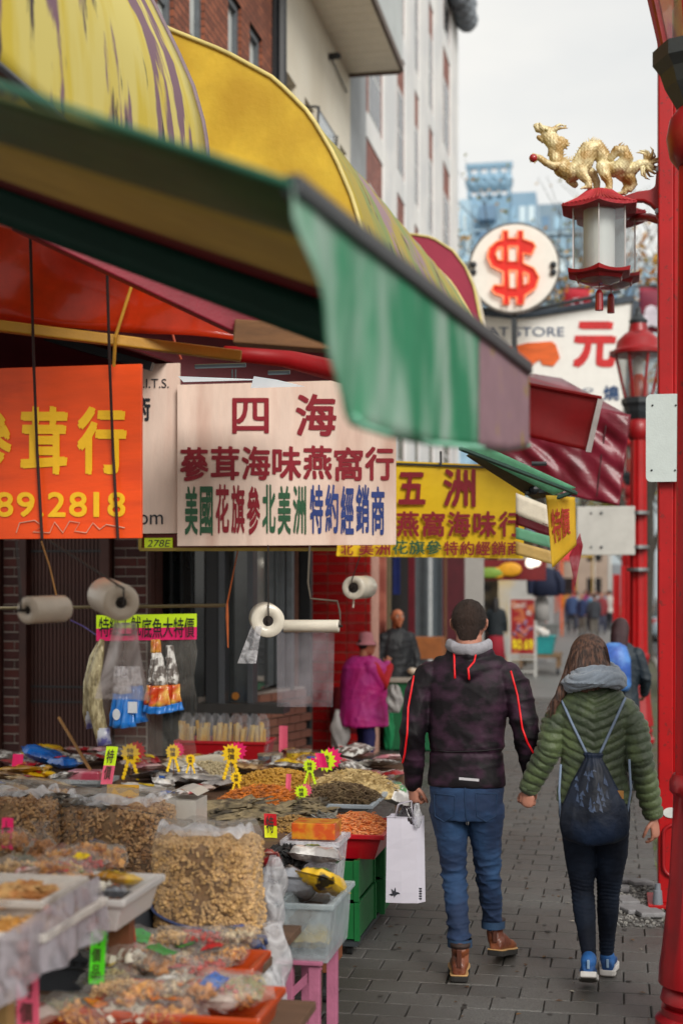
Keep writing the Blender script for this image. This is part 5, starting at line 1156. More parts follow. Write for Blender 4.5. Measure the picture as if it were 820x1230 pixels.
o = top(q, 'wrapped_produce', mat('produce_mix', 'c9a88f', .5, var=.3, scale=4, col2='d2d0cc', mixs=3), 'pale and orange wrapped produce heaped in the far teal bin', 'produce', smooth=True); o['kind'] = 'stuff'
q = bin_mb(xr(645, 34), 34, xr(668, 34), 35, .5, .95); top(q, 'grey_crate', mat('grey_crate', '6a6d6c', .5), 'grey crates stacked behind the teal bin cart', 'crate', bevel=.006)
# green stall counter behind the man
gc = thing('green_counter', 'dark green stall counter seen between the man and the magenta coat', 'counter', (xr(495, 16), 15.8, 0))
q = MB(); a, b = P(462, 903, 15.8), P(545, 838, 15.8); q.box((a.x, 15.8, .02), (b.x, 16.7, .78)); q.build('counter_box', mat('counter_green', '14603a', .5, var=.1), gc, bevel=.01)
q = MB(); q.box((a.x-.03, 15.76, .78), (b.x+.05, 16.75, .83)); q.build('worktop', mat('worktop_pale', '9d968c', .5), gc, bevel=.005)
q = MB(); rs = random.Random(12)
for k in range(60): q.ball((rs.uniform(a.x, b.x), rs.uniform(15.85, 16.6), .86+rs.uniform(0, .06)), rs.uniform(.025, .05), 8, 5, (1.2, 1, .8))
o = top(q, 'loose_goods', mat('goods_tan', 'b59a78', .6, var=.4, scale=10, col2='c8c4be', mixs=8), 'pale loose goods spread over the green counter', 'goods', smooth=True); o['kind'] = 'stuff'
# ------------------------------------------------------------------ goods: small pieces merged into heaps
def rotm(n, rng=RNG):
    q = rng.normal(size=(n, 4)); q /= np.linalg.norm(q, axis=1)[:, None]; w, x, y, z = q.T
    return np.stack([1-2*(y*y+z*z), 2*(x*y-z*w), 2*(x*z+y*w), 2*(x*y+z*w), 1-2*(x*x+z*z), 2*(y*z-x*w), 2*(x*z-y*w), 2*(y*z+x*w), 1-2*(x*x+y*y)], 1).reshape(n, 3, 3)
def rotz_tilt(n, tilt=.35):
    a = RNG.uniform(0, 2*np.pi, n); M = np.zeros((n, 3, 3)); M[:, 0, 0] = np.cos(a); M[:, 0, 1] = -np.sin(a); M[:, 1, 0] = np.sin(a); M[:, 1, 1] = np.cos(a); M[:, 2, 2] = 1
    t = RNG.normal(0, tilt, n); T = np.zeros((n, 3, 3)); T[:, 0, 0] = np.cos(t); T[:, 0, 2] = np.sin(t); T[:, 1, 1] = 1; T[:, 2, 0] = -np.sin(t); T[:, 2, 2] = np.cos(t)
    return M @ T
def tmpl_of(fn): m = MB(); fn(m); return np.array([tuple(v) for v in m.v]), m.f
TM = dict(
    nut=tmpl_of(lambda m: m.tube([(-1.0, 0, 0), (-.75, 0, 0), (-.35, 0, .04), (0, 0, 0), (.4, 0, .04), (.8, 0, 0), (1.0, 0, 0)], [.12, .42, .5, .36, .52, .4, .1], 6)),
    strip=tmpl_of(lambda m: m.tube([(-1, 0, 0), (-.4, .18, .1), (.3, -.1, .16), (1, .12, 0)], [(.09, .04), (.1, .05), (.1, .05), (.06, .03)], 4)),
    stick=tmpl_of(lambda m: m.tube([(-1, 0, 0), (0, .05, .03), (1, 0, 0)], [.05, .07, .04], 4)),
    fish=tmpl_of(lambda m: m.tube([(-1, 0, 0), (-.7, 0, .02), (-.1, 0, .05), (.6, 0, .02), (.85, 0, 0), (1.05, 0, 0)], [(.03, .05), (.1, .17), (.12, .22), (.05, .08), (.03, .05), (.02, .16)], 6)),
    shrimp=tmpl_of(lambda m: m.tube([(math.cos(a), math.sin(a), 0) for a in (-1.2, -.5, .3, 1.1, 1.9)], [.12, .26, .3, .22, .08], 5)),
    chip=tmpl_of(lambda m: m.box((-1, -.75, -.09), (1, .75, .09))),
    curl=tmpl_of(lambda m: m.tube([(-1, 0, 0), (-.5, .5, .2), (.2, .3, .5), (.5, -.4, .3), (1, -.1, 0)], [.07, .1, .1, .1, .05], 4)),
    bean=tmpl_of(lambda m: m.ball((0, 0, 0), 1, 6, 4, (1, .72, .6))))
def pile(kind, pos, size, flat=False, jit=.25, tilt=.35):
    v, f = TM[kind]; n = len(pos); R = rotz_tilt(n, tilt) if flat else rotm(n)
    s = size*(1+RNG.uniform(-jit, jit, n)); V = np.einsum('nij,kj->nki', R, v)*s[:, None, None]+np.asarray(pos)[:, None, :]
    V = V.reshape(-1, 3); k = len(v); F = [tuple(i+q*k for i in ff) for q in range(n) for ff in f]
    m = MB(); m.v = [tuple(x) for x in V]; m.f = F; m.mi = [0]*len(F); return m
def heap_pts(cx, cy, rx, ry, z0, h, n, p=1.0):
    u = RNG.uniform(-1, 1, (n*2, 2)); u = u[(np.abs(u)**2.6).sum(1) < 1][:n]
    r = (np.abs(u)**2).sum(1); z = z0+h*np.clip(1-r*.75, 0, 1)**p+RNG.normal(0, .004, len(u)); return np.stack([cx+u[:, 0]*rx, cy+u[:, 1]*ry, z], 1)
def heap(cx, cy, rx, ry, z0, h, n, kind, size, m_, label, name='heap', cat='dried goods', flat=True, mats2=None, p=1.0, tilt=.35, group=None):
    t = thing(name, label, cat, (cx, cy, z0), group)
    b = MB(); N_ = 20; b.grid(lambda u, v: (cx+(2*u-1)*rx*.97, cy+(2*v-1)*ry*.97, z0-.01+h*.93*max(0, 1-((2*u-1)**2+(2*v-1)**2)*.75)**p), N_, N_); b.build('mound', m_, t, smooth=True)
    pts = heap_pts(cx, cy, rx, ry, z0, h, n, p)
    if mats2: 
        k = len(pts)//2; a = pile(kind, pts[:k], size, flat, .25, tilt).build('pieces', m_, t, smooth=False); c = pile(kind, pts[k:], size, flat, .25, tilt).build('pieces', mats2, t); c['kind'] = 'stuff'
    else: a = pile(kind, pts, size, flat, .25, tilt).build('pieces', m_, t)
    a['kind'] = 'stuff'; return t
# ------------------------------------------------------------------ plastics
F_clear = film('clear_film', opac=.07); F_bag = film('bag_film', opac=.05, white='d5d2ca', nscale=9); F_milk = film('milky_film', (.93, .93, .95), .36, 'dedee2', .3); F_tub = film('tub_plastic', (.9, .92, .93), .5, 'b4bcc0', .3, 3)
M_nut = mat('peanut_shell', 'd6ae76', .75, var=.25, scale=60, bump=.4, bscale=200, col2='b08a56', mixs=25)
M_nutd = mat('walnut_shell', 'ba9264', .75, var=.3, scale=50, bump=.4, col2='94693f', mixs=20)
def nut_bag(px0, px1, pt, pb, Y, depth, label, m_, n, size, lean=0.0, kind='nut', topfill=.93):
    a, b = P(px0, pb, Y), P(px1, pt, Y); w = (b.x-a.x)/2; cx = (a.x+b.x)/2; h = b.z-a.z; cy = Y+depth/2; d = depth/2
    t = thing('nut_sack', label, 'sack', (cx, cy, a.z), 'tall clear sacks of nuts')
    def shape(s, ang, inset=0):
        k = 1-.12*(1-s)**6-.10*max(0, s-.8)*3; e = 3.2; c, q = math.cos(ang), math.sin(ang)
        bump = 1+.03*math.sin(3*ang+5*s)+.025*math.sin(7*s+2*ang)
        x = (w*k*bump-inset)*math.copysign(abs(c)**(2/e), c); y = (d*k*bump-inset)*math.copysign(abs(q)**(2/e), q); return Vector((cx+x+lean*s, cy+y, a.z+h*s))
    core = MB(); NR = 28
    core.loft([[shape(.01+topfill*i/14, 2*math.pi*k/NR, .014) for k in range(NR)] for i in range(15)]); core.build('filling', mat('sack_gap_shade', '8f6c44', .8, var=.3, scale=60), t, smooth=True)  # core darker than the nuts, painting the shade in the gaps
    pts = []
    for i in range(n):
        s = random.random(); ang = random.uniform(0, 2*math.pi)
        pts.append(shape(.012+s*(topfill-.005), ang, .003+random.uniform(0, .004)))
    for i in range(n//4):
        r_ = math.sqrt(random.random()); ang = random.uniform(0, 2*math.pi); p = shape(topfill, ang, 0); c_ = Vector((cx+lean*topfill, cy, p.z)); pts.append(c_+(p-c_)*r_*.93+Vector((0, 0, .012*random.random())))
    o = pile(kind, np.array([tuple(p) for p in pts]), size).build('nuts', m_, t, smooth=True); o['kind'] = 'stuff'
    f = MB(); R = [[shape(i/14, 2*math.pi*k/NR, -.006-.003*math.sin(9*k+4*i)) for k in range(NR)] for i in range(15)]
    rim = [shape(1.0, 2*math.pi*k/NR, .01)+Vector((0, 0, .035+.012*math.sin(5*k))) for k in range(NR)]
    mid = [shape(1.0, 2*math.pi*k/NR, w*.5)+Vector((0, 0, .03+.015*math.sin(3*k))) for k in range(NR)]
    f.loft(R+[rim, mid]); f.build('clear_bag', F_bag, t, smooth=True)
    g = MB(); g.grid(lambda u, v: shape(1.0, math.pi*(1.0+u), .005+.03*v)+Vector((0, -.004, .012+.03*math.sin(3.1*v)+.008*math.sin(23*u+5*v)+.006*math.sin(41*u))), 60, 5); g.build('folded_film', F_milk, t, smooth=True)  # milky film strip added for sky glints along the sack top
    return t, shape
n1, sh1 = nut_bag(177, 302, 1010, 1152, 4.95, .27, 'biggest clear sack of peanuts in shells, tied with blue rope', M_nut, 4200, .0145)
m = MB(); pts = []
for k in range(14):
    u = k/13; an = math.pi*1.03+math.pi*.88*u; pts.append(sh1(.42-.28*u+.02*math.sin(6*u), an, -.014))
m.tube(pts, .006, 6); m.tube([pts[-1], pts[-1]+Vector((.03, -.01, -.01)), pts[-1]+Vector((.045, -.01, -.05))], .008, 6)
m.ball(pts[-1]+Vector((.0, -.012, 0)), .02, 10, 6, (1.3, .7, 1)); m.tube([pts[-1], pts[-1]+Vector((.01, -.015, .03)), pts[-1]+Vector((.035, -.015, .028)), pts[-1]+Vector((.04, -.01, 0))], .008, 6); m.build('blue_rope', mat('rope_blue', '39456b', .6, var=.3, scale=60), n1, smooth=True)
n2, _ = nut_bag(62, 192, 972, 1090, 5.5, .4, 'clear sack of nuts behind the white tub, topped with silvery wrappers', M_nutd, 2800, .0145)
n3, _ = nut_bag(-45, 56, 962, 1060, 5.4, .4, 'clear sack of nuts at the picture edge below the yellow wrappers', M_nutd, 2100, .0145)
n4, _ = nut_bag(140, 200, 1055, 1150, 5.6, .3, 'low sack of nuts wedged behind the tall peanut sack', M_nutd, 500, .0125)
# support shelf and platform under sacks (mostly hidden)
M_plank = mat('stall_plank', '5d4330', .75, var=.25, scale=3, bump=.3, stretch=(1, 8, 1))
def table(x0, x1, y0, y1, z, label, name='stall_table', leg=.06, m_=M_plank, boards=6, group=None, th=.03):
    t = thing(name, label, 'table', ((x0+x1)/2, (y0+y1)/2, 0), group); w = (y1-y0)/boards
    for i in range(boards): m = MB(); m.box((x0, y0+i*w+.003, z-th), (x1, y0+(i+1)*w-.003, z)); m.build('plank', m_, t, bevel=.003)
    for x in (x0+.03, x1-leg-.03):
        for y in (y0+.03, y1-leg-.03): m = MB(); m.box((x, y, 0), (x+leg, y+leg, z-th)); m.build('leg', m_, t, bevel=.003)
    return t
zb = P(250, 1150, 4.95).z
table(-2.35, -1.22, 4.72, 6.1, zb-.005, 'low plank stand carrying the clear nut sacks', boards=5)
table(-4.0, -1.46, 6.75, 10.2, .575, 'long low plank table covered with trays of dried goods', boards=12)
# ------------------------------------------------------------------ packets
PK = {}
def packmat(name, c1, c2, c3=None, sc=22, rough=.3): return mat('pack_'+name, c1, rough, var=.3, scale=sc*2, bump=.9, bscale=26, coat=.55, col2=c2, mixs=sc, ramp=(.45, .53))
PMS = dict(silver=packmat('silver', 'd9d7d2', '5f5650'), tan=packmat('tan', 'b49468', '7a5a3c'), brown=packmat('brown', '6b4630', 'a98a6a'), blue=packmat('blue', '1763b8', '0f4a94', sc=5), red=packmat('red', '9e1420', 'b9a8a0', sc=12), pink=packmat('pink', 'c9808c', 'd9b8b6', sc=8), white=packmat('white', 'e2e0dc', '9a9694', sc=7), yellow=packmat('yellow', 'd8ac1c', 'a97818', sc=5), dark=packmat('dark', '22242a', '6a6e76', sc=12), clearred=packmat('clearred', '8e6f60', '8f1822', sc=14), green=packmat('green', '3a8a3c', 'b7bf90', sc=12), black_yellow=packmat('blackyellow', '1b1d22', '8b8f98', sc=9), cream=packmat('cream', 'cbb68e', 'a98558', sc=18))  # silver is paled to stand in for white glints
def packet(c, w, l, h, m_, label, rz=0, tilt=(0, 0), name='packet', cat='packet', group='wrapped food packets on the stalls', seed=None, stuff=None, fin=True):
    rnd = random.Random(seed if seed is not None else int(abs(c[0]*977+c[1]*613)*10)); f1, f2, p1, p2 = rnd.uniform(4, 9), rnd.uniform(5, 11), rnd.uniform(0, 6), rnd.uniform(0, 6)
    m = MB(); nu, nv = 14, 10
    def prof(u, v):
        a, b = 2*u-1, 2*v-1; e = max(0, (1-abs(a)**4)*(1-abs(b)**3))**.5
        return e
    def pos(u, v, s):
        a, b = 2*u-1, 2*v-1; e = prof(u, v); cr = .11*math.sin(f1*a+p1+3*b)+.08*math.sin(f2*b*1.7+p2-4*a)+.07*math.sin(17*a+11*b+p1)+.04*math.sin(29*b-13*a+p2)
        return (a*w/2*(1-.06*abs(b)), b*l/2*(1-.06*abs(a)), h/2+s*h/2*e*(1+cr)*(1 if s > 0 else .8)+(.006*math.sin(9*a+p2)*(1-e)))
    g1 = [[pos(i/nu, j/nv, 1) for i in range(nu+1)] for j in range(nv+1)]; g2 = [[pos(i/nu, j/nv, -1) for i in range(nu+1)] for j in range(nv+1)]
    W_ = nu+1; vs = [p for r in g1 for p in r]+[p for r in g2 for p in r]; k = len(vs)//2
    fs = [(j*W_+i, j*W_+i+1, (j+1)*W_+i+1, (j+1)*W_+i) for j in range(nv) for i in range(nu)]; fs += [tuple(x+k for x in f[::-1]) for f in fs]
    m.add(vs, fs)
    if fin:
        for s in (-1, 1): m.add([(-w/2, s*l/2*.97, h/2-.002), (w/2, s*l/2*.97, h/2-.002), (w/2, s*(l/2+.018), h/2+.004), (-w/2, s*(l/2+.018), h/2+.004)], [(0, 1, 2, 3)])
    me = m.mesh(name, m_, (0, 0, 0), True); o = bpy.data.objects.new(name, me); COL.objects.link(o); o.location = c; o.rotation_euler = (tilt[0], tilt[1], rz); return tag(o, label, cat, group)
LB = [mat('label_'+c, c, .4, var=.1, scale=20, coat=.4, col2='3a2a26', mixs=70, ramp=(.6, .62)) for c in ('c41a22', 'e6c31a', 'e8e6e0', '1f58a8', '2f8a3c', 'e07818')]
def labels_on():
    r = random.Random(8)
    for o in list(bpy.data.objects):
        if o.get('category') != 'packet' or o.type != 'MESH' or r.random() < .3: continue
        d = np.array([v.co for v in o.data.vertices]); w, l = np.ptp(d[:, 0])*r.uniform(.14, .22), np.ptp(d[:, 1])*r.uniform(.12, .22); cx, cy = r.uniform(-.15, .15)*w*4, r.uniform(-.15, .15)*l*4
        tr = BVHTree.FromPolygons([tuple(v) for v in d], [tuple(p.vertices) for p in o.data.polygons]); m = MB()
        def fn(u, v):
            x, y = cx+(2*u-1)*w, cy+(2*v-1)*l; h_ = tr.ray_cast(Vector((x, y, 1)), Vector((0, 0, -1))); return (x, y, (h_[0].z if h_[0] is not None else 0)+.003)
        m.grid(fn, 5, 5); me = m.mesh('printed_label', r.choice(LB), smooth=True); c = bpy.data.objects.new('printed_label', me); COL.objects.link(c); c.parent = o
def grab(px, py, z): return PZ(px, py, z)
# back left of the long table: wrappers in several layers
Z = .60
words = ['flat', 'crumpled', 'puffy', 'folded', 'glossy', 'slim']
def row(spots, z=Z, base=''):
    for (px, py, w, l, k, rz, lab) in spots:
        p = grab(px, py, z); packet((p.x, p.y, z), w, l, .05, PMS[k], lab, rz, (random.uniform(-.25, .1), random.uniform(-.2, .2)))
row([(12, 912, .34, .3, 'silver', .2, 'silver wrapped packet at the left end of the long table'), (60, 910, .36, .28, 'silver', -.3, 'silver and grey packet just behind the blue bag'), (104, 905, .34, .3, 'red', .5, 'red and silver packet in front of the brown shutter'),
     (30, 921, .3, .28, 'clearred', .9, 'clear packet with red print left of the blue bag'), (138, 907, .3, .26, 'pink', -.2, 'pinkish packet below the hanging silver fish packs'), (88, 918, .3, .26, 'silver', 1.1, 'crumpled silvery packet right of the blue bag'),
     (118, 914, .28, .24, 'clearred', .1, 'small clear red packet above the pink box')])
p = grab(50, 925, Z); packet((p.x, p.y, Z+.05), .3, .2, .1, PMS['blue'], 'bright blue glossy bag lying twisted on silver packets', .5, (.1, .3)); p = grab(76, 931, Z); packet((p.x, p.y, Z+.04), .22, .14, .08, PMS['blue'], 'smaller end of blue wrapping beside the pink box', -.6)
p = grab(104, 938, Z); m = MB(); m.box((p.x-.11, p.y-.07, Z), (p.x+.11, p.y+.07, Z+.07)); top(m, 'pink_box', mat('box_pink', 'c48a94', .4, var=.2, scale=10, col2='a83a50', mixs=8, coat=.4), 'pink wrapped food box at the corner of a clear tray', 'box', bevel=.012)
m = bin_mb(p.x-.16, p.y-.12, p.x+.16, p.y+.1, .58, .62, fl=.01); top(m, 'clear_tray', F_tub, 'shallow clear tray under the pink box', 'tray')
row([(10, 938, .36, .3, 'tan', .3, 'tan nut packet with yellow labels at the left edge'), (45, 944, .34, .3, 'cream', -.5, 'cream packet lying on the left sack'), (2, 951, .3, .28, 'cream', .8, 'cream and gold packet low at the left edge'), (25, 930, .3, .24, 'yellow', .1, 'yellow labelled packet at the left end of the heap')], .64)
for i, (px, py, k, lab) in enumerate([(92, 962, 'silver', 'silvery crinkled wrapper on the middle sack'), (120, 968, 'silver', 'second silvery wrapper at the centre of the middle sack'), (150, 974, 'tan', 'tan wrapper with orange tint on the middle sack'), (172, 980, 'silver', 'silver wrapper at the right end of the middle sack'), (66, 957, 'silver', 'silver wrapper at the left end of the middle sack'), (20, 957, 'silver', 'silver wrapper on top of the left sack'), (38, 962, 'cream', 'cream wrapper on the right of the left sack')]):
    q = P(px, py, 5.62); packet((q.x, q.y, q.z-.02), .15, .17, .035, PMS[k], lab, random.uniform(-1, 1), (-.3, random.uniform(-.2, .2)))
# trays and heaps on the long table
M_rtray = mat('red_tray', 'a80f1c', .3, var=.08, coat=.4, bump=.03)
def tray(px, py, hw, hd, z, h, m_, label, name='tray', fl=.03):
    p = grab(px, py, z+h); q = bin_mb(p.x-hw, p.y-hd, p.x+hw, p.y+hd, z, z+h, fl=fl, rim=.015); return top(q, name, m_, label, 'tray', 'shallow trays of dried goods', bevel=.004), p
o, p = tray(418, 992, .22, .26, .47, .13, M_rtray, 'red plastic tray of orange dried shrimp overhanging the green crates', fl=.045)
pr = p
M_shr = mat('dried_shrimp', 'cf6a2c', .6, var=.3, scale=40, col2='e0a070', mixs=30); M_shr2 = mat('dried_shrimp_pale', 'd98a4c', .6, var=.3, scale=40)
heap(p.x+.05, p.y, .17, .2, .58, .085, 800, 'shrimp', .0115, M_shr, 'bright orange dried shrimp heaped in the red tray', mats2=M_shr2)
heap(p.x-.12, p.y-.03, .1, .17, .585, .07, 90, 'fish', .045, mat('grey_fish', '5d5c58', .4, var=.4, scale=30, col2='8b8a80', mixs=15), 'small silvery grey dried fish beside the orange shrimp')
o, p = tray(352, 1003, .26, .2, .48, .08, M_rtray, 'red tray with a thin edge behind the yellow patterned box')
heap(p.x+.05, p.y+.04, .2, .15, .545, .05, 300, 'bean', .009, mat('ochre_bits', '9a7434', .7, var=.3, scale=30), 'ochre dried bits in the middle of the table')
o, p = tray(405, 958, .24, .26, .57, .05, mat('white_tray', 'a9b4bd', .4, var=.06), 'pale blue grey tray under brown twisted dried strips')
heap(p.x+.03, p.y-.02, .21, .2, .6, .09, 520, 'curl', .034, mat('grey_curl', '55422c', .7, var=.4, scale=30, col2='7a6648', mixs=20), 'brown grey twisted dried strips in the pale tray')
heap(p.x+.03, p.y+.38, .26, .2, .6, .13, 700, 'strip', .026, mat('pale_shred', 'd8c08a', .7, var=.25, scale=30, col2='9a8050', mixs=20), 'pale straw shreds heaped behind the brown twisted strips')
p = grab(318, 962, Z); heap(p.x, p.y, .26, .24, Z-.02, .1, 900, 'strip', .028, mat('orange_shred', 'c8701a', .6, var=.35, scale=30, col2='8a4c16', mixs=20), 'orange brown shredded dried goods heaped in the centre')
p = grab(330, 946, Z); heap(p.x, p.y+.1, .28, .2, Z, .1, 800, 'bean', .010, mat('golden_bits', 'b98a2c', .65, var=.3, scale=30, col2='c29440', mixs=20), 'golden brown dried pieces behind the orange shreds')
p = grab(285, 978, Z); heap(p.x, p.y, .34, .2, Z-.02, .07, 90, 'fish', .13, mat('dark_fish', '4a4338', .45, var=.4, scale=20, col2='8a7c60', mixs=12), 'long dark dried fish laid flat in front of the orange shreds', tilt=.12)
p = grab(368, 972, Z); heap(p.x, p.y, .13, .18, Z-.02, .07, 90, 'fish', .06, mat('dark_fish', '4a4338'), 'short dark dried fish between the orange shreds and the pale tray', tilt=.2)
p = grab(352, 985, Z); heap(p.x, p.y, .13, .1, Z-.04, .06, 300, 'bean', .009, mat('brown_bits', '8a6a3a', .7, var=.3, scale=30), 'small brown heap above the yellow patterned box')
p = grab(250, 927, Z); heap(p.x, p.y, .2, .16, Z, .07, 500, 'bean', .008, mat('powder_cream', 'b3a583', .8, var=.15, scale=30), 'cream coloured fine goods in an open pale bag')
m = MB(); m.grid(lambda u, v: (p.x-.24+.48*u, p.y+.17+.03*math.sin(5*u), Z-.01+.11*v*(1-.3*abs(2*u-1))), 12, 4, .003); m.grid(lambda u, v: (p.x-.24+.04*math.sin(4*v), p.y-.17+.34*u, Z-.01+.08*v), 8, 4, .003); top(m, 'open_bag', mat('bag_cream', 'b9b2a2', .5, var=.1), 'pale bag edge standing round the cream coloured goods', 'bag', smooth=True)
row([(214, 938, .26, .34, 'white', .2, 'white vacuum pack with dark stripes left of the cream heap'), (247, 940, .26, .34, 'white', -.1, 'white vacuum pack just under the cream heap'), (190, 935, .3, .3, 'dark', .9, 'dark grey packet beside the yellow note card'), (268, 944, .2, .3, 'white', -.4, 'white pack touching the orange shreds'),
     (172, 952, .28, .24, 'white', .3, 'pale wrinkled packet behind the yellow note card'), (232, 955, .26, .2, 'red', .7, 'dark red packet between white packs and the dark fish'), (425, 912, .3, .26, 'pink', .2, 'pinkish clear pack at the far corner of the table'), (452, 921, .26, .26, 'silver', -.3, 'clear pack with pale contents at the far right corner'), (400, 912, .26, .24, 'green', .6, 'small green tinted pack among the pinkish clear packs'), (440, 934, .24, .2, 'clearred', .1, 'clear pack with dark red contents by the white bag'),
     (372, 914, .24, .2, 'yellow', .1, 'yellow packet by the small jars'), (300, 925, .26, .22, 'tan', .6, 'tan packet behind the golden dried pieces'), (348, 925, .3, .2, 'silver', -.2, 'silvery packet behind the golden pieces')], Z)
row([(425, 905, .26, .22, 'silver', .9, 'upper silvery pack stacked on the pinkish ones'), (205, 962, .22, .2, 'silver', .4, 'crinkled silver pack left of the white carton')], Z+.05)
row([(452, 950, .24, .2, 'silver', .5, 'clear pack just before the white tied bag'), (470, 935, .22, .2, 'clearred', -.5, 'dark red clear pack at the outer table corner'), (415, 922, .26, .22, 'silver', -.8, 'glossy pack between the pale starburst and the corner packs'), (468, 915, .22, .2, 'pink', .9, 'pink pack farthest along the table')], Z)
p = grab(466, 952, .5); packet((p.x, p.y, .45), .24, .3, .12, PMS['white'], 'white tied plastic bag drooping over the far table edge', .3, (.2, .5))
rs_ = random.Random(44)
for i in range(34):                                            # small change between the bigger packets
    px = rs_.uniform(0, 440); py = rs_.uniform(905, 948) if px < 330 else rs_.uniform(903, 925)
    if px < 330 and px > 250 and py > 925: continue
    p = grab(px, py, Z); packet((p.x, p.y, Z+.015), rs_.uniform(.1, .2), rs_.uniform(.1, .18), .045, PMS[rs_.choice(['silver', 'silver', 'white', 'pink', 'tan', 'clearred', 'yellow', 'cream', 'red'])], 'small glossy packet lost among the wrappers along the back of the long table', rs_.uniform(0, 3), (rs_.uniform(-.3, .3), rs_.uniform(-.3, .3)), group='small packets along the back of the long table')
# cans and jars
for i, (px, py, k, lab) in enumerate([(318, 918, 'grey', 'small grey lidded tin left of the yellow tins'), (331, 917, 'white', 'small white tin beside the grey tin'), (352, 914, 'yellow', 'yellow labelled tin beside the red bin'), (366, 913, 'yellow', 'second yellow tin, right of its twin')]):
    q = grab(px, py, Z); t = thing('food_tin', lab, 'tin', (q.x, q.y, Z), 'small tins'); m = MB(); m.lathe(q.x, q.y, [(.05, Z), (.052, Z+.005), (.05, Z+.065)], 16); m.build('can', mat('tin_'+k, {'grey': '5c6066', 'white': 'b5b3ae', 'yellow': 'b99a1c'}[k], .35, var=.3, scale=14, metal=.2, col2='5a2a20', mixs=18, ramp=(.55, .6)), t, smooth=False)
    m = MB(); m.lathe(q.x, q.y, [(.053, Z+.062), (.053, Z+.075), (.045, Z+.078)], 16); m.build('lid', mat('tin_lid', 'a79a86', .3, metal=.6), t)
# red bin with bundled pale sticks
p = grab(268, 905, Z+.02); Yr = p.y
a, b = P(216, 914, Yr), P(322, 890, Yr); q = bin_mb(a.x, Yr-.1, b.x, Yr+.22, a.z-.02, b.z, fl=.03, rim=.012); top(q, 'red_bin', M_rtray, 'long red bin holding bundles of pale bean curd sticks', 'bin', bevel=.005)
M_stk = mat('curd_stick', 'cfa348', .6, var=.25, scale=12, col2='d2bd85', mixs=9)
for i in range(9):
    x = a.x+.05+(b.x-a.x-.1)*i/8+random.uniform(-.01, .01); t = thing('stick_bundle', ('film wrapped bundle of pale sticks %s' % ('at the left end of the red bin', 'second from the left end of the red bin', 'left of the starburst tag in the red bin', 'just behind the starburst tag', 'right of the starburst tag, near the bin middle', 'in the middle right of the red bin', 'third from the right end of the red bin', 'next to last towards the rose card', 'at the right end of the red bin')[i]), 'bundle', (x, Yr, a.z), 'wrapped stick bundles in the red bin')
    for k in range(6):
        xx = x+random.uniform(-.035, .035); y = Yr+random.uniform(-.03, .06); m = MB(); le = random.uniform(-.03, .05); m.tube([(xx, y, a.z), (xx+le, y, a.z+random.uniform(.24, .3))], random.uniform(.012, .016), 6, .45); m.build('stick', M_stk, t)
    m = MB(); m.tube([(x, Yr, a.z+.02), (x+.01, Yr, a.z+.18), (x+.015, Yr, a.z+.31), (x+.02, Yr, a.z+.36)], [(.05, .05), (.055, .06), (.05, .05), (.015, .02)], 10, cap=False); m.build('wrapper', F_clear, t, smooth=True)
# fluorescent price cards and starburst tags
M_ink2 = mat('marker_ink', '3a2a20', .6)
CARDC = dict(pink='d81b66', green='5ddc28', yellow='dbe021', red='c01a26', yolk='ecc81c', rose='d9607a', lime='c6e21c')
def cardm(k): return mat('card_'+k, CARDC[k], .5, var=.06, bump=.03, emit=.12, trans=.2)  # cards get a slight added glow, though they are not lit
def card(px0, py0, px1, py1, Y, cols, label, txt=None, lean=0, tcol=None):
    a, b = P(px0, py1, Y), P(px1, py0, Y); t = thing('price_card', label, 'price card', ((a.x+b.x)/2, Y, a.z), 'fluorescent price cards'); n = len(cols)
    for i, c in enumerate(cols):
        z0 = a.z+(b.z-a.z)*i/n; z1 = a.z+(b.z-a.z)*(i+1)/n; m = MB()
        m.grid(lambda u, v: (a.x+(b.x-a.x)*u+lean*((z0+(z1-z0)*v)-a.z), Y+.006*math.sin(4*u)+.05*((z0+(z1-z0)*v)-a.z), z0+(z1-z0)*v), 4, 3, .002); m.build('card', cardm(c), t)
    m = MB(); m.tube([((a.x+b.x)/2, Y+.012, a.z-.08), ((a.x+b.x)/2, Y+.012, a.z+.03)], .003, 5); m.build('skewer', M_wood, t)
    if txt:
        m = MB(); nn = len(txt)
        for i, ch in enumerate(txt):
            v1 = .93-i*.86/nn; v0 = v1-.72/nn
            put_glyph(m, ch, lambda u, v: Vector((a.x+(b.x-a.x)*(.2+.6*u)+lean*(b.z-a.z)*(v0+(v1-v0)*v), Y-.01+.05*(b.z-a.z)*(v0+(v1-v0)*v), a.z+(b.z-a.z)*(v0+(v1-v0)*v))), .02)
        m.build('lettering', M_ink2, t)
    return t
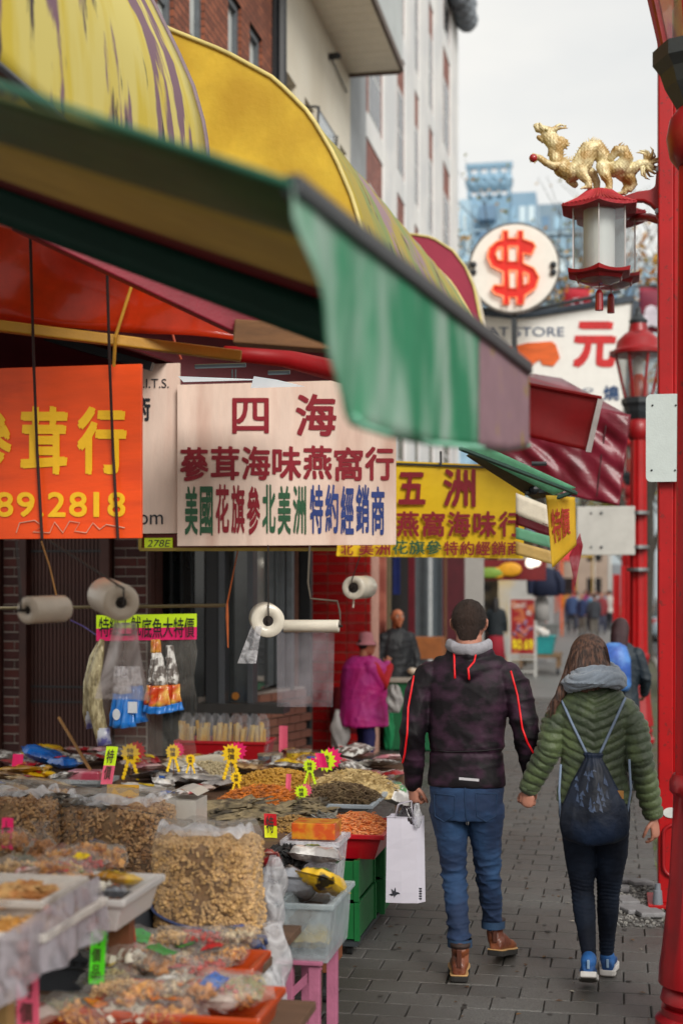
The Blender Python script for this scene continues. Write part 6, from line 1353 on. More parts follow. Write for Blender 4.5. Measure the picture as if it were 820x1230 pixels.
def star(px, py, r, Y, label, col='yolk', tails=True, back=None, txt='特價'):
    c = P(px, py, Y); R_ = r/S(px, Y); t = thing('starburst_tag', label, 'price tag', c-Vector((0, 0, R_)), 'starburst price tags'); n = 13; L_ = []
    rr = random.Random(int(px*7+py))
    for k in range(2*n): a = math.pi*k/n; q = R_*(1 if k % 2 == 0 else .72)*rr.uniform(.92, 1.06); L_.append((c.x+q*math.cos(a), c.z+q*math.sin(a)))
    m = MB(); m.prism(L_, lambda u, v: Vector((u, Y-.003, v)), lambda u, v: Vector((u, Y, v))); m.build('burst', cardm(col), t)
    if back:
        L2 = [(c.x+(x-c.x)*.95+R_*.55, c.z+(z-c.z)*.95+R_*.25) for x, z in L_]; m = MB(); m.prism(L2, lambda u, v: Vector((u, Y+.004, v)), lambda u, v: Vector((u, Y+.007, v))); m.build('back_burst', cardm(back), t)
    m = MB()
    for i, ch in enumerate(txt): put_glyph(m, ch, lambda u, v: Vector((c.x-R_*.33+R_*.66*u, Y-.006, c.z+R_*(.5-.55*i)-R_*.5*(1-v))), .02)
    m.build('lettering', M_ink2, t)
    if tails:
        for s in (-1, 1):
            m = MB(); z = c.z-R_*.8
            for k in range(5): m.ball((c.x+s*R_*(.3+.12*k)*.9, Y, z-k*R_*.36), R_*.2, 7, 5, (1, .25, 1.1))
            m.build('tail', cardm(col), t, smooth=True)
    m = MB(); m.tube([(c.x, Y+.01, c.z-R_*2.7), (c.x, Y+.01, c.z)], .003, 5); m.build('skewer', M_wood, t)
    return t
star(157, 905, 13, 8.9, 'yellow starburst tag with two beaded tails below the hanging blue packs', txt='特價', back='red'); 
star(208, 903, 10, 8.6, 'yellow starburst tag edge on beside the hanging film, with a crimson one behind', back='pink'); star(229, 912, 7, 8.4, 'thin yellow tag on a stick between the white packs')
star(278, 905, 13, 8.5, 'yellow and pink starburst tag in front of the stick bundles', back='pink'); star(284, 934, 8, 8.2, 'beaded yellow tag hanging under the pink backed starburst')
star(391, 914, 14, 8.7, 'pale starburst tag in front of a magenta one at the far table end', 'lime', back='pink', tails=False); star(372, 920, 9, 8.4, 'small starburst tag left of the pale starburst', 'lime', back='pink'); star(362, 951, 9, 7.9, 'lime starburst tag with tails over the pale tray', 'lime', back='rose'); star(409, 930, 5, 8.6, 'tiny yellow tag right of the pale starburst')
card(121, 897, 135, 942, 8.3, ['rose', 'lime'], 'two tone lime over rose price card beside the wooden stick', '特價', .15)
card(335, 872, 345, 905, 10.3, ['rose'], 'rose price card standing right of the stick bundles'); card(342, 930, 348, 962, 8.1, ['rose'], 'thin rose card in the orange shreds', None, .05)
card(383, 905, 394, 922, 8.6, ['pink'], 'magenta card tilted behind the pale starburst', None, -.3); card(14, 906, 27, 924, 9.0, ['pink'], 'magenta card standing in the silver packets at far left', None, .1); card(318, 978, 333, 1006, 7.0, ['yellow', 'red'], 'red over yellow card beside the dark mushrooms', '特', -.05)
card(2, 983, 16, 1020, 4.6, ['pink'], 'blurred pink card near the left sack', '大'); card(107, 1114, 125, 1182, 4.2, ['green'], 'tall bright green price card below the white tub', '特價品', .03); card(21, 1170, 48, 1236, 3.7, ['rose'], 'wide pink price card at the lower left corner', '特價', -.04); card(152, 1112, 165, 1150, 4.5, ['red'], 'red diamond on a white card beside the wooden leg', None, -.1)
q = P(147, 955, 6.9); m = MB(); a, b = P(129, 967, 6.6), P(167, 943, 6.6); t = thing('note_card', 'yellow note card with orange characters standing on the silver wrappers', 'note card', ((a.x+b.x)/2, 6.6, a.z)); m.box((a.x, 6.6, a.z), (b.x, 6.604, b.z)); m.build('card', mat('note_yellow', 'c79420', .5, emit=.03), t)  # card yellow lifted by a trace of added glow
m = MB(); text_px(m, '優惠價', 133, 957, 160, 963, 6.597, .03); m.build('lettering', mat('note_orange', 'b3421a', .5), t)
# white carton, orange patterned box, mushrooms, black and yellow sack
a, b = P(199, 1003, 5.75), P(238, 962, 5.75); m = MB(); m.box((a.x, 5.75, a.z), (b.x-.01, 5.92, b.z)); m.grid(lambda u, v: (a.x+(b.x-a.x)*u, 5.75+.17*v, b.z+.02+.03*math.sin(3.1*u)), 4, 4, .002); top(m, 'white_carton', mat('carton_white', 'bfbab2', .4, var=.08, coat=.3), 'cream white carton in film between two nut sacks', 'carton', bevel=.01)
a, b = P(350, 1008, 6.5), P(402, 990, 6.5); m = MB(); m.box((a.x, 6.5, a.z), (b.x, 6.66, b.z)); top(m, 'patterned_box', mat('box_orange_yellow', 'c98a1a', .4, var=.2, scale=12, col2='c04a14', mixs=16, coat=.3), 'yellow and orange patterned box in front of the red tray', 'box', bevel=.004)
heap(P(338, 1022, 6.3).x, 6.35, .11, .14, P(338, 1030, 6.3).z-.03, .06, 260, 'chip', .018, mat('black_fungus', '1c1b1c', .55, var=.4, scale=30), 'black dried mushrooms left of the white wrapped bundle', flat=False)
a = P(378, 1022, 6.3); packet((a.x, 6.3, a.z-.06), .24, .26, .08, PMS['white'], 'white wrapped bundle with a dark red edge in front of the patterned box', .1, (-.15, .1))
a = P(355, 1058, 5.9); packet((a.x-.02, 5.78, a.z-.06), .26, .3, .13, PMS['black_yellow'], 'black and silver packet with crumpled film above the clear tub', .2, (-.4, .1))
a = P(382, 1058, 5.8); packet((a.x+.02, 5.75, a.z-.04), .17, .26, .09, mat('pack_plainyellow', 'e0b516', .35, var=.12, scale=8, bump=.7, bscale=15, coat=.4, col2='1d1c1a', mixs=5, ramp=(.62, .64)), 'yellow end of a glossy packet over the clear tub', -.15, (-.4, .15))
a = P(322, 1040, 6.0); packet((a.x, 6.0, a.z-.05), .12, .3, .1, PMS['clearred'], 'clear packet with crimson contents right of the peanut sack', .1, (-.5, 0))
# tall clear bin by green crates
a, b = P(345, 1090, 6.55), P(410, 1008, 6.55); q = bin_mb(a.x, 6.45, b.x, 6.72, a.z, b.z, fl=.03, rim=.01); top(q, 'clear_bin', F_milk, 'tall clear film lined bin beside the green crates', 'bin', 'translucent bins')
# translucent tub with yellow pack
a, b = P(338, 1152, 5.55), P(400, 1084, 5.55); q = bin_mb(a.x, 5.5, b.x, 5.95, a.z, b.z, fl=.014, rim=.014); top(q, 'clear_tub', film('tub_side', (.9, .93, .94), .3, 'b4bec2', .35, 4), 'translucent tub with a yellow pack inside, set on the pink stool', 'tub', 'translucent bins', bevel=.01)
packet((a.x+.1, 5.62, a.z+.03), .18, .16, .09, mat('pack_yolk', 'c9a53c', .5, var=.2, scale=14), 'pale yellow pack lying inside the translucent tub', .1)
# green crates
M_gcr = mat('green_crate', '0b5c2b', .45, var=.12, scale=4, bump=.15, bscale=30); M_rib = mat('crate_corner', '5b3a22', .7)
def crate(x0, y0, x1, y1, z0, z1, label):
    t = thing('green_crate', label, 'crate', ((x0+x1)/2, (y0+y1)/2, z0), 'green crates at the stall corner'); n = 1; h = (z1-z0)/n
    for i in range(n):
        za, zb_ = z0+i*h+.006, z0+(i+1)*h-.006
        for a_, b_ in (((x0, y0, za), (x1, y0+.014, zb_)), ((x1-.014, y0+.014, za), (x1, y1, zb_)), ((x0, y1-.014, za), (x1-.014, y1, zb_)), ((x0, y0+.014, za), (x0+.014, y1-.014, zb_))): m = MB(); m.box(a_, b_); m.build('board', M_gcr, t, bevel=.002)
    for x, y in ((x0-.008, y0-.008), (x1-.018, y0-.008), (x1-.018, y1-.018), (x0-.008, y1-.018)): m = MB(); m.box((x, y, z0), (x+.026, y+.026, z1)); m.build('corner_batten', M_rib if x < x1-.05 else M_gcr, t)
    m = MB(); m.box((x0+.02, y0+.02, z0+.01), (x1-.02, y1-.02, z0+.02)); m.build('bottom', M_gcr, t)
    return t
a, b = P(398, 1122, 7.0), P(430, 1020, 7.0)
zc = .08; crate(a.x, 7.0, b.x, 7.5, zc, .27, 'lower green crate nearest the walkers'); crate(a.x+.01, 7.01, b.x-.005, 7.5, .275, .48, 'upper green crate under the red shrimp tray')
crate(b.x-.12, 7.6, b.x+.03, 8.1, zc, .27, 'lower green crate of the second stack, just behind the first'); crate(b.x-.12, 7.6, b.x+.03, 8.1, .275, .47, 'upper green crate of the second stack'); 
dl = thing('dolly', 'dark low dolly with black casters under the green crates', 'dolly', ((a.x+b.x)/2, 7.2, 0)); m = MB(); m.box((a.x-.02, 6.98, .055), (b.x+.0, 8.1, .078)); m.build('deck', M_dark, dl)
for x, y in ((a.x+.03, 7.05), (b.x-.05, 7.05), (b.x-.05, 8.0)): m = MB(); m.tube([(x-.012, y, .027), (x+.012, y, .027)], .027, 14); m.build('caster', mat('rubber', '17181a', .7), dl)
# pink stool
M_pk = mat('pink_paint', 'a8627e', .55, var=.15, scale=10, bump=.2); ps = thing('pink_stool', 'dusty pink wooden stool under the translucent tub', 'stool', (P(360, 1150, 5.6).x, 5.7, 0))
x0_, x1_ = P(338, 1150, 5.52).x, P(379, 1150, 5.52).x+.03; zt_ = P(360, 1152, 5.52).z
m = MB(); m.box((x0_-.05, 5.5, zt_-.02), (x1_, 5.95, zt_-.003)); m.build('seat', M_pk, ps, bevel=.004)
for x, y in ((x0_, 5.52), (x1_-.06, 5.52), (x0_, 5.88), (x1_-.06, 5.88)): m = MB(); m.box((x, y, 0), (x+.045, y+.04, zt_-.02)); m.build('leg', M_pk, ps, bevel=.003)
m = MB(); m.box((x0_+.046, 5.525, .1), (x1_-.061, 5.55, .135)); m.build('stretcher', M_pk, ps); m = MB(); m.bar((x0_+.03, 5.54, zt_-.15), (x0_+.15, 5.54, zt_-.03), .02, .03); m.build('brace', M_pk, ps)
bx = thing('wooden_box', 'small wooden box on a black caster behind the pink stool', 'box', (P(385, 1160, 6.2).x, 6.3, 0)); a, b = P(372, 1168, 6.2), P(396, 1128, 6.2); m = MB(); m.box((a.x, 6.2, a.z), (b.x, 6.5, b.z)); m.build('body', mat('box_wood', '7a4526', .7, var=.2, scale=5), bx, bevel=.004)
m = MB(); c = P(390, 1182, 6.2); m.tube([(c.x-.015, 6.22, .035), (c.x+.015, 6.22, .035)], .035, 16); m.tube([(c.x, 6.22, .05), (c.x, 6.22, a.z)], .012); m.build('caster', mat('rubber', '17181a', .7), bx)
# ------------------------------------------------------------------ front left low table
zt = .90; x1t = PX(0, 0, -1).x
tA, tB = PZ(0, 1192, .86), PZ(116, 1108, .86)
tb = thing('near_table', 'nearest table with a clear plastic cover drooping over its slanted edge', 'table', (-1.3, 3.9, 0))
pl4 = [Vector((tA.x, tA.y, .88)), Vector((tB.x, tB.y, .88)), Vector((tB.x-1.2, tB.y+.25, .88)), Vector((tA.x-1.2, tA.y+.2, .88))]
e_ = (pl4[1]-pl4[0]); pl4[0] = pl4[0]-e_*.8; pl4[3] = pl4[3]-e_*.8
for i in range(5):
    m = MB(); a_, b_ = i/5, (i+1)/5-.01; q4 = [pl4[0].lerp(pl4[3], a_), pl4[1].lerp(pl4[2], a_), pl4[1].lerp(pl4[2], b_), pl4[0].lerp(pl4[3], b_)]; m.add(q4+[v-Vector((0, 0, .03)) for v in q4], [(0,1,2,3),(7,6,5,4),(0,4,5,1),(1,5,6,2),(2,6,7,3),(3,7,4,0)]); m.build('plank', M_plank, tb)
def legat(px0, px1, py, Y, pyb=1300, m_=M_plank, z1=.85): a_, b_ = P(px0, py, Y), P(px1, py, Y); m = MB(); m.box((a_.x, Y, 0), (b_.x, Y+.05, z1)); m.build('leg', m_, tb, bevel=.003)
legat(130, 156, 1110, 4.35, m_=mat('leg_wood', '6d3c22', .7, var=.2, scale=4)); legat(-6, 10, 1190, 3.55, m_=mat('leg_pine', '9a7848', .7, var=.2, scale=4))
nrm = Vector((e_.y, -e_.x, 0)).normalized(); dr_ = MB()
def drape(u, v):
    p = pl4[0].lerp(pl4[1], u); s = .006+.03*v+.014*math.sin(26*u+2*v)*v+.007*math.sin(57*u)*v
    return p+nrm*s+Vector((0, 0, .12-.16*v*(1+.04*math.sin(9*u))))
dr_.grid(drape, 90, 14); dr_.build('plastic_cover', film('cover_film', (.9, .88, .92), .5, 'a8a2aa', .3, 9), tb, smooth=True)
m = MB(); rs = random.Random(5)
for k in range(26): u = rs.uniform(.4, .98); v = rs.uniform(.15, .85); p = drape(u, v)-nrm*.03; m.ball(p, rs.uniform(.012, .026), 7, 5)
o = m.build('packets_behind_cover', mat('cover_goods', '8c5a4a', .6, var=.5, scale=20, col2='b08a80', mixs=20), tb, smooth=True); o['kind'] = 'stuff'
# trays on the near table
def tub_at(px0, px1, pyf, pyb, z, h, m_, label, name='tub', fl=.03, group='plastic tubs on the near table'):
    a_ = PZ(px0, pyf, z+h); b_ = PZ(px1, pyf, z+h); c_ = PZ((px0+px1)/2, pyb, z+h); q = bin_mb(a_.x, a_.y, b_.x, max(c_.y, a_.y+.1), z, z+h, fl=fl, rim=.012); o = top(q, name, m_, label, 'tub', group, bevel=.008); return a_, b_, c_, o
M_wtub = mat('white_tub', 'cfccca', .35, var=.05, bump=.03, coat=.3, trans=.25)
a_, b_, c_, o = tub_at(62, 152, 1078, 1048, .82, .1, M_wtub, 'translucent white tub with a thick rim at the table corner', fl=.025)
wt = (a_, b_, c_)
for (px, py, w, l, k, rz, lab) in ((96, 1050, .1, .14, 'cream', .3, 'cream packet at the back of the white tub'), (140, 1050, .12, .14, 'yellow', -.4, 'yellow wrapped packet at the back of the white tub'), (112, 1062, .12, .12, 'white', .8, 'clear white packet in the middle of the white tub'), (140, 1066, .07, .1, 'dark', .1, 'tiny dark blue and white packet in the white tub')):
    p = PZ(px, py, .93); packet((p.x, p.y, .895), w, l, .04, PMS[k], lab, rz, (-.2, 0))
def ztub(px0, px1, pyf, pyb, z, h, lab, kk, nn, sz, cm, hl):
    a_, b_, c_, o = tub_at(px0, px1, pyf, pyb, z, h, film('tub_near', (.93, .92, .9), .5, 'd2ccc6', .3, 4), lab)
    cx, cy = (a_.x+b_.x)/2, (a_.y+c_.y)/2; heap(cx, cy, abs(b_.x-a_.x)/2*.82, abs(c_.y-a_.y)/2*.85, z+h*.45, h*.5, nn, kk, sz, cm, hl)
ztub(-50, 60, 1118, 1074, .88, .06, 'clear tub of golden noodles nearest the camera', 'strip', 700, .022, mat('noodle_gold', 'c48a3a', .55, var=.3, scale=25, col2='d9ae68', mixs=18), 'golden noodle like strips in the nearest clear tub')
ztub(-60, 58, 1078, 1050, .92, .07, 'clear tub of tan crackers behind the noodle tub', 'chip', 220, .017, mat('cracker_tan', 'c29a62', .6, var=.3, scale=25, col2='a36a34', mixs=18), 'tan crackers heaped in the second clear tub')
for i, (px, py, Y, w, l, h, k, rz, lab) in enumerate(((55, 1042, 4.25, .17, .15, .075, 'cream', .4, 'puffed cream packet on the second clear tub'), (20, 1040, 4.2, .16, .14, .07, 'tan', -.2, 'tan packet with a red corner at the left'), (33, 1048, 4.1, .07, .09, .04, 'red', .7, 'crimson ribbon packet across the cream one'), (78, 1048, 4.3, .11, .12, .06, 'cream', -.5, 'golden puffed packet right of the cream one'),
      (12, 1008, 4.6, .16, .16, .08, 'brown', .2, 'brown packet below the left sack'), (75, 1026, 4.6, .12, .14, .07, 'cream', .5, 'golden packet below the twisted clear bag'), (112, 1020, 4.7, .13, .13, .06, 'cream', .1, 'pale biscuit packet left of the yellow one'), (95, 1072, 4.0, .035, .06, .015, 'yellow', .1, 'small yellow label packet in the tub'))):
    p = P(px, py, Y); packet((p.x, p.y, p.z-h*.6), w, l, h, PMS[k], lab, rz, (-.35, random.uniform(-.15, .15)))
# the near packets are clear film over real pieces
F_pack = film('pack_film', (.98, .98, .97), opac=.07, white='f4f2ee', rough=.08, nscale=30, edge=.12)
CK = dict(cream=('chip', .013, mat('biscuit', 'e0a24a', .6, var=.35, scale=30, col2='a8642a', mixs=25)), tan=('nut', .011, M_nut), brown=('chip', .012, mat('brown_slice', 'b57a40', .6, var=.3, scale=20)), silver=('bean', .012, mat('white_bean', 'c9b490', .5, var=.35, scale=30, col2='5c3a24', mixs=25)), white=('chip', .012, mat('white_slice', 'c9c2b4', .6, var=.15, scale=30)), clearred=('bean', .011, mat('red_date', 'a8241a', .35, var=.3, scale=30)), green=('curl', .018, mat('green_dried', '70803c', .7, var=.3, scale=30, col2='c0aa70', mixs=20)))
def fill_near():
    for o in list(bpy.data.objects):
        if o.get('category') != 'packet' or o.type != 'MESH' or o.location.y > 4.99: continue
        k = o.data.materials[0].name.replace('pack_', '')
        if k not in CK: continue
        d = np.array([v.co for v in o.data.vertices]); w, l, h = d[:, 0].ptp() if hasattr(d, 'ptp') else np.ptp(d[:, 0]), np.ptp(d[:, 1])*.8, np.ptp(d[:, 2]); n = 80; r = np.random.default_rng(int(w*9999)); u = r.uniform(-1, 1, (n*3, 3)); u = u[(u[:, 0]**4+u[:, 1]**4+u[:, 2]**2) < .8][:n]
        pts = u*np.array([w*.42, l*.42, h*.3])+np.array([0, 0, h*.42]); kd, sz, m_ = CK[k]; q = pile(kd, pts, sz); me = q.mesh('contents', m_); c = bpy.data.objects.new('contents', me); COL.objects.link(c); c.parent = o; c['kind'] = 'stuff'; o.data.materials[0] = F_pack
# twisted clear bag of brown slices
p = P(52, 1028, 4.7); t = thing('tied_bag', 'clear bag of brown slices twisted shut, standing before the sacks', 'bag', (p.x, p.y, p.z-.03)); 
pts = heap_pts(p.x, p.y, .055, .05, p.z-.03, .08, 160); o = pile('chip', pts, .011).build('slices', mat('brown_slice', 'b57a40', .6, var=.3, scale=20), t); o['kind'] = 'stuff'
m = MB(); m.ell([(p.x, p.y, p.z-.035, .06, .055), (p.x, p.y, p.z+.0, .068, .06), (p.x, p.y, p.z+.05, .045, .04), (p.x-.005, p.y, p.z+.08, .016, .016), (p.x-.008, p.y, p.z+.095, .014, .014), (p.x-.01, p.y, p.z+.12, .036, .026)], 18, cap=False); m.build('film', F_bag, t, smooth=True)
# dark cardboard box with arched lettering
bx = thing('cardboard_box', 'dark grey blue box with arched lettering under the near table', 'box', (-1.6, 4.7, 0)); a, b = P(20, 1205, 4.6), P(134, 1118, 4.6)
m = MB(); m.box((a.x, 4.6, 0), (b.x, 5.2, b.z)); m.build('body', mat('box_slate', '3c4047', .7, var=.15, scale=3), bx, bevel=.006)
m = MB(); m.box((a.x-.004, 4.594, a.z-.0), (b.x+.004, 4.6, a.z+.03)); m.build('tape', mat('tape_dark', '1c1e22', .4), bx)
m = MB(); s_ = 'Patterson'
for i, ch in enumerate(s_):
    x_ = 40+i*9.6; dy_ = 3.5*((i-4)/4)**2
    put_glyph(m, ch, lambda u, v: P(x_+7.6*u, 1160+dy_-(9 if ch in 'P' else 6.5 if ch in 't' else 5.5)*v, 4.592), .05)
m.tube([P(44+8*k, 1170-6*math.sin(math.pi*k/10), 4.592) for k in range(11)], .003, 4); m.ball(P(92, 1140, 4.594), .035, 14, 4, (1.4, .1, .35)); m.build('lettering', mat('print_black', '121417', .6), bx)
# orange tubs at the bottom
M_otub = mat('orange_tub', 'c2470e', .35, var=.1, scale=4, bump=.05, coat=.35, trans=.25)
a_, b_, c_, o = tub_at(100, 318, 1212, 1180, .5, .09, M_otub, 'long orange tub full of packets in the low foreground', 'orange_tub', .02, 'orange plastic tubs'); ot = (a_, b_, c_)
a2, b2, c2, o = tub_at(-10, 270, 1262, 1222, .47, .09, M_otub, 'second orange tub cut by the lower picture edge', 'orange_tub', .02, 'orange plastic tubs')
a3, b3, c3, o = tub_at(215, 305, 1160, 1140, .52, .09, M_otub, 'orange tub half hidden behind the packets', 'orange_tub', .02, 'orange plastic tubs')
for (px, py, z, w, l, h, k, rz, lab) in ((150, 1166, .60, .26, .2, .08, 'silver', .3, 'silver and brown packet across the orange tub'), (190, 1158, .62, .24, .18, .08, 'brown', -.4, 'brown clear packet of slices beside the crimson strip'), (224, 1150, .60, .22, .18, .07, 'silver', .6, 'silvery packet under the peanut sack'), (265, 1152, .60, .2, .18, .08, 'cream', .1, 'cream striped packet at the right of the heap'),
     (180, 1136, .63, .2, .07, .05, 'red', .25, 'crimson sealed strip on top of the packets'), (130, 1176, .60, .18, .16, .07, 'green', .2, 'green edged packet at the left end of the orange tub'), (212, 1176, .58, .18, .16, .07, 'white', -.2, 'white printed packet inside the orange tub'), (230, 1130, .64, .18, .15, .06, 'silver', 0, 'glossy packet leaning on the peanut sack'), (245, 1166, .6, .2, .16, .07, 'clearred', .9, 'dark red packet in the tub'),
     (60, 1216, .56, .2, .2, .08, 'green', .4, 'green and cream packet at the lower left'), (100, 1222, .56, .22, .2, .08, 'cream', -.3, 'cream packet in the second orange tub'), (150, 1220, .57, .2, .18, .08, 'white', .2, 'clear white packet in the second orange tub'), (285, 1200, .585, .16, .14, .06, 'cream', .3, 'tan packet at the right end of the orange tub'), (262, 1204, .58, .14, .14, .06, 'red', -.3, 'red packet low in the orange tub'), (205, 1222, .57, .22, .16, .08, 'cream', .5, 'biscuit coloured packet in the second orange tub'), (25, 1228, .56, .2, .2, .08, 'red', .9, 'red packet at the lower left corner')):
    p = PZ(px, py, z); packet((p.x, p.y, z-.03), w, l, h, PMS[k], lab, rz, (random.uniform(-.3, 0), random.uniform(-.2, .2)))
table(-2.0, -.98, 3.35, 4.66, .465, 'low shelf holding the orange tubs', 'low_shelf', boards=4)
NP = [(140, 1186, 'tan', 'clear packet of nuts at the left of the orange tub'), (172, 1192, 'cream', 'clear biscuit packet in front of the long orange tub middle'), (206, 1188, 'silver', 'clear bean packet sunk in the middle of the orange tub'), (238, 1192, 'brown', 'clear packet of brown slices in the right half of the orange tub'), (262, 1186, 'clearred', 'clear packet of red dates beside the tub rim'), (292, 1184, 'green', 'clear packet of green dried goods at the tub corner'), (128, 1150, 'silver', 'clear bean packet leaning on the wooden leg'), (160, 1144, 'cream', 'clear biscuit packet at the top left of the packet heap'), (205, 1140, 'tan', 'clear packet of nuts under the crimson strip'), (246, 1140, 'clearred', 'clear packet of red dates touching the blue rope'), (282, 1140, 'silver', 'clear bean packet at the outer end of the heap'), (150, 1162, 'white', 'clear packet of white slices in the heap centre')]
for i, (px, py, k, lab) in enumerate(NP):
    p = PZ(px, py, .62); packet((p.x, p.y, .58 if py > 1170 else .62), .19, .16, .075, PMS[k], lab, .7*i, (-.3+.1*(i % 3), .15*((i % 4)-1.5)))
NQ = [(20, 1062, 4.05, 'tan', 'clear packet of nuts across the cracker tub'), (70, 1058, 4.15, 'cream', 'clear biscuit packet on the rim of the cracker tub'), (40, 1020, 4.75, 'silver', 'clear bean packet behind the twisted bag'), (100, 1034, 4.5, 'clearred', 'clear packet of red dates left of the white tub'), (130, 1026, 4.8, 'cream', 'clear biscuit packet behind the white tub'), (84, 1044, 4.4, 'tan', 'clear packet of nuts between both tubs')]
for i, (px, py, Y, k, lab) in enumerate(NQ):
    p = P(px, py, Y); packet((p.x, p.y, p.z-.04), .14, .13, .065, PMS[k], lab, .9*i, (-.3, .2*((i % 3)-1)))
labels_on(); fill_near()
# drooping clear bag at the right of the peanut sack
def bagmesh(c, w, d, h, wr=.012, n=24, seed=1, topr=.5):
    rnd = random.Random(seed); k = [(rnd.randint(2, 7), rnd.uniform(0, 6), rnd.uniform(3, 14)) for _ in range(6)]; R = []
    for i in range(15):
        s = i/14; r = (1-.5*(1-s)**4)*(1-(1-topr)*max(0, s-.55)/.45); g = []
        for j in range(n):
            a = 2*math.pi*j/n; q = sum(math.sin(f*a+p+g_*s) for f, p, g_ in k)*wr; g.append((c[0]+(w/2*r+q)*math.cos(a), c[1]+(d/2*r+q)*math.sin(a), c[2]+h*s))
        R.append(g)
    m = MB(); m.loft(R); return m
a = P(325, 1205, 5.05); top(bagmesh((a.x-.01, 5.1, a.z-.02), .15, .2, .3, .007, seed=4), 'plastic_bag', F_milk, 'limp milky plastic bag hanging beside the pink stool', 'bag', 'thin plastic bags', smooth=True)
a = P(326, 1100, 5.4); top(bagmesh((a.x, 5.45, a.z-.06), .08, .14, .28, .005, seed=7), 'plastic_bag', F_milk, 'upright milky bag squeezed between the peanut sack and the tub', 'bag', 'thin plastic bags', smooth=True)
m = MB(); a, b = P(112, 930, 8.7), P(71, 862, 9.0); m.tube([a, b], .011, 8); top(m, 'wooden_stick', mat('stick_wood', '8a6234', .7), 'wooden stick leaning in front of the brown shutter', 'stick')
# ------------------------------------------------------------------ hanging things
M_core = mat('cardboard_core', '1a120e', .8); M_rollp = mat('film_roll_side', 'd6c6b4', .45, var=.08, scale=10, trans=.2, coat=.2); M_rollc = mat('film_roll_wound', 'ddd6c6', .35, var=.15, scale=4, coat=.5, stretch=(1, 14, 1), trans=.15)
def roll(p, q, r, label, m_=M_rollc, wire=None, hole=.32):
    p, q = Vector(p), Vector(q); t = thing('bag_roll', label, 'bag roll', ((p+q)/2)-Vector((0, 0, r)), 'rolls of plastic bags hung over the stall'); d = (q-p).normalized()
    m = MB(); n = 26; a_ = d.orthogonal().normalized(); b_ = d.cross(a_)
    def ring(c, rr): return [c+a_*rr*math.cos(2*math.pi*k/n)+b_*rr*math.sin(2*math.pi*k/n) for k in range(n)]
    m.loft([ring(p+d*.03, r*hole), ring(p, r*hole), ring(p, r*.96), ring(p+d*.005, r), ring(q-d*.005, r), ring(q, r*.96), ring(q, r*hole), ring(q-d*.03, r*hole)], False); m.build('wound_film', m_, t, smooth=True)
    m = MB(); m.loft([ring(p+d*.004, r*hole*.98), ring(q-d*.004, r*hole*.98)], True); m.build('core', M_core, t)
    m = MB(); m.tube([p-d*.04, q+d*.02], .006, 6)
    if wire: m.tube([p-d*.03, p-d*.03+Vector((0, 0, .05)), Vector(wire)], .004, 5)
    m.build('hanger', mat('wire_dark', '2a2320', .5, metal=.5), t); return t
a = P(33, 733, 4.2); roll(a, P(76, 731, 4.36), 16.5/S(50, 4.2), 'leftmost blurred bag roll hanging level under the orange board', M_rollp, P(20, 650, 4.3))
a = P(146, 724, 4.5); r2 = roll(a, P(126, 715, 4.68), 22.5/S(140, 4.5), 'large blurred bag roll end on, with a bag pulled down from it', M_rollp, P(60, 650, 4.6))
m = MB(); 
def pull(u, v): c = P(150-3*v, 748+92*v, 4.52); w = (.045+.06*v)*(1); return Vector((c.x+(2*u-1)*w, 4.52+.015*math.sin(9*u+3*v)*(1-.3*v)+.02*math.cos(3*u), c.z))
m.grid(pull, 20, 14); m.build('pulled_bag', film('pull_film', (.92, .9, .9), .42, 'd5c8c6', .3, 6), r2, smooth=True)
a = P(322, 746, 7.2); r3 = roll(a, P(318, 742, 7.5), 20/S(320, 7.2), 'round bag roll end on with a bag trailing to the left', M_rollc, P(322, 655, 7.3))
m = MB(); m.grid(lambda u, v: P(308-12*v+(2*u-1)*(6+5*v), 752+45*v, 7.18)+Vector((0, .01*math.sin(8*u), 0)), 8, 8); m.build('pulled_bag', F_milk, r3, smooth=True)
a, b = P(341, 752, 7.6), P(407, 752, 7.6); r4 = roll(a, b, 7.6/S(370, 7.6), 'long thin bag roll on a wire frame with a clear sheet hanging down', M_rollc)
m = MB(); m.tube([a-Vector((.02, 0, 0)), b+Vector((.01, 0, 0)), P(408, 735, 7.6), P(405, 722, 7.6), P(373, 719, 7.6), P(370, 700, 7.6), P(372, 655, 7.6)], .006, 6); m.build('wire_frame', mat('wire_brass', '6a6258', .4, metal=.7), r4)
m = MB(); m.grid(lambda u, v: P(333+(2+67-2*v)*u, 756+93*v, 7.6-.02*0)+Vector((0, .006*math.sin(7*u+2*v)-.01, 0)), 14, 10); m.build('clear_sheet', film('sheet_film', (.86, .84, .86), .2, 'a9a3aa', .3, 3), r4, smooth=True)
a = P(428, 706, 9.4); r5 = roll(P(424, 706, 9.3), P(440, 705, 9.6), 14/S(428, 9.4), 'small bag roll hanging before the red tiled pillar', M_rollc, P(432, 668, 9.4), .45)
m = MB(); m.tube([P(425, 716, 9.35), P(424, 730, 9.35)], .006, 5); m.build('loose_end', M_rollc, r5)
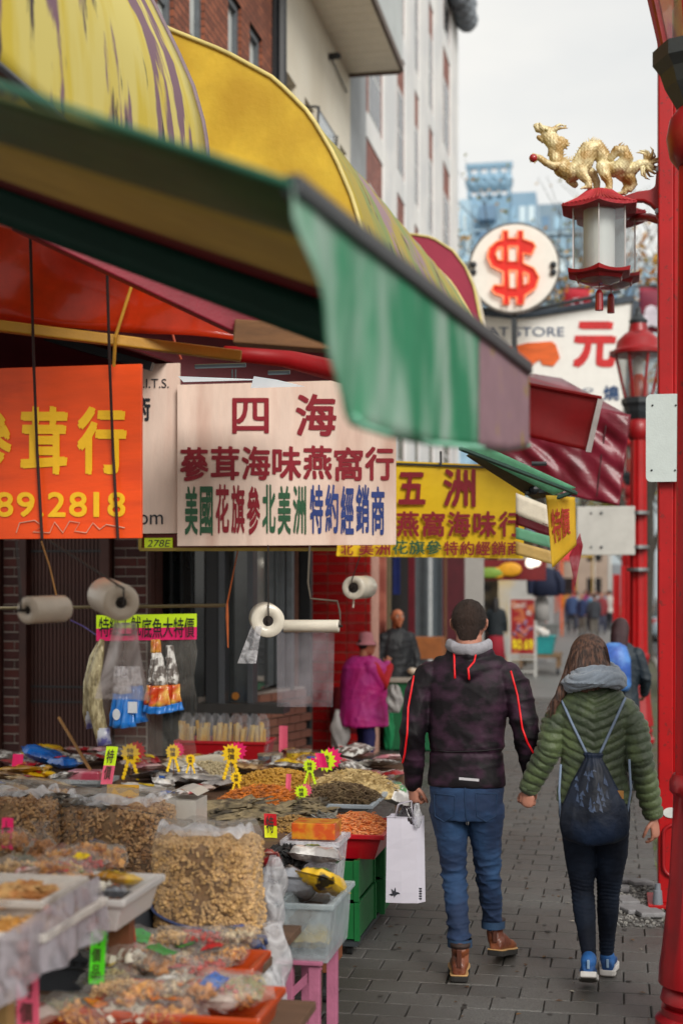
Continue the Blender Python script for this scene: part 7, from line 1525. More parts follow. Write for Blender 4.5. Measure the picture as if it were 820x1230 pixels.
# brass rod with banner and clear sheet
Yh = 8.6; m = MB(); a, b = P(-20, 731, Yh), P(271, 727, Yh); m.tube([a, b], .012, 8); rd = top(m, 'hanging_rod', mat('rod_brass', '8c7f62', .35, metal=.8), 'thin metal rod spanning under the hanging boards', 'rod')
m = MB(); m.tube([P(287, 655, 8.5), P(280, 690, 8.5), P(273, 725, 8.55), P(273, 740, 8.55), P(274, 778, 8.55)], [.004, .004, .006, .01, .004], 6); top(m, 'orange_string', mat('string_orange', 'a8521e', .7), 'orange string hanging from the end of the rod', 'string')
bn = thing('price_banner', 'yellow over pink paper banner with handwritten characters on the rod', 'banner', P(175, 768, Yh-.03))
for z0_, z1_, k in ((753, 737, 'lime'), (768, 753, 'pink')):
    m = MB(); m.grid(lambda u, v: P(116+120*u, z0_+(z1_-z0_)*v+(1-u)*2, Yh-.03)+Vector((0, .012*math.sin(7*u)+.004*math.sin(19*u), 0)), 24, 4, .002); m.build('strip', cardm(k), bn)
m = MB(); text_px(m, '特級土魷底魚大特價', 119, 741, 234, 765, Yh-.05, .012, .06, 0, .06); m.build('lettering', mat('marker_black', '101010', .5), bn)
m = MB(); m.grid(lambda u, v: P(123+(112+2*math.sin(14*v))*u, 768+140*v, Yh-.02)+Vector((0, .008*math.sin(6*u+5*v), 0)), 16, 16); top(m, 'clear_curtain', film('curtain_film', (.9, .9, .9), .11, 'b8b4ac', .3, 4), 'thin clear plastic sheet hanging below the price banner', 'curtain', smooth=True)
M_fishp = mat('foil_fish', '8a7c58', .25, var=.45, scale=18, metal=.3, bump=.8, bscale=30, coat=.5, col2='c0b48c', mixs=12, stretch=(3, 3, 1))
def hangpack(pts, rr, Y, m_, label, tipm=None):
    t = thing('hanging_pack', label, 'packet', P(*pts[-1], Y), 'packs hung under the price banner'); s = S(150, Y); m = MB(); m.tube([P(x, y, Y) for x, y in pts], [(r/s*.6, r/s) for r in rr], 12, ref=(0, 1, 0)); m.build('pack', m_, t, smooth=True)
    if tipm: m = MB(); x, y = pts[-1]; m.tube([P(x, y-18, Y), P(x, y-8, Y), P(x+2, y+3, Y)], [(rr[-1]/s*.75, rr[-1]/s*1.15)]*3, 12, ref=(0, 1, 0)); m.build('label_end', tipm, t, smooth=True)
    return t
PW_ = mat('pack_whiteblue', 'b9bcc4', .35, var=.2, scale=12, coat=.4, col2='5a5a9a', mixs=14)
hangpack([(123, 768), (120, 785), (113, 815), (115, 850), (122, 880), (124, 892)], [3, 6, 9, 10, 9, 8], 8.5, M_fishp, 'long olive foil fish pack, foremost of the pair at the left', PW_)
hangpack([(121, 770), (112, 790), (106, 820), (105, 855), (107, 872)], [3, 5, 6, 6, 5], 8.62, M_fishp, 'slimmer foil fish pack behind the long one', PW_)
def tripack(cx, ytop, ybot, wt, wb, Y, cols, label):
    t = thing('hanging_pack', label, 'packet', P(cx, ybot, Y), 'packs hung under the price banner'); n = len(cols); m0 = ytop
    for i, (fr, c) in enumerate(cols):
        y0, y1 = ytop+(ybot-ytop)*(0 if i == 0 else cols[i-1][0]), ytop+(ybot-ytop)*fr; m = MB()
        def g(u, v): y = y0+(y1-y0)*v; k = (y-ytop)/(ybot-ytop); w = wt+(wb-wt)*k**1.3; return P(cx+(2*u-1)*w+2*k, y+2*math.sin(3*u)*k, Y)+Vector((0, -.05*math.sin(math.pi*u)*min(1, .4+k)-.012*math.sin(19*u+9*k)*(.4+k)-.006*math.sin(33*k+8*u), 0))
        m.grid(g, 16, 6, .006); m.build('band', c, t, smooth=True)
    return t
OR = mat('pack_orange', 'c9421a', .3, var=.2, scale=10, coat=.5, col2='d9b048', mixs=10); BL = mat('pack_blue2', '1a6fc0', .35, var=.15, scale=8, coat=.5, bump=.6, bscale=12)
tripack(188, 768, 855, 5, 18, 8.5, [(.18, OR), (.62, PMS['silver']), (.9, OR), (1, BL)], 'silver and orange pack with a blue hem, foremost at the right')
tripack(205, 775, 852, 4, 14, 8.58, [(.6, PMS['silver']), (.88, OR), (1, BL)], 'silver and orange pack behind, hanging nearest the clear edge')
tripack(146, 800, 872, 8, 16, 8.46, [(.45, F_milk), (1, BL)], 'blue pack with white oval print, lowest of the hanging packs'); tripack(162, 800, 866, 7, 14, 8.54, [(.35, F_milk), (1, BL)], 'second blue pack partly behind the lowest one')
m = MB(); q = P(141, 858, 8.4); m.tube([(q.x, 8.385, q.z), (q.x, 8.39, q.z)], .035, 18, .7, ref=(1, 0, 0)); q = P(158, 849, 8.4); m.box((q.x-.03, 8.42, q.z-.04), (q.x+.03, 8.425, q.z+.03)); top(m, 'pack_sticker', mat('sticker_white', 'c5c9cf', .4), 'white printed stickers on the blue hanging packs', 'sticker')
for (x, y, Y) in ((75, 800, 8.7),):
    m = MB(); m.tube([P(85, 745, 8.8), P(100, 752, 8.8), P(124, 768, 8.6)], .005, 5); top(m, 'violet_string', mat('string_violet', '5b4a8a', .7), 'violet string tying the foil packs to the rod', 'string')
m = MB(); m.tube([P(50, 650, 8.0), P(60, 680, 8.0), P(68, 715, 8.0)], .006, 6); top(m, 'tan_string', mat('string_tan', '9a6a34', .7), 'tan string dropping from the orange board', 'string')
# ------------------------------------------------------------------ people
M_skin = mat('skin', 'b27a66', .5, var=.1, scale=18, bump=.12, bscale=150); M_skind = mat('skin_old', 'a8694c', .5, var=.15, scale=20, bump=.2)
def bend(p, q, k, out): return Vector(p).lerp(Vector(q), k)+Vector(out)
def hand_mb(b, w, d, n, side, curl=.5, L=.085, spread=.016, thumb=True, sc=1.0):
    """palm from wrist w along d, palm normal n, thumb towards side"""
    w = Vector(w); d = Vector(d).normalized(); n = (Vector(n)-d*Vector(n).dot(d)).normalized(); s = d.cross(n)*side
    b.limb([w-d*.03, w+d*.01, w+d*L*.55, w+d*L], [(.022*sc, .017*sc), (.024*sc, .017*sc), (.038*sc, .0165*sc), (.037*sc, .0145*sc)], 12, ref=s)
    for i, (ln, off) in enumerate(((.066, 1.5), (.076, .5), (.071, -.5), (.055, -1.5))):
        p = w+d*L*.95+s*off*.0185*sc; a = 0; dirs = d.copy(); pts = [p-d*.02, p]; q = p
        for k, f in enumerate((.46, .3, .24)):
            a += curl*(.75, 1.0, .7)[k]*(1+.12*i); dd = d*math.cos(a)+n*math.sin(a)+s*off*.02; q = q+dd.normalized()*ln*f*sc; pts.append(q)
        b.limb(pts, [.0088*sc, .0092*sc, .0084*sc, .0078*sc, .0066*sc], 8)
    if thumb:
        p = w+d*L*.25+s*.024*sc; t1 = p+(d*.55+s*.75+n*.35).normalized()*.036*sc; t2 = t1+(d*.85+s*.25+n*.45).normalized()*.03*sc; t3 = t2+(d*.8-s*.05+n*.55).normalized()*.024*sc
        b.limb([p-s*.012, p, t1, t2, t3], [.012*sc, .0125*sc, .0105*sc, .0095*sc, .0075*sc], 8)
def head_mb(b, c, yaw=0, k=1.0, pitch=0):
    """c: centre of the skull; face looks along +y turned by yaw"""
    M = Matrix.Rotation(yaw, 3, 'Z') @ Matrix.Rotation(pitch, 3, 'X'); c = Vector(c)
    def T(x, y, z): return c+M @ Vector((x*k, y*k, z*k))
    b.ball(c, .078*k, 20, 14, (.97, 1.2, 1.22), M); b.ball(T(0, .012, -.05), .06*k, 16, 12, (.95, 1.25, 1.15), M)
    b.limb([T(0, .05, -.1), T(0, .075, -.098)], [.028*k, .02*k], 10); b.limb([T(-.04, .01, -.075), T(0, .06, -.105), T(.04, .01, -.075)], .02*k, 10)
    b.limb([T(0, .095, .012), T(0, .112, -.022), T(0, .104, -.034)], [.008*k, .013*k, .012*k], 8); b.limb([T(-.035, .083, .028), T(0, .092, .032), T(.035, .083, .028)], .011*k, 8)
    for s in (-1, 1):
        b.ball(T(s*.038, .07, -.02), .022*k, 10, 8); b.limb([T(s*.076, -.004, .018), T(s*.085, -.014, .012), T(s*.084, -.014, -.012), T(s*.077, -.004, -.03)], [.009*k, .011*k, .009*k, .007*k], 8, .5, ref=(1, 0, 0))
    b.limb([T(-.024, .094, -.058), T(0, .1, -.056), T(.024, .094, -.058)], .007*k, 8); b.limb([T(-.02, .092, -.068), T(0, .097, -.07), T(.02, .092, -.068)], .0075*k, 8)
    return T
def eyes(T, k, par):
    m = MB()
    for s in (-1, 1): m.ball(T(s*.032, .081, .01), .012*k, 12, 8)
    m.build('eyeballs', mat('eye_white', 'd5cfc6', .2, bump=0), par, smooth=True); m = MB()
    for s in (-1, 1): m.ball(T(s*.032, .0905, .01), .0052*k, 8, 6)
    m.build('irises', mat('iris_dark', '1d120d', .2, bump=0), par, smooth=True)
    m = MB()
    for s in (-1, 1): m.limb([T(s*.016, .093, .034), T(s*.034, .094, .038), T(s*.052, .083, .033)], [.003*k, .004*k, .002*k], 6)
    m.build('eyebrows', mat('brow_dark', '2a201a', .8), par, smooth=True)
def shoe_mb(b, heel, toe, w=.045, h=.07, lift=0):
    heel, toe = Vector(heel), Vector(toe); d = toe-heel; L = d.length; R = []; d.normalize(); s = Vector((d.y, -d.x, 0)).normalized(); up = s.cross(d).normalized(); up = up if up.z > 0 else -up
    for t, ww, hh in ((0, .55, .75), (.03, .74, .95), (.14, .8, 1.15), (.3, .78, 1.25), (.45, .85, 1.0), (.62, 1.0, .78), (.8, .98, .62), (.93, .72, .48), (1.0, .38, .32)):
        c = heel+d*L*t; g = []
        for k in range(16): a = 2*math.pi*k/16; x = math.copysign(abs(math.cos(a))**.7, math.cos(a)); z = math.copysign(abs(math.sin(a))**.8, math.sin(a)); g.append(c+s*(x*w*ww)+up*(h*hh*.5+z*h*hh*.5))
        R.append(g)
    b.loft(R); return d, s, up
def sole(heel, toe, w, th, name, m_, par, up=None, dz=0):
    m = MB(); heel, toe = Vector(heel), Vector(toe); d = toe-heel; L = d.length; d.normalize(); s = Vector((d.y, -d.x, 0)).normalized(); u = s.cross(d).normalized(); u = u if u.z > 0 else -u; R0 = []; R1 = []
    pr_ = [(-.015, .45), (.0, .78), (.12, .86), (.35, .8), (.6, 1.04), (.8, 1.02), (.95, .72), (1.02, .35)]
    for t, ww in pr_: R0.append((t, ww)); 
    for t, ww in reversed(pr_): R1.append((t, -ww))
    poly = R0+R1; m.prism(poly, lambda a, q: heel+d*L*a+s*(w*q)+u*(dz-th), lambda a, q: heel+d*L*a+s*(w*q)+u*dz); return m.build(name, m_, par, bevel=.004)
def folds(v, n, amp, seed, fr=(18, 60), aniso=(1, 1, 1), mask=None):
    r = np.random.default_rng(seed); h = np.zeros(len(v))
    for i in range(9):
        k = r.normal(size=3)*np.array(aniso); k /= np.linalg.norm(k); f = r.uniform(*fr); ph = r.uniform(0, 6.3); k2 = r.normal(size=3); w = np.sin(v@k2*r.uniform(5, 12)+r.uniform(0, 6))
        x = v@k*f+ph+1.6*w; h += (1-np.abs(np.sin(x)))**2.2*(.5+.5*np.sin(v@k2*9+ph*2))
    h = (h/9-.12)*amp*3
    if mask is not None: h = h*mask
    return v+n*h[:, None]
def seg_t(v, a, b):
    a, b = np.array(a), np.array(b); d = b-a; t = ((v-a)@d)/(d@d); tc_ = np.clip(t, 0, 1); return t, np.linalg.norm(v-(a+tc_[:, None]*d), axis=1)
def mean_curv(n, th=.5): pass
# ----- man
YM_ = 6.8; sM = S(560, YM_); O = P(560, 705, YM_); O.z = 0
def m3(px, py, dy=0): return P(px, py, YM_+dy)
man = thing('person', 'short haired man in a purple black windbreaker and jeans carrying a white paper bag', 'person', (O.x, YM_, 0), 'people walking on the sidewalk')
J = dict(hL=m3(536, 965), kL=m3(545, 1050, .03), aL=m3(552, 1135, -.1), hR=m3(584, 965), kR=m3(586, 1048, .09), aR=m3(592, 1112, .22),
         sL=m3(512, 808), eL=m3(495, 880, -.05), wL=m3(497, 942, .05), sR=m3(612, 808), eR=m3(631, 880, -.04), wR=m3(640, 938, .04), nk=m3(563, 785), hd=m3(563, 748, .02))
b = MB()
head_mb(b, J['hd'], 0, 1.03); b.limb([m3(563, 765, .0), m3(562, 800, -.01)], [.062, .068], 14)
b.ell([(O.x, YM_, z, a_, c_) for z, a_, c_ in ((.92, .15, .1), (1.05, .15, .1), (1.3, .16, .1), (1.44, .17, .085), (1.5, .1, .06))], 18)
for s, e, w in (('sL', 'eL', 'wL'), ('sR', 'eR', 'wR')): b.limb([J[s], J[e], J[w]], [.05, .037, .026], 12)
for h, k, a in (('hL', 'kL', 'aL'), ('hR', 'kR', 'aR')): b.limb([J[h], J[k], J[a]], [.075, .052, .04], 12)
hwL = m3(497, 941, .05); hand_mb(b, hwL, (-.03, .02, -1), (.6, .55, .0), 1, 1.05, L=.075)
hwR = m3(633, 946, -.035); hand_mb(b, hwR, (-.08, .12, -1), (-.5, .85, 0), 1, 1.15, L=.066)
me = remesh(b, .0042, 3); body = link_mesh(me, 'body', M_skin, man)
# hair cap: cropped
b = MB(); c = J['hd']+Vector((0, -.004, .016)); b.ball(c, .083, 26, 18, (1.0, 1.2, 1.19)); b.limb([c+Vector((0, -.055, -.04)), c+Vector((0, -.057, -.075))], [(.06, .04), (.05, .03)], 16, ref=(1, 0, 0))
me = remesh(b, .005, 3); v = verts(me); v2 = v.copy(); lowf = c.z-.035+np.clip((v[:, 1]-c.y)*.8, -.06, .09)
keep = v[:, 2] > lowf-.02
v = v+normals(me)*(.0016*np.sin(v[:, 0]*900+np.sin(v[:, 2]*300))*np.sin(v[:, 2]*420)+.001*np.sin(v[:, 0]*1700))[:, None]; v[~keep] = v[~keep]-normals(me)[~keep]*.018; setv(me, v)
link_mesh(me, 'hair', mat('hair_dark', '21150f', .7, var=.4, scale=30, bump=.9, bscale=500, stretch=(1, 1, .35), col2='35231a', mixs=8), man)
q = MB(); rs = random.Random(1); T_ = bvh(bpy.data.objects['hair'])
for i in range(2600):
    d = Vector((rs.gauss(0, 1), rs.gauss(0, 1), rs.gauss(0, 1))).normalized(); r_ = T_.ray_cast(c+d*.3, -d)
    if r_[0] is None or r_[0].z < c.z-.105: continue
    nn = r_[1]; g_ = (nn*.6+Vector((0, 0, -.6))+Vector((rs.gauss(0, .25), rs.gauss(0, .25), 0))).normalized(); le = .008 if r_[0].z < c.z-.02 else .014; a_ = nn.cross(g_).normalized()*.0009
    q.add([r_[0]-a_, r_[0]+a_, r_[0]+g_*le+nn*.002], [(0, 1, 2)])
o = q.build('short_hairs', mat('hair_fibre', '2c1c14', .6, var=.5, scale=60, bump=0), bpy.data.objects['hair']); o['kind'] = 'stuff'
# jeans
M_jean = mat('denim', '12294a', .8, var=.25, scale=5, bump=.35, bscale=400, col2='28507a', mixs=5, ramp=(.45, .8))
b = MB(); b.ell([(O.x, YM_+.0, z, a_, c_) for z, a_, c_ in ((.74, .15, .1), (.8, .17, .115), (.88, .178, .12), (.96, .172, .115), (1.02, .165, .11))], 26, 2.3)
for sx, h, k, a, kn in ((-1, 'hL', 'kL', 'aL', m3(542, 1006, .02)), (1, 'hR', 'kR', 'aR', m3(583, 1006, .05))):
    b.limb([J[h]+Vector((0, 0, -.02)), kn, J[k], J[k].lerp(J[a], .5)+Vector((0, .0, 0)), J[a].lerp(J[k], .08)], [.088, .076, .061, .056, .053], 18)
me = remesh(b, .0065, 5); v = verts(me); n_ = normals(me)
zk = v[:, 2]; near = np.exp(-((zk-J['kL'].z)/.09)**2)+np.exp(-((zk-.2)/.1)**2)*1.5+.28
v = folds(v, n_, .016, 3, (26, 70), (.5, .5, 2.2), near); setv(me, v); jeans = link_mesh(me, 'jeans', M_jean, man)
for a, w in (('aL', .0), ('aR', .0)):
    q = MB(); c_ = J[a]+(J['kL' if a == 'aL' else 'kR']-J[a])*.03; q.tube([c_+Vector((0, 0, -.016)), c_+Vector((0, 0, .02))], .0585, 20, cap=False); q.tube([c_+Vector((0, 0, .02)), c_+Vector((0, 0, -.016))], .055, 20, cap=False); q.build('cuff', mat('denim_cuff', '1e3a58', .8, var=.2, bump=.3), jeans, smooth=True)
bt = bvh(jeans)
def pocket(pts, name='pocket_seam', m_=None, r=.0022, par=None, tree=None, lift=.001):
    q = MB(); L_ = []
    for (x, y) in pts:
        h_, nn = hit(tree, x, y)
        if h_ is not None: L_.append(h_+nn*lift)
    if len(L_) > 1: q.tube(L_, r, 5); return q.build(name, m_, par, smooth=True)
M_st = mat('stitching', '7a6238', .7)
def dens(pts, k=6):
    o = []
    for (a, b_), (c_, d_) in zip(pts, pts[1:]):
        for i in range(k): o.append((a+(c_-a)*i/k, b_+(d_-b_)*i/k))
    return o+[pts[-1]]
for x in (521, 571): pocket(dens([(x, 953), (x+25, 956 if x < 540 else 953), (x+24, 980), (x+12, 987), (x+1, 980), (x, 953)]), 'pocket_seam', mat('seam_navy', '14304f', .8), .0024, jeans, bt)
pocket(dens([(558, 946), (558, 965), (560, 985), (562, 1000)]), 'centre_seam', mat('seam_navy', '14304f'), .0028, jeans, bt)
# boots
M_boot = mat('brown_leather', '5f2d18', .45, var=.3, scale=14, bump=.25, bscale=90, coat=.2, col2='7d4426', mixs=9); M_sole = mat('boot_sole', '1b1917', .8); M_welt = mat('boot_welt', 'b08a58', .7)
for heel, toe, a in ((P(551, 1178, 6.62)+Vector((0, 0, .0)), Vector((-.03, .27, 0)), 'aL'), (P(594, 1150, 6.98), Vector((.06, .26, -.015)), 'aR')):
    if a == 'aL': heel.z = .028
    else: heel.z = .065; toe.z = -.045
    tz = heel+toe; b = MB(); shoe_mb(b, heel, tz, .045, .072); an = Vector((J[a].x, J[a].y, J[a].z)); b.limb([heel+Vector((0, .045, .05)), heel.lerp(an, .5)+Vector((0, .035, .03)), heel+Vector((0, .05, .12))], [.041, .042, .044], 14)
    me = remesh(b, .005, 3); v = verts(me); v = folds(v, normals(me), .004, 5, (40, 90)); v[:, 2] = np.maximum(v[:, 2], .02) if a == 'aL' else v[:, 2]; setv(me, v); bo = link_mesh(me, 'boot', M_boot, man)
    sole(heel, tz, .05, .026, 'sole', M_sole, bo, dz=.004); sole(heel, tz, .0515, .007, 'welt', M_welt, bo, dz=.011)
    q = MB(); q.tube([heel+Vector((0, .05, .13)), heel+Vector((0, .05, .15))], [.047, .048], 18); q.build('ankle_collar', mat('boot_collar', '2a1a14', .7, bump=.3), bo, smooth=True)
    q = MB(); q.box((heel.x-.011, heel.y-.006, heel.z+.045), (heel.x+.011, heel.y+.004, heel.z+.13)); q.build('heel_strip', mat('boot_strip', '4a2212', .5), bo, bevel=.003)
# jacket
M_jack = mat('camouflage_nylon', '0c070d', .62, var=.3, scale=6, bump=.12, bscale=120, col2='3a2234', mixs=8, ramp=(.46, .7), stretch=(1.2, 1, 1.8), spec=.25)
b = MB(); rows_ = [(.90, .186, .122), (.93, .188, .125), (1.0, .18, .12), (1.08, .178, .12), (1.18, .184, .122), (1.3, .196, .125), (1.38, .2, .122), (1.44, .19, .11), (1.49, .15, .095), (1.54, .085, .075)]
b.ell([(O.x+(.0 if z < 1.2 else .01), YM_, z, a_, c_) for z, a_, c_ in rows_], 30, 2.5)
for s, e, w, o in (('sL', 'eL', 'wL', -1), ('sR', 'eR', 'wR', 1)): b.limb([J[s]+Vector((-o*.02, 0, -.015)), J[s].lerp(J[e], .35)+Vector((o*.012, 0, 0)), J[e], J[e].lerp(J[w], .55), J[w]+Vector((0, 0, .0))], [.078, .072, .064, .056, .044], 18)
b.limb([m3(530, 799, -.02), m3(563, 808, -.085), m3(597, 799, -.02)], [.05, .056, .05], 14); b.limb([m3(545, 786, -.02), m3(563, 788, -.06), m3(583, 786, -.02)], [.045, .05, .045], 12)
me = remesh(b, .0065, 5); v = verts(me); n_ = normals(me)
msk = .45+.8*np.exp(-((v[:, 2]-1.06)/.07)**2)+.7*(np.abs(v[:, 0]-O.x) > .19); v = folds(v, n_, .0095, 12, (12, 34), (1, 1, 1.5), msk)
v = v-n_*(.009*np.exp(-((v[:, 2]-1.065)/.008)**2)*(np.abs(v[:, 0]-O.x) < .185))[:, None]; setv(me, v); jk = link_mesh(me, 'jacket', M_jack, man); jt = bvh(jk)
M_pip = mat('red_piping', 'd3131c', .5, emit=.1, bump=0)  # small glow added to the red, the piping is no light
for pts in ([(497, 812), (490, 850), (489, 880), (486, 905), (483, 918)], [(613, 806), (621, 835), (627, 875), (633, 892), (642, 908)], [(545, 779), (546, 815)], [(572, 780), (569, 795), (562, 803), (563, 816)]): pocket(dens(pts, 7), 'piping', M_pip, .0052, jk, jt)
h1, n1_ = hit(jt, 550, 935); q = MB(); c1, c2_ = hit(jt, 551, 935)[0], hit(jt, 575, 937)[0]; q.bar(c1+Vector((0, -.003, 0)), c2_+Vector((0, -.003, 0)), .003, .012); q.build('reflective_strip', mat('reflective', 'b5b3b8', .3), jk)
pocket(dens([(512, 900), (540, 903), (575, 902), (606, 899)], 8), 'waist_seam', mat('seam_black', '0a070a', .7), .0025, jk, jt)
# grey collar
b = MB(); q0 = m3(563, 776, -.01); rr = []
for k in range(25): a = 2*math.pi*k/24; rr.append(q0+Vector((.094*math.cos(a), .085*math.sin(a), .012*math.cos(2*a)-.004)))
b.tube(rr, [(.03, .02)]*25, 12, ref=(0, 0, 1), cap=False); me = remesh(b, .006, 2); v = folds(verts(me), normals(me), .006, 8, (30, 70)); setv(me, v); link_mesh(me, 'grey_collar', mat('grey_marl', '94939a', .9, var=.15, scale=60, bump=.4, bscale=300), man)
# paper bag in his hand
bgp = thing('paper_bag', 'white paper bag with a small black bird, held in the man\'s left hand', 'bag', m3(486, 1084, .02)); a, b_ = m3(463, 1084, 0), m3(501, 982, 0)
q = MB(); dp = .075; x0_, x1_, z0_, z1_ = a.x, b_.x, a.z, b_.z; yy = YM_-.0
R = []
for t in range(9):
    s = t/8; z = z0_+(z1_-z0_)*s; i_ = .006*s; gx = .012*math.sin(s*3)*0
    R.append([(x0_+i_, yy, z), ((x0_+x1_)/2, yy-.003*math.sin(9*s), z), (x1_-i_, yy+.004, z+.002), (x1_+.034-i_, yy+dp*.5, z+.004), (x1_+.0, yy+dp+.05*(0), z+.006), (x0_+i_+.01, yy+dp, z+.004), (x0_+.012+.012*(1-s), yy+dp*.5, z)])
q.loft(R, False); q.add([R[0][k] for k in range(7)], [tuple(range(6, -1, -1))]); M_pap = mat('white_paper', 'cfccd8', .6, var=.04, scale=6, bump=.12, bscale=20, trans=.15); q.build('paper', M_pap, bgp)
q = MB(); q.tube([(x0_+.004, yy-.003, z1_), ((x0_+x1_)/2, yy-.004, z1_), (x1_, yy+.002, z1_)], .002, 5); q.build('folded_rim', M_pap, bgp)
# bird mark: a swallow silhouette
bird = [(0, .1), (.28, .3), (.2, .62), (.42, .42), (.5, .95), (.62, .5), (.9, .55), (1.0, .68), (.82, .36), (.62, .22), (.3, .02), (.36, .14)]
ctr = m3(474, 1072); q = MB(); sb_ = 13/sM
poly = [(-.5+x, y-.5) for x, y in [(0, .35), (.3, .42), (.2, .85), (.42, .6), (.55, 1.0), (.62, .58), (.85, .55), (1.0, .42), (.8, .4), (.62, .28), (.45, .05), (.46, .25), (.2, .22)]]
q.prism(poly, lambda u, v: Vector((ctr.x+u*sb_, yy-.006, ctr.z+v*sb_)), lambda u, v: Vector((ctr.x+u*sb_, yy-.0025, ctr.z+v*sb_))); q.build('bird_mark', M_ink, bgp)
q = MB()
for k in range(5): 
    z = ctr.z-.03+.012*k; q.box((x1_+.006, yy+.01, z), (x1_+.02, yy+.014, z+.006))
q.build('side_print', M_ink, bgp)
q = MB(); hx = m3(494, 962, .03)
for dy in (0, dp): q.tube([(x0_+.045, yy+dy, z1_-.005), (x0_+.06, yy+dy*.7, z1_+.06), hx+Vector((0, 0, 0)), (x1_-.03, yy+dy*.7, z1_+.06), (x1_-.02, yy+dy, z1_-.005)], .0035, 6)
q.build('handles', mat('handle_pale', 'a9a4ae', .5), bgp, smooth=True)
a = m3(489, 975, .03); top(bagmesh((a.x, YM_+.03, z1_-.08), .085, .06, .13, .004, seed=3, topr=.35), 'dark_bag', mat('dark_plastic', '241c22', .25, coat=.5, bump=.5, bscale=20), 'dark plastic bag poking out of the white paper bag', 'bag', smooth=True)
a = m3(501, 975, .02); top(bagmesh((a.x, YM_+.0, z1_-.05), .035, .05, .12, .003, seed=9, topr=.3), 'film_bag', F_milk, 'crumpled clear film bag tucked beside the dark bag', 'bag', smooth=True)
# ----- woman
YW = 6.72; sW = S(715, YW); OW = P(713, 705, YW); OW.z = 0
def w3(px, py, dy=0): return P(px, py, YW+dy)
wom = thing('person', 'woman with long brown hair, grey scarf, green quilted jacket and drawstring backpack', 'person', (OW.x, YW, 0), 'people walking on the sidewalk')
K = dict(hL=w3(694, 985), kL=w3(699, 1070, .06), aL=w3(707, 1150, -.08), hR=w3(733, 985), kR=w3(730, 1070, .1), aR=w3(728, 1143, .16),
         sL=w3(676, 852), eL=w3(659, 900, -.03), wL=w3(636, 944, .03), sR=w3(752, 852), eR=w3(768, 912, -.05), wR=w3(783, 974, .0), hd=w3(707, 793, .03))
b = MB(); head_mb(b, K['hd'], math.radians(12), .97); b.limb([w3(709, 812), w3(711, 840)], [.05, .055], 12)
b.ell([(OW.x, YW, z, a_, c_) for z, a_, c_ in ((.8, .13, .1), (1.0, .11, .085), (1.2, .13, .09), (1.3, .14, .08), (1.38, .08, .06))], 18)
for s, e, w in (('sL', 'eL', 'wL'), ('sR', 'eR', 'wR')): b.limb([K[s], K[e], K[w]], [.04, .032, .022], 12)
for h, k, a in (('hL', 'kL', 'aL'), ('hR', 'kR', 'aR')): b.limb([K[h], K[k], K[a]], [.07, .045, .032], 12)
hand_mb(b, w3(635, 949, .02), (-.12, .05, -.95), (.3, .9, 0), -1, 1.2, L=.064, sc=.9); hand_mb(b, w3(784, 982, .0), (.14, .05, -1), (-.8, .45, 0), -1, .55, L=.075, sc=.92)
link_mesh(remesh(b, .0042, 3), 'body', M_skin, wom)
# hair: cap plus strands
M_hair = mat('brown_hair', '35221b', .42, var=.4, scale=10, bump=.5, bscale=60, stretch=(14, 14, 1), col2='6d4c3c', mixs=5)
c = K['hd']+Vector((0, -.004, .022)); b = MB(); b.ball(c, .088, 26, 18, (1.02, 1.2, 1.17)); b.limb([c+Vector((0, -.025, 0)), w3(708, 806, -.03), w3(706, 820, -.035)], [(.088, .09), (.1, .08), (.105, .06)], 20, ref=(1, 0, 0))
b.limb([w3(689, 795), w3(682, 815, -.02), w3(672, 835, -.05), w3(666, 850, -.06)], [.035, .032, .024, .008], 12)
me = remesh(b, .005, 3); v = verts(me); n_ = normals(me); an = np.arctan2(v[:, 0]-c.x, -(v[:, 1]-c.y)); v = v+n_*(.0012*np.sin(an*46+1.2*np.sin(v[:, 2]*12))+.0008*np.sin(an*97+v[:, 2]*8))[:, None]; setv(me, v); hr = link_mesh(me, 'hair', M_hair, wom)
q = MB(); rs = random.Random(2)
for i in range(420):
    a = rs.uniform(-1.3, 1.3); p0 = c+Vector((.084*math.sin(a), -.1*math.cos(a), rs.uniform(-.03, .05))); e_ = rs.uniform(-.4, .4)
    p3 = w3(706+27*math.sin(a), 812+rs.uniform(-2, 4), -.07*math.cos(a)-.02); p1 = p0.lerp(p3, .35)+Vector((.008*e_+.008*math.sin(a), -.012, 0)); p2 = p0.lerp(p3, .7)+Vector((.01*e_, -.006, 0)); q.tube([p0, p1, p2, p3], [.0012, .0015, .0013, .0005], 3)
for i in range(60): q.tube([w3(686+rs.uniform(-4, 4), 800, -.03), w3(677+rs.uniform(-5, 4), 824, -.05), w3(668+rs.uniform(-7, 5), 842, -.07), w3(662+rs.uniform(-7, 6), 856+rs.uniform(-6, 8), -.07)], [.0022, .0022, .0016, .0005], 4)
q.build('strands', M_hair, hr)
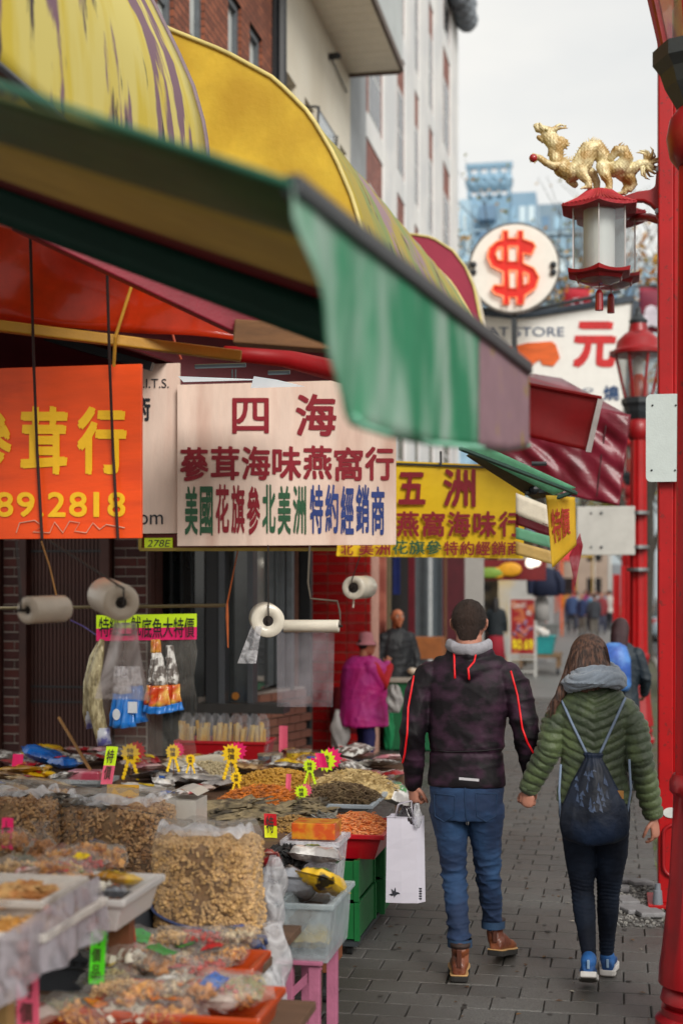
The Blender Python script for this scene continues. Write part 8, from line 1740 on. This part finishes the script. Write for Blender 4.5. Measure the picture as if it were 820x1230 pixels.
# scarf
M_scf = mat('grey_scarf', '7c8794', .9, var=.15, scale=50, bump=.5, bscale=260, sheen=.3)
b = MB()
for zc, rx, ry, th, dy, tilt in ((1.418, .122, .122, .04, -.02, .01), (1.372, .145, .136, .041, -.02, -.012), (1.452, .104, .1, .03, -.014, .01)):
    rr = [Vector((OW.x+rx*math.cos(a), YW+dy+ry*math.sin(a), zc+tilt*math.cos(a)-.012*math.cos(2*a)+(.02 if math.sin(a) > 0 else -.0)*math.sin(a))) for a in [2*math.pi*k/28 for k in range(29)]]
    b.tube(rr, [(th, th*.72)]*29, 14, ref=(0, 0, 1), cap=False)
me = remesh(b, .006, 3); v = verts(me); n_ = normals(me); an = np.arctan2(v[:, 1]-YW, v[:, 0]-OW.x); u = v[:, 2]*95+1.8*np.sin(an*2)+2*np.sin(an*3+1); v = v+n_*(.0055*(1-np.abs(np.sin(u)))**2-.001)[:, None]*-1; setv(me, v); link_mesh(me, 'scarf', M_scf, wom)
# quilted jacket
M_qj = mat('olive_quilt', '2c3922', .55, var=.2, scale=10, bump=.35, bscale=70, col2='4d5c36', mixs=7, sheen=.2)
b = MB(); rows_ = [(.855, .172, .125), (.9, .17, .125), (.98, .155, .118), (1.06, .15, .112), (1.16, .163, .115), (1.25, .172, .115), (1.31, .168, .105), (1.37, .12, .085), (1.41, .07, .06)]
b.ell([(OW.x, YW, z, a_, c_) for z, a_, c_ in rows_], 30, 2.4)
arms = {}
for s, e, w, o in (('sL', 'eL', 'wL', -1), ('sR', 'eR', 'wR', 1)):
    A_ = [K[s]+Vector((-o*.02, 0, -.01)), K[s].lerp(K[e], .4)+Vector((o*.012, 0, 0)), K[e], K[e].lerp(K[w], .55), K[w]]; arms[o] = A_; b.limb(A_, [.072, .067, .06, .056, .047], 18)
me = remesh(b, .0055, 5); v = verts(me); n_ = normals(me)
def armfield(A_):
    best = np.full(len(v), 9.0); tt = np.zeros(len(v)); L0 = 0
    for a, b2 in zip(A_, A_[1:]):
        t, d_ = seg_t(v, a, b2); L_ = (b2-a).length; m_ = d_ < best; best[m_] = d_[m_]; tt[m_] = L0+np.clip(t[m_], -.3, 1.3)*L_; L0 += L_
    return best, tt
dL, tL = armfield(arms[-1]); dR, tR = armfield(arms[1]); x = v[:, 0]-OW.x
arm = np.where((x < -.135) & (dL < .085), 1, 0)+np.where((x > .135) & (dR < .085), 2, 0)
u_t = (v[:, 2]+np.where(v[:, 2] > 1.05, -1, 1)*0+(-.55*np.minimum(np.abs(x), .15)))/.042; u = np.where(arm == 1, tL/.043, np.where(arm == 2, tR/.043, u_t))
u = u+.12*np.sin(v[:, 0]*31+v[:, 2]*7)+.1*np.sin(v[:, 1]*37)
h = np.abs(np.sin(np.pi*u))**.55; w1 = .6+.4*np.sin(v[:, 0]*80+v[:, 2]*25+np.floor(u)*2.1)*np.sin(v[:, 2]*60+v[:, 1]*50)
v = v+n_*(h*.0085-.0055+.0022*w1*h)[:, None]; v = folds(v, n_, .004, 21, (50, 130)); setv(me, v); wj = link_mesh(me, 'quilted_jacket', M_qj, wom); wt_ = bvh(wj)
for A_ in arms.values():
    e_, d_ = A_[-1], (A_[-1]-A_[-2]).normalized(); q = MB(); q.tube([e_-d_*.0, e_+d_*.03], [.05, .043], 20); q.build('cuff', M_qj, wj, smooth=True)
# leggings
M_leg = mat('navy_legging', '0b1220', .75, var=.2, scale=10, bump=.2, bscale=200, col2='141f30', mixs=6, spec=.25)
b = MB(); b.ell([(OW.x, YW, z, a_, c_) for z, a_, c_ in ((.72, .145, .11), (.78, .165, .125), (.86, .165, .125), (.93, .15, .11))], 26, 2.3)
for h_, k_, a_, kn in (('hL', 'kL', 'aL', w3(696, 1025, .04)), ('hR', 'kR', 'aR', w3(734, 1025, .06))):
    kk, aa = K[k_], K[a_]; b.limb([K[h_], kn, kk, kk.lerp(aa, .3)+Vector((0, -.008, 0)), kk.lerp(aa, .7), aa], [.088, .074, .054, .052, .04, .034], 18)
me = remesh(b, .0062, 5); v = verts(me); n_ = normals(me); z = v[:, 2]
zk = np.where(v[:, 0] < w3(715, 1070).x, K['kL'].z, K['kR'].z)
amp = .0018*np.exp(-((z-zk)/.07)**2)+.0016*np.exp(-((z-.14)/.05)**2)+.0003; v = v+n_*(amp*np.sin(z*330+2*np.sin(v[:, 0]*40)))[:, None]; v = folds(v, n_, .003, 5, (40, 90), (.5, .5, 2)); setv(me, v); link_mesh(me, 'leggings', M_leg, wom)
# trainers
M_tr = mat('blue_trainer', '1b5a9c', .6, var=.25, scale=20, bump=.4, bscale=200, col2='123c70', mixs=14); M_ts = mat('white_sole', 'c9c6c2', .5, var=.05); M_td = mat('sole_wear', '6a655f', .8)
for heel, dv, hz, tz_ in ((w3(706, 1178, -.2), Vector((-.005, .2, 0)), .105, .03), (w3(729, 1166, .12), Vector((.01, .225, 0)), .03, .03)):
    heel.z = hz; toe = heel+dv; toe.z = tz_; b = MB(); shoe_mb(b, heel, toe, .04, .058); ank = K['aL'] if hz > .05 else K['aR']; b.limb([heel+Vector((0, .04, .04)), (heel+Vector((0, .045, .05))).lerp(ank, .5)], [.036, .036], 14); me = remesh(b, .005, 3); so = link_mesh(me, 'trainer', M_tr, wom)
    sole(heel, toe, .046, .026, 'sole', M_ts, so, dz=.008); sole(heel, toe, .04, .004, 'outsole', M_td, so, dz=-.018)
    q = MB(); q.box((heel.x-.006, heel.y-.006, heel.z+.02), (heel.x+.006, heel.y+.002, heel.z+.06)); q.build('heel_tab', mat('tab_pale', '8aa5c0', .6), so, bevel=.002)
# drawstring backpack
bk = thing('drawstring_backpack', 'navy drawstring backpack with a pale print and grey cords', 'backpack', w3(712, 1008, -.16))
M_bp = mat('navy_nylon', '0a1322', .55, var=.3, scale=6, bump=.5, bscale=30, col2='14233a', mixs=5, spec=.35)
def by(z): return YW-.125-.012
R = []; nB = 40
for s, w, d, xo in ((0, .02, .02, 0), (.02, .085, .035, 0), (.07, .138, .055, 0), (.2, .166, .075, .0), (.4, .155, .078, 0), (.6, .118, .066, 0), (.8, .075, .045, 0), (.92, .048, .03, 0), (.96, .036, .022, 0), (1.0, .046, .027, 0), (1.02, .04, .022, 0)):
    z = w3(712, 1008).z+(w3(712, 901).z-w3(712, 1008).z)*s; g = []
    for k in range(nB):
        a = 2*math.pi*k/nB; rip = 1+.10*math.sin(k*2*math.pi*11/nB)*max(0, s-.25)+.03*math.sin(a*5+s*6); g.append((OW.x+xo+w*rip*math.cos(a), by(z)-.03+d*rip*math.sin(a), z))
    R.append(g)
q = MB(); q.loft(R); me = q.mesh('x', []); ob = bpy.data.objects.new('x', me); COL.objects.link(ob); mm_ = ob.modifiers.new('s', 'SUBSURF'); mm_.levels = 2; dg = bpy.context.evaluated_depsgraph_get(); dg.update(); me2 = bpy.data.meshes.new_from_object(ob.evaluated_get(dg)); bpy.data.objects.remove(ob)
v = folds(verts(me2), normals(me2), .012, 31, (14, 40), (1, 1, .8)); setv(me2, v); sk = link_mesh(me2, 'sack', M_bp, bk); st = bvh(sk)
M_cord = mat('grey_cord', '6f7f96', .6, var=.1)
def cordline(pts, r=.0065, tree=wt_, lift=.006):
    q = MB(); L_ = []
    for x_, y_ in dens(pts, 8):
        h_, nn = hit(tree, x_, y_)
        if h_ is not None: L_.append(h_+Vector((0, -lift, 0)))
    if len(L_) > 2:
        s_ = [L_[0]]+[(L_[i-1]+L_[i]*2+L_[i+1])/4 for i in range(1, len(L_)-1)]+[L_[-1]]; q.tube(s_, (r, r*.6) if False else r, 6); return q.build('cord', M_cord, bk, smooth=True)
cordline([(671, 834), (686, 868), (704, 905)]); cordline([(752, 834), (737, 868), (720, 905)]); 
q = MB(); q.tube([w3(673, 918, -.12), w3(671, 950, -.135), w3(673, 985, -.13), w3(678, 993, -.15)], .006, 6); q.build('cord', M_cord, bk, smooth=True); q = MB(); q.tube([w3(755, 912, -.12), w3(757, 950, -.135), w3(752, 980, -.13), w3(748, 990, -.15)], .006, 6); q.build('cord', M_cord, bk, smooth=True)
q = MB(); rs = random.Random(6); M_prn = mat('pale_print', '31405a', .6, var=.7, scale=60)
for i in range(26):
    x_ = rs.uniform(692, 730); y_ = rs.uniform(925, 975); x_ += (y_-950)*.2; h_, nn = hit(st, x_, y_)
    if h_ is None: continue
    a_ = rs.uniform(.012, .028); bb_ = rs.uniform(.006, .03); p = h_+Vector((0, -.0012, 0)); tx = nn.cross(Vector((0, 0, 1))).normalized(); tz2 = tx.cross(nn).normalized()
    q.add([p-tx*a_*.4-tz2*bb_, p+tx*a_*.5-tz2*bb_*.5, p+tx*a_*.1+tz2*bb_], [(0, 1, 2)])
q.build('print', M_prn, sk)
h_, nn = hit(st, 744, 957)
p = w3(743, 955, -.19); q = MB(); q.box((p.x-.014, p.y, p.z-.018), (p.x+.02, p.y+.004, p.z+.02)); q.build('leather_tag', mat('tan_leather', 'a8763a', .6), bk, bevel=.003)
# ----- other people
def person(px, Y, hgt, label, top_m, leg_m, hair_m, yaw=0, face=False, group='people further along', top_z=None, arms_=None, wid=1.0, vox=.012, hat=None, dep=1.0, skirt=False, coatlen=.5, longhair=False, skin=M_skin, feet=True, lean=0):
    c = P(px, 705, Y); x0, k = c.x, hgt/1.72; t = thing('person', label, 'person', (x0, Y, 0), group); R_ = Matrix.Rotation(yaw, 3, 'Z')
    def q3(x, y, z): r = R_ @ Vector((x*k, y*k, 0)); return Vector((x0+r.x+lean*z, Y+r.y, z*k))
    am = arms_ or ((-.24, .02, 1.12, -.24, .1, .88), (.24, .0, 1.12, .25, .08, .88))
    b = MB(); T = head_mb(b, q3(0, .03, 1.6), yaw, k); b.limb([q3(0, 0, 1.52), q3(0, -.01, 1.4)], [.05*k, .055*k], 10); b.limb([q3(0, 0, 1.35), q3(0, 0, 1.0), q3(0, 0, .9)], [.1*k, .09*k, .1*k], 10)
    for s, a in zip((-1, 1), am): b.limb([q3(s*.18*wid, 0, 1.36), q3(a[0], a[1], a[2]), q3(a[3], a[4], a[5])], [.04*k, .032*k, .024*k], 8); d = q3(a[3], a[4], a[5])-q3(a[0], a[1], a[2]); hand_mb(b, q3(a[3], a[4], a[5]), d, R_ @ Vector((-s, .3, 0)), s, .5, L=.07*k, sc=k*.95)
    for s in (-1, 1): b.limb([q3(s*.09, 0, .88), q3(s*.1, .02, .48), q3(s*.1, -.02, .08)], [.065*k, .045*k, .035*k], 8)
    link_mesh(remesh(b, .0075 if face else vox, 2), 'body', skin, t)
    b = MB(); zb_ = .95-coatlen*.4
    b.loft([[q3(.0+rx*wid*math.cos(2*math.pi*i/16), ry*dep*math.sin(2*math.pi*i/16), z) for i in range(16)] for z, rx, ry in ((zb_, .2, .15), (1.0, .185, .14), (1.2, .195, .14), (1.34, .2, .13), (1.42, .14, .1), (1.47, .07, .07))])
    for s, a in zip((-1, 1), am): b.limb([q3(s*.17*wid, 0, 1.35), q3(a[0], a[1], a[2]), q3(a[3], a[4], a[5])], [.075*k, .062*k, .048*k], 10)
    me = remesh(b, vox, 4); v = folds(verts(me), normals(me), .014, int(px), (14, 40)); setv(me, v); link_mesh(me, 'jacket', top_m, t)
    b = MB()
    if skirt: b.loft([[q3(rx*math.cos(2*math.pi*i/20)*(1+.05*math.cos(7*2*math.pi*i/20)), rx*.8*math.sin(2*math.pi*i/20), z) for i in range(20)] for z, rx in ((.06, .25), (.5, .2), (.95, .16))]); b.build('skirt', leg_m, t, smooth=True)
    else:
        for s in (-1, 1): b.limb([q3(s*.085, 0, .9), q3(s*.1, .03, .5), q3(s*.105, -.02, .12)], [.1*k, .08*k, .065*k], 12)
        me = remesh(b, vox, 3); v = folds(verts(me), normals(me), .01, 3, (20, 50)); setv(me, v); link_mesh(me, 'trousers', leg_m, t)
    for s in (-1, 1): b = MB(); shoe_mb(b, q3(s*.105, -.07, 0)+Vector((0, 0, .0)), q3(s*.12, .16, 0), .042, .065); b.build('shoe', M_dark, t, smooth=True)
    if hat: 
        m = MB(); hc = T(0, -.005, .035); m.lathe(hc.x, hc.y, [(.125*k, hc.z-.03), (.12*k, hc.z-.02), (.09*k, hc.z-.0), (.085*k, hc.z+.05), (.07*k, hc.z+.085), (.02*k, hc.z+.095)], 24); me = m.mesh('x', []); v = verts(me); setv(me, folds(v, normals(me), .008, 4, (20, 50))); link_mesh(me, 'hat', hat, t)
    if hair_m:
        b = MB(); hc = T(0, -.012, .016); b.ball(hc, .083*k, 18, 12, (1, 1.14, 1.15), Matrix.Rotation(yaw, 3, 'Z'))
        if longhair: b.limb([hc, T(0, -.06, -.08), T(0, -.085, -.2), T(0, -.1, -.3)], [.088*k, .09*k, .085*k, .05*k], 14)
        me = remesh(b, .008, 2); v = verts(me); n_ = normals(me); fr = R_ @ Vector((0, 1, 0)); f = (v-np.array(hc))@np.array(fr); cut = (f > .02*k) & (v[:, 2] < hc.z+.05*k); v[cut] = v[cut]-n_[cut]*.03; 
        if face: cut = (v[:, 2] > hc.z+.03) & (hair_m.name == 'hair_grey'); v[cut] = v[cut]-n_[cut]*.016
        setv(me, v); link_mesh(me, 'hair', hair_m, t)
    if face: eyes(T, k, t)
    return t, q3, T
M_mag = mat('magenta_quilt', 'b0106e', .6, var=.2, scale=8, bump=.4, bscale=30, col2='b02a80', mixs=5); M_nav = mat('navy_trousers', '17164a', .8, var=.2); M_hd = mat('hair_black', '15100f', .6, var=.3, scale=30, bump=.5); M_hg = mat('hair_grey', '3c3836', .7, var=.3)
pw_, q3, T = person(437, 13.3, 1.4, 'old woman in a magenta coat and pink bucket hat carrying shopping bags', M_mag, M_nav, M_hd, yaw=math.radians(-62), face=True, group='shoppers and sellers by the shop fronts', hat=mat('pink_hat', 'b8767e', .8, var=.12, bump=.3), wid=1.3, dep=2.0, arms_=((-.22, .05, 1.1, -.2, .16, .84), (.2, .14, 1.12, .08, .26, 1.38)), coatlen=.75, skin=M_skind)
m = MB(); 
for s in (-1, 1): m.tube([T(s*.034+.024*math.cos(a), .102, .01+.018*math.sin(a)) for a in [2*math.pi*k/14 for k in range(15)]], .0022, 5)
m.tube([T(-.01, .104, .012), T(.01, .104, .012)], .002, 5); m.build('glasses', M_dark, pw_)
m = MB(); m.limb([q3(.19, .05, 1.33), q3(.2, .17, 1.15), q3(.09, .27, 1.34)], [.07, .065, .05], 12); m.build('red_sleeve', mat('red_cardigan', 'b0121c', .8, var=.15, bump=.4), pw_, smooth=True)
m = MB(); m.limb([q3(0, .12, 1.4), q3(0, .14, 1.2), q3(0, .15, .95)], [(.05, .03), (.05, .025), (.04, .02)], 10, ref=(1, 0, 0)); m.build('dark_lining', mat('navy_lining', '14122e', .8), pw_, smooth=True)
def sacklet(px, py, Y, w, h, label, m_=None, seed=1):
    a = P(px, py, Y); top(bagmesh((a.x, Y, a.z), w, w*.6, h, .008, seed=seed, topr=.2), 'plastic_bag', m_ or mat('white_plastic', 'c4c0be', .35, trans=.3, bump=.4, bscale=12), label, 'bag', 'carried plastic bags', smooth=True)
sacklet(408, 898, 13.2, .19, .36, 'white plastic bag low at the old woman\'s left side', seed=2); sacklet(474, 856, 13.0, .15, .26, 'white plastic bag hooked on the old woman\'s raised arm', seed=5)
sacklet(467, 900, 14.5, .1, .42, 'green plastic bag hanging behind the old woman', mat('green_plastic', '2c9a62', .4, trans=.3), seed=8)
a = P(398, 930, 14.0); m = MB(); m.ell([(a.x+.02, 14.9, .3, .2, .15), (a.x+.02, 14.9, .5, .22, .16), (a.x+.02, 14.9, .78, .17, .12)], 16); top(m, 'shopping_trolley', mat('dark_red_fabric', '6d1018', .7, var=.2), 'dark red cloth shopping bag standing behind the old woman', 'bag', smooth=True)
pm_, q3, T = person(476, 16.0, 1.62, 'balding old man in a black padded vest standing in the shop doorway', mat('black_padded', '0f1218', .6, var=.3, scale=8, bump=.4, bscale=25), mat('black_trousers', '14151a', .8), M_hg, yaw=math.radians(-150), face=True, group='shoppers and sellers by the shop fronts', skin=mat('skin_tan', 'b06a48', .45, var=.12, scale=18), coatlen=.6)
m = MB()
for s in (-1, 1): m.tube([T(s*.034+.022*math.cos(a), .102, .01+.016*math.sin(a)) for a in [2*math.pi*k/14 for k in range(15)]], .0018, 5)
m.build('glasses', M_dark, pm_)
pb_, q3, T = person(744, 13.2, 1.58, 'woman with auburn hair wearing a bright blue backpack near the lamp posts', mat('teal_black_jacket', '16242e', .6, var=.3, bump=.3), mat('dark_jeans', '1b2430', .8), mat('auburn_hair', '32161c', .5, var=.4, scale=12, bump=.6, stretch=(10, 10, 1), bscale=40), yaw=math.radians(-12), longhair=True, vox=.009, arms_=((-.22, .02, 1.12, -.22, .1, .9), (.25, .03, 1.12, .2, .2, .95)))
m = MB(); c = q3(-.02, -.2, 1.0); m.ell([(c.x, c.y, c.z, .13, .07), (c.x, c.y, c.z+.05, .155, .1), (c.x, c.y, c.z+.28, .15, .1), (c.x, c.y, c.z+.4, .11, .07), (c.x, c.y, c.z+.43, .05, .04)], 20, 2.6); v_ = m
bpk = top(m, 'blue_backpack', mat('blue_nylon', '2a55a8', .5, var=.4, scale=10, bump=.4, bscale=20, col2='4f83c8', mixs=8), 'bright blue backpack worn by the auburn haired woman', 'backpack', smooth=True)
person(595, 33, 1.62, 'distant person in a dark top and long crimson skirt beside the price board', mat('dark_green_top', '131c22', .8), mat('crimson_skirt', '8a0f24', .8, var=.15), M_hd, skirt=True, longhair=True, vox=.02)
crowd = [(686, 58, '2a3f66', 'navy'), (692, 64, '8a8f96', 'pale grey'), (699, 55, '23345a', 'dark blue'), (703, 68, 'a8327a', 'bright pink'), (708, 60, '5a8fb0', 'light blue'), (713, 52, '2c3038', 'charcoal'), (717, 66, 'b3b4b8', 'white'), (722, 57, '7a2a30', 'maroon'), (727, 70, '3a6ea8', 'mid blue'), (731, 62, 'c2c0ba', 'cream'), (681, 72, 'c9871c', 'mustard')]
for i, (px, Y, col, nm) in enumerate(crowd): person(px, Y, 1.72-.05*(i % 3), 'far off pedestrian in a %s jacket within the distant crowd' % nm, mat('crowd_'+nm.replace(' ', '_'), col, .8), mat('crowd_leg'+str(i % 3), ('23252e', '3a3f52', '5a5650')[i % 3], .8), M_hd, yaw=(i*1.3) % 6.2, group='far off pedestrians', vox=.03)
# distant stalls and awnings behind the crowd
for i, (px0, px1, py0, py1, Y, col, nm) in enumerate(((672, 690, 672, 664, 60, 'b8242c', 'red'), (690, 712, 668, 658, 66, 'c9a23a', 'yellow'), (712, 734, 664, 656, 75, 'c9c2b4', 'cream'), (655, 676, 668, 660, 54, 'd0661e', 'orange'))):
    a, b_ = P(px0, py0, Y), P(px1, py1, Y); m = MB(); m.add([(a.x, Y, a.z), (b_.x, Y, a.z), (b_.x, Y+1.6, b_.z+.4), (a.x, Y+1.6, b_.z+.4), (a.x, Y, a.z-.06), (b_.x, Y, a.z-.06), (b_.x, Y+1.6, b_.z+.3), (a.x, Y+1.6, b_.z+.3)], [(0,1,2,3),(7,6,5,4),(0,4,5,1),(1,5,6,2),(2,6,7,3),(3,7,4,0)])
    for x in (a.x+.05, b_.x-.05): m.box((x-.03, Y+.1, 0), (x+.03, Y+.16, a.z+.04))
    top(m, 'stall_awning', mat('far_awning_'+nm, col, .7), 'far %s stall awning over the distant crowd' % nm, 'awning', 'far stall awnings')
# end of street buildings
for i, (x0_, x1_, h_, Y, col, nm) in enumerate(((-9, -.6, 6.5, 120, '9a8a7c', 'tan'), (-.4, 4, 4.2, 150, '7d8288', 'grey'), (13.5, 26, 9, 60, '8d7468', 'brick brown'), (13.5, 26, 7, 95, 'a39c90', 'pale'), (13.5, 26, 8, 25, '84705f', 'brown'))):
    t = thing('street_building', 'plain %s building closing the view down the street' % nm, 'building', ((x0_+x1_)/2, Y, 0)); m = MB(); m.box((x0_, Y, 0), (x1_, Y+28, h_)); m.build('wall', mat('endwall_'+nm.replace(' ', '_'), col, .8, var=.2, scale=.5), t)
    for kx in range(4):
        for kz in range(int(h_//3)):
            m = MB()
            if x0_ > 10: y = Y+2+6.5*kx; m.box((x0_-.05, y, 1+3*kz), (x0_-.01, y+2.6, 2.7+3*kz))
            else: x = x0_+(x1_-x0_)*(kx+.2)/4; m.box((x, Y-.05, 1+3*kz), (x+(x1_-x0_)*.14, Y-.01, 2.6+3*kz))
            m.build('window', M_darkwin, t)
# ----- parked cars
def car(x, Y, col, label):
    t = thing('parked_car', label, 'car', (x, Y, -.13), 'cars parked along the kerb'); z0 = -.13; m = MB(); W2 = .88
    def sec(y, zb, zt, w): return [(x-w, y, zb), (x+w, y, zb), (x+w*1.02, y, (zb+zt)/2), (x+w*.96, y, zt), (x-w*.96, y, zt), (x-w*1.02, y, (zb+zt)/2)]
    m.loft([sec(Y-2.2+dy, z0+zb, z0+zt, W2*w) for dy, zb, zt, w in ((0, .4, .7, .8), (.08, .28, .88, .93), (.6, .22, .98, 1), (1.3, .22, .98, 1), (3.2, .22, .95, 1), (4.0, .24, .85, .97), (4.35, .35, .7, .8))]); bd = m.build('body', mat('car_'+col, col, .25, var=.03, coat=.8, bump=0), t, auto=.6)
    m = MB()
    def s2(y, z, w): return [(x-w, y, z0+z), (x+w, y, z0+z)]
    m.loft([[(x-.8, Y-1.9, z0+.95), (x+.8, Y-1.9, z0+.95), (x+.8, Y+1.1, z0+.95), (x-.8, Y+1.1, z0+.95)], [(x-.62, Y-1.25, z0+1.45), (x+.62, Y-1.25, z0+1.45), (x+.62, Y+.2, z0+1.45), (x-.62, Y+.2, z0+1.45)]]); m.build('windows', M_dg, t)
    m = MB(); m.box((x-.63, Y-1.28, z0+1.44), (x+.63, Y+.22, z0+1.48)); m.build('roof', mat('car_'+col, col), t, bevel=.02)
    for sx in (-1, 1):
        for dy in (-1.35, 1.35): m = MB(); m.tube([(x+sx*.9, Y+dy, z0+.32), (x+sx*.68, Y+dy, z0+.32)], .32, 20); w_ = m.build('wheel', mat('rubber', '17181a', .7), t); m = MB(); m.tube([(x+sx*.91, Y+dy, z0+.32), (x+sx*.9, Y+dy, z0+.32)], .19, 14); m.build('rim', M_steel, w_)
        m = MB(); m.box((x+sx*.7-.12, Y-2.17, z0+.68), (x+sx*.7+.12, Y-2.1, z0+.84)); m.build('tail_light', mat('tail_red', 'a01014', .3, coat=.5), t)
car(2.15, 40, 'b9bec2', 'silver car parked beyond the square red post'); car(2.2, 26, '22262c', 'dark car parked nearer along the kerb, mostly hidden by the posts'); car(2.1, 54, '8fa0aa', 'pale blue car parked farthest down the kerb')
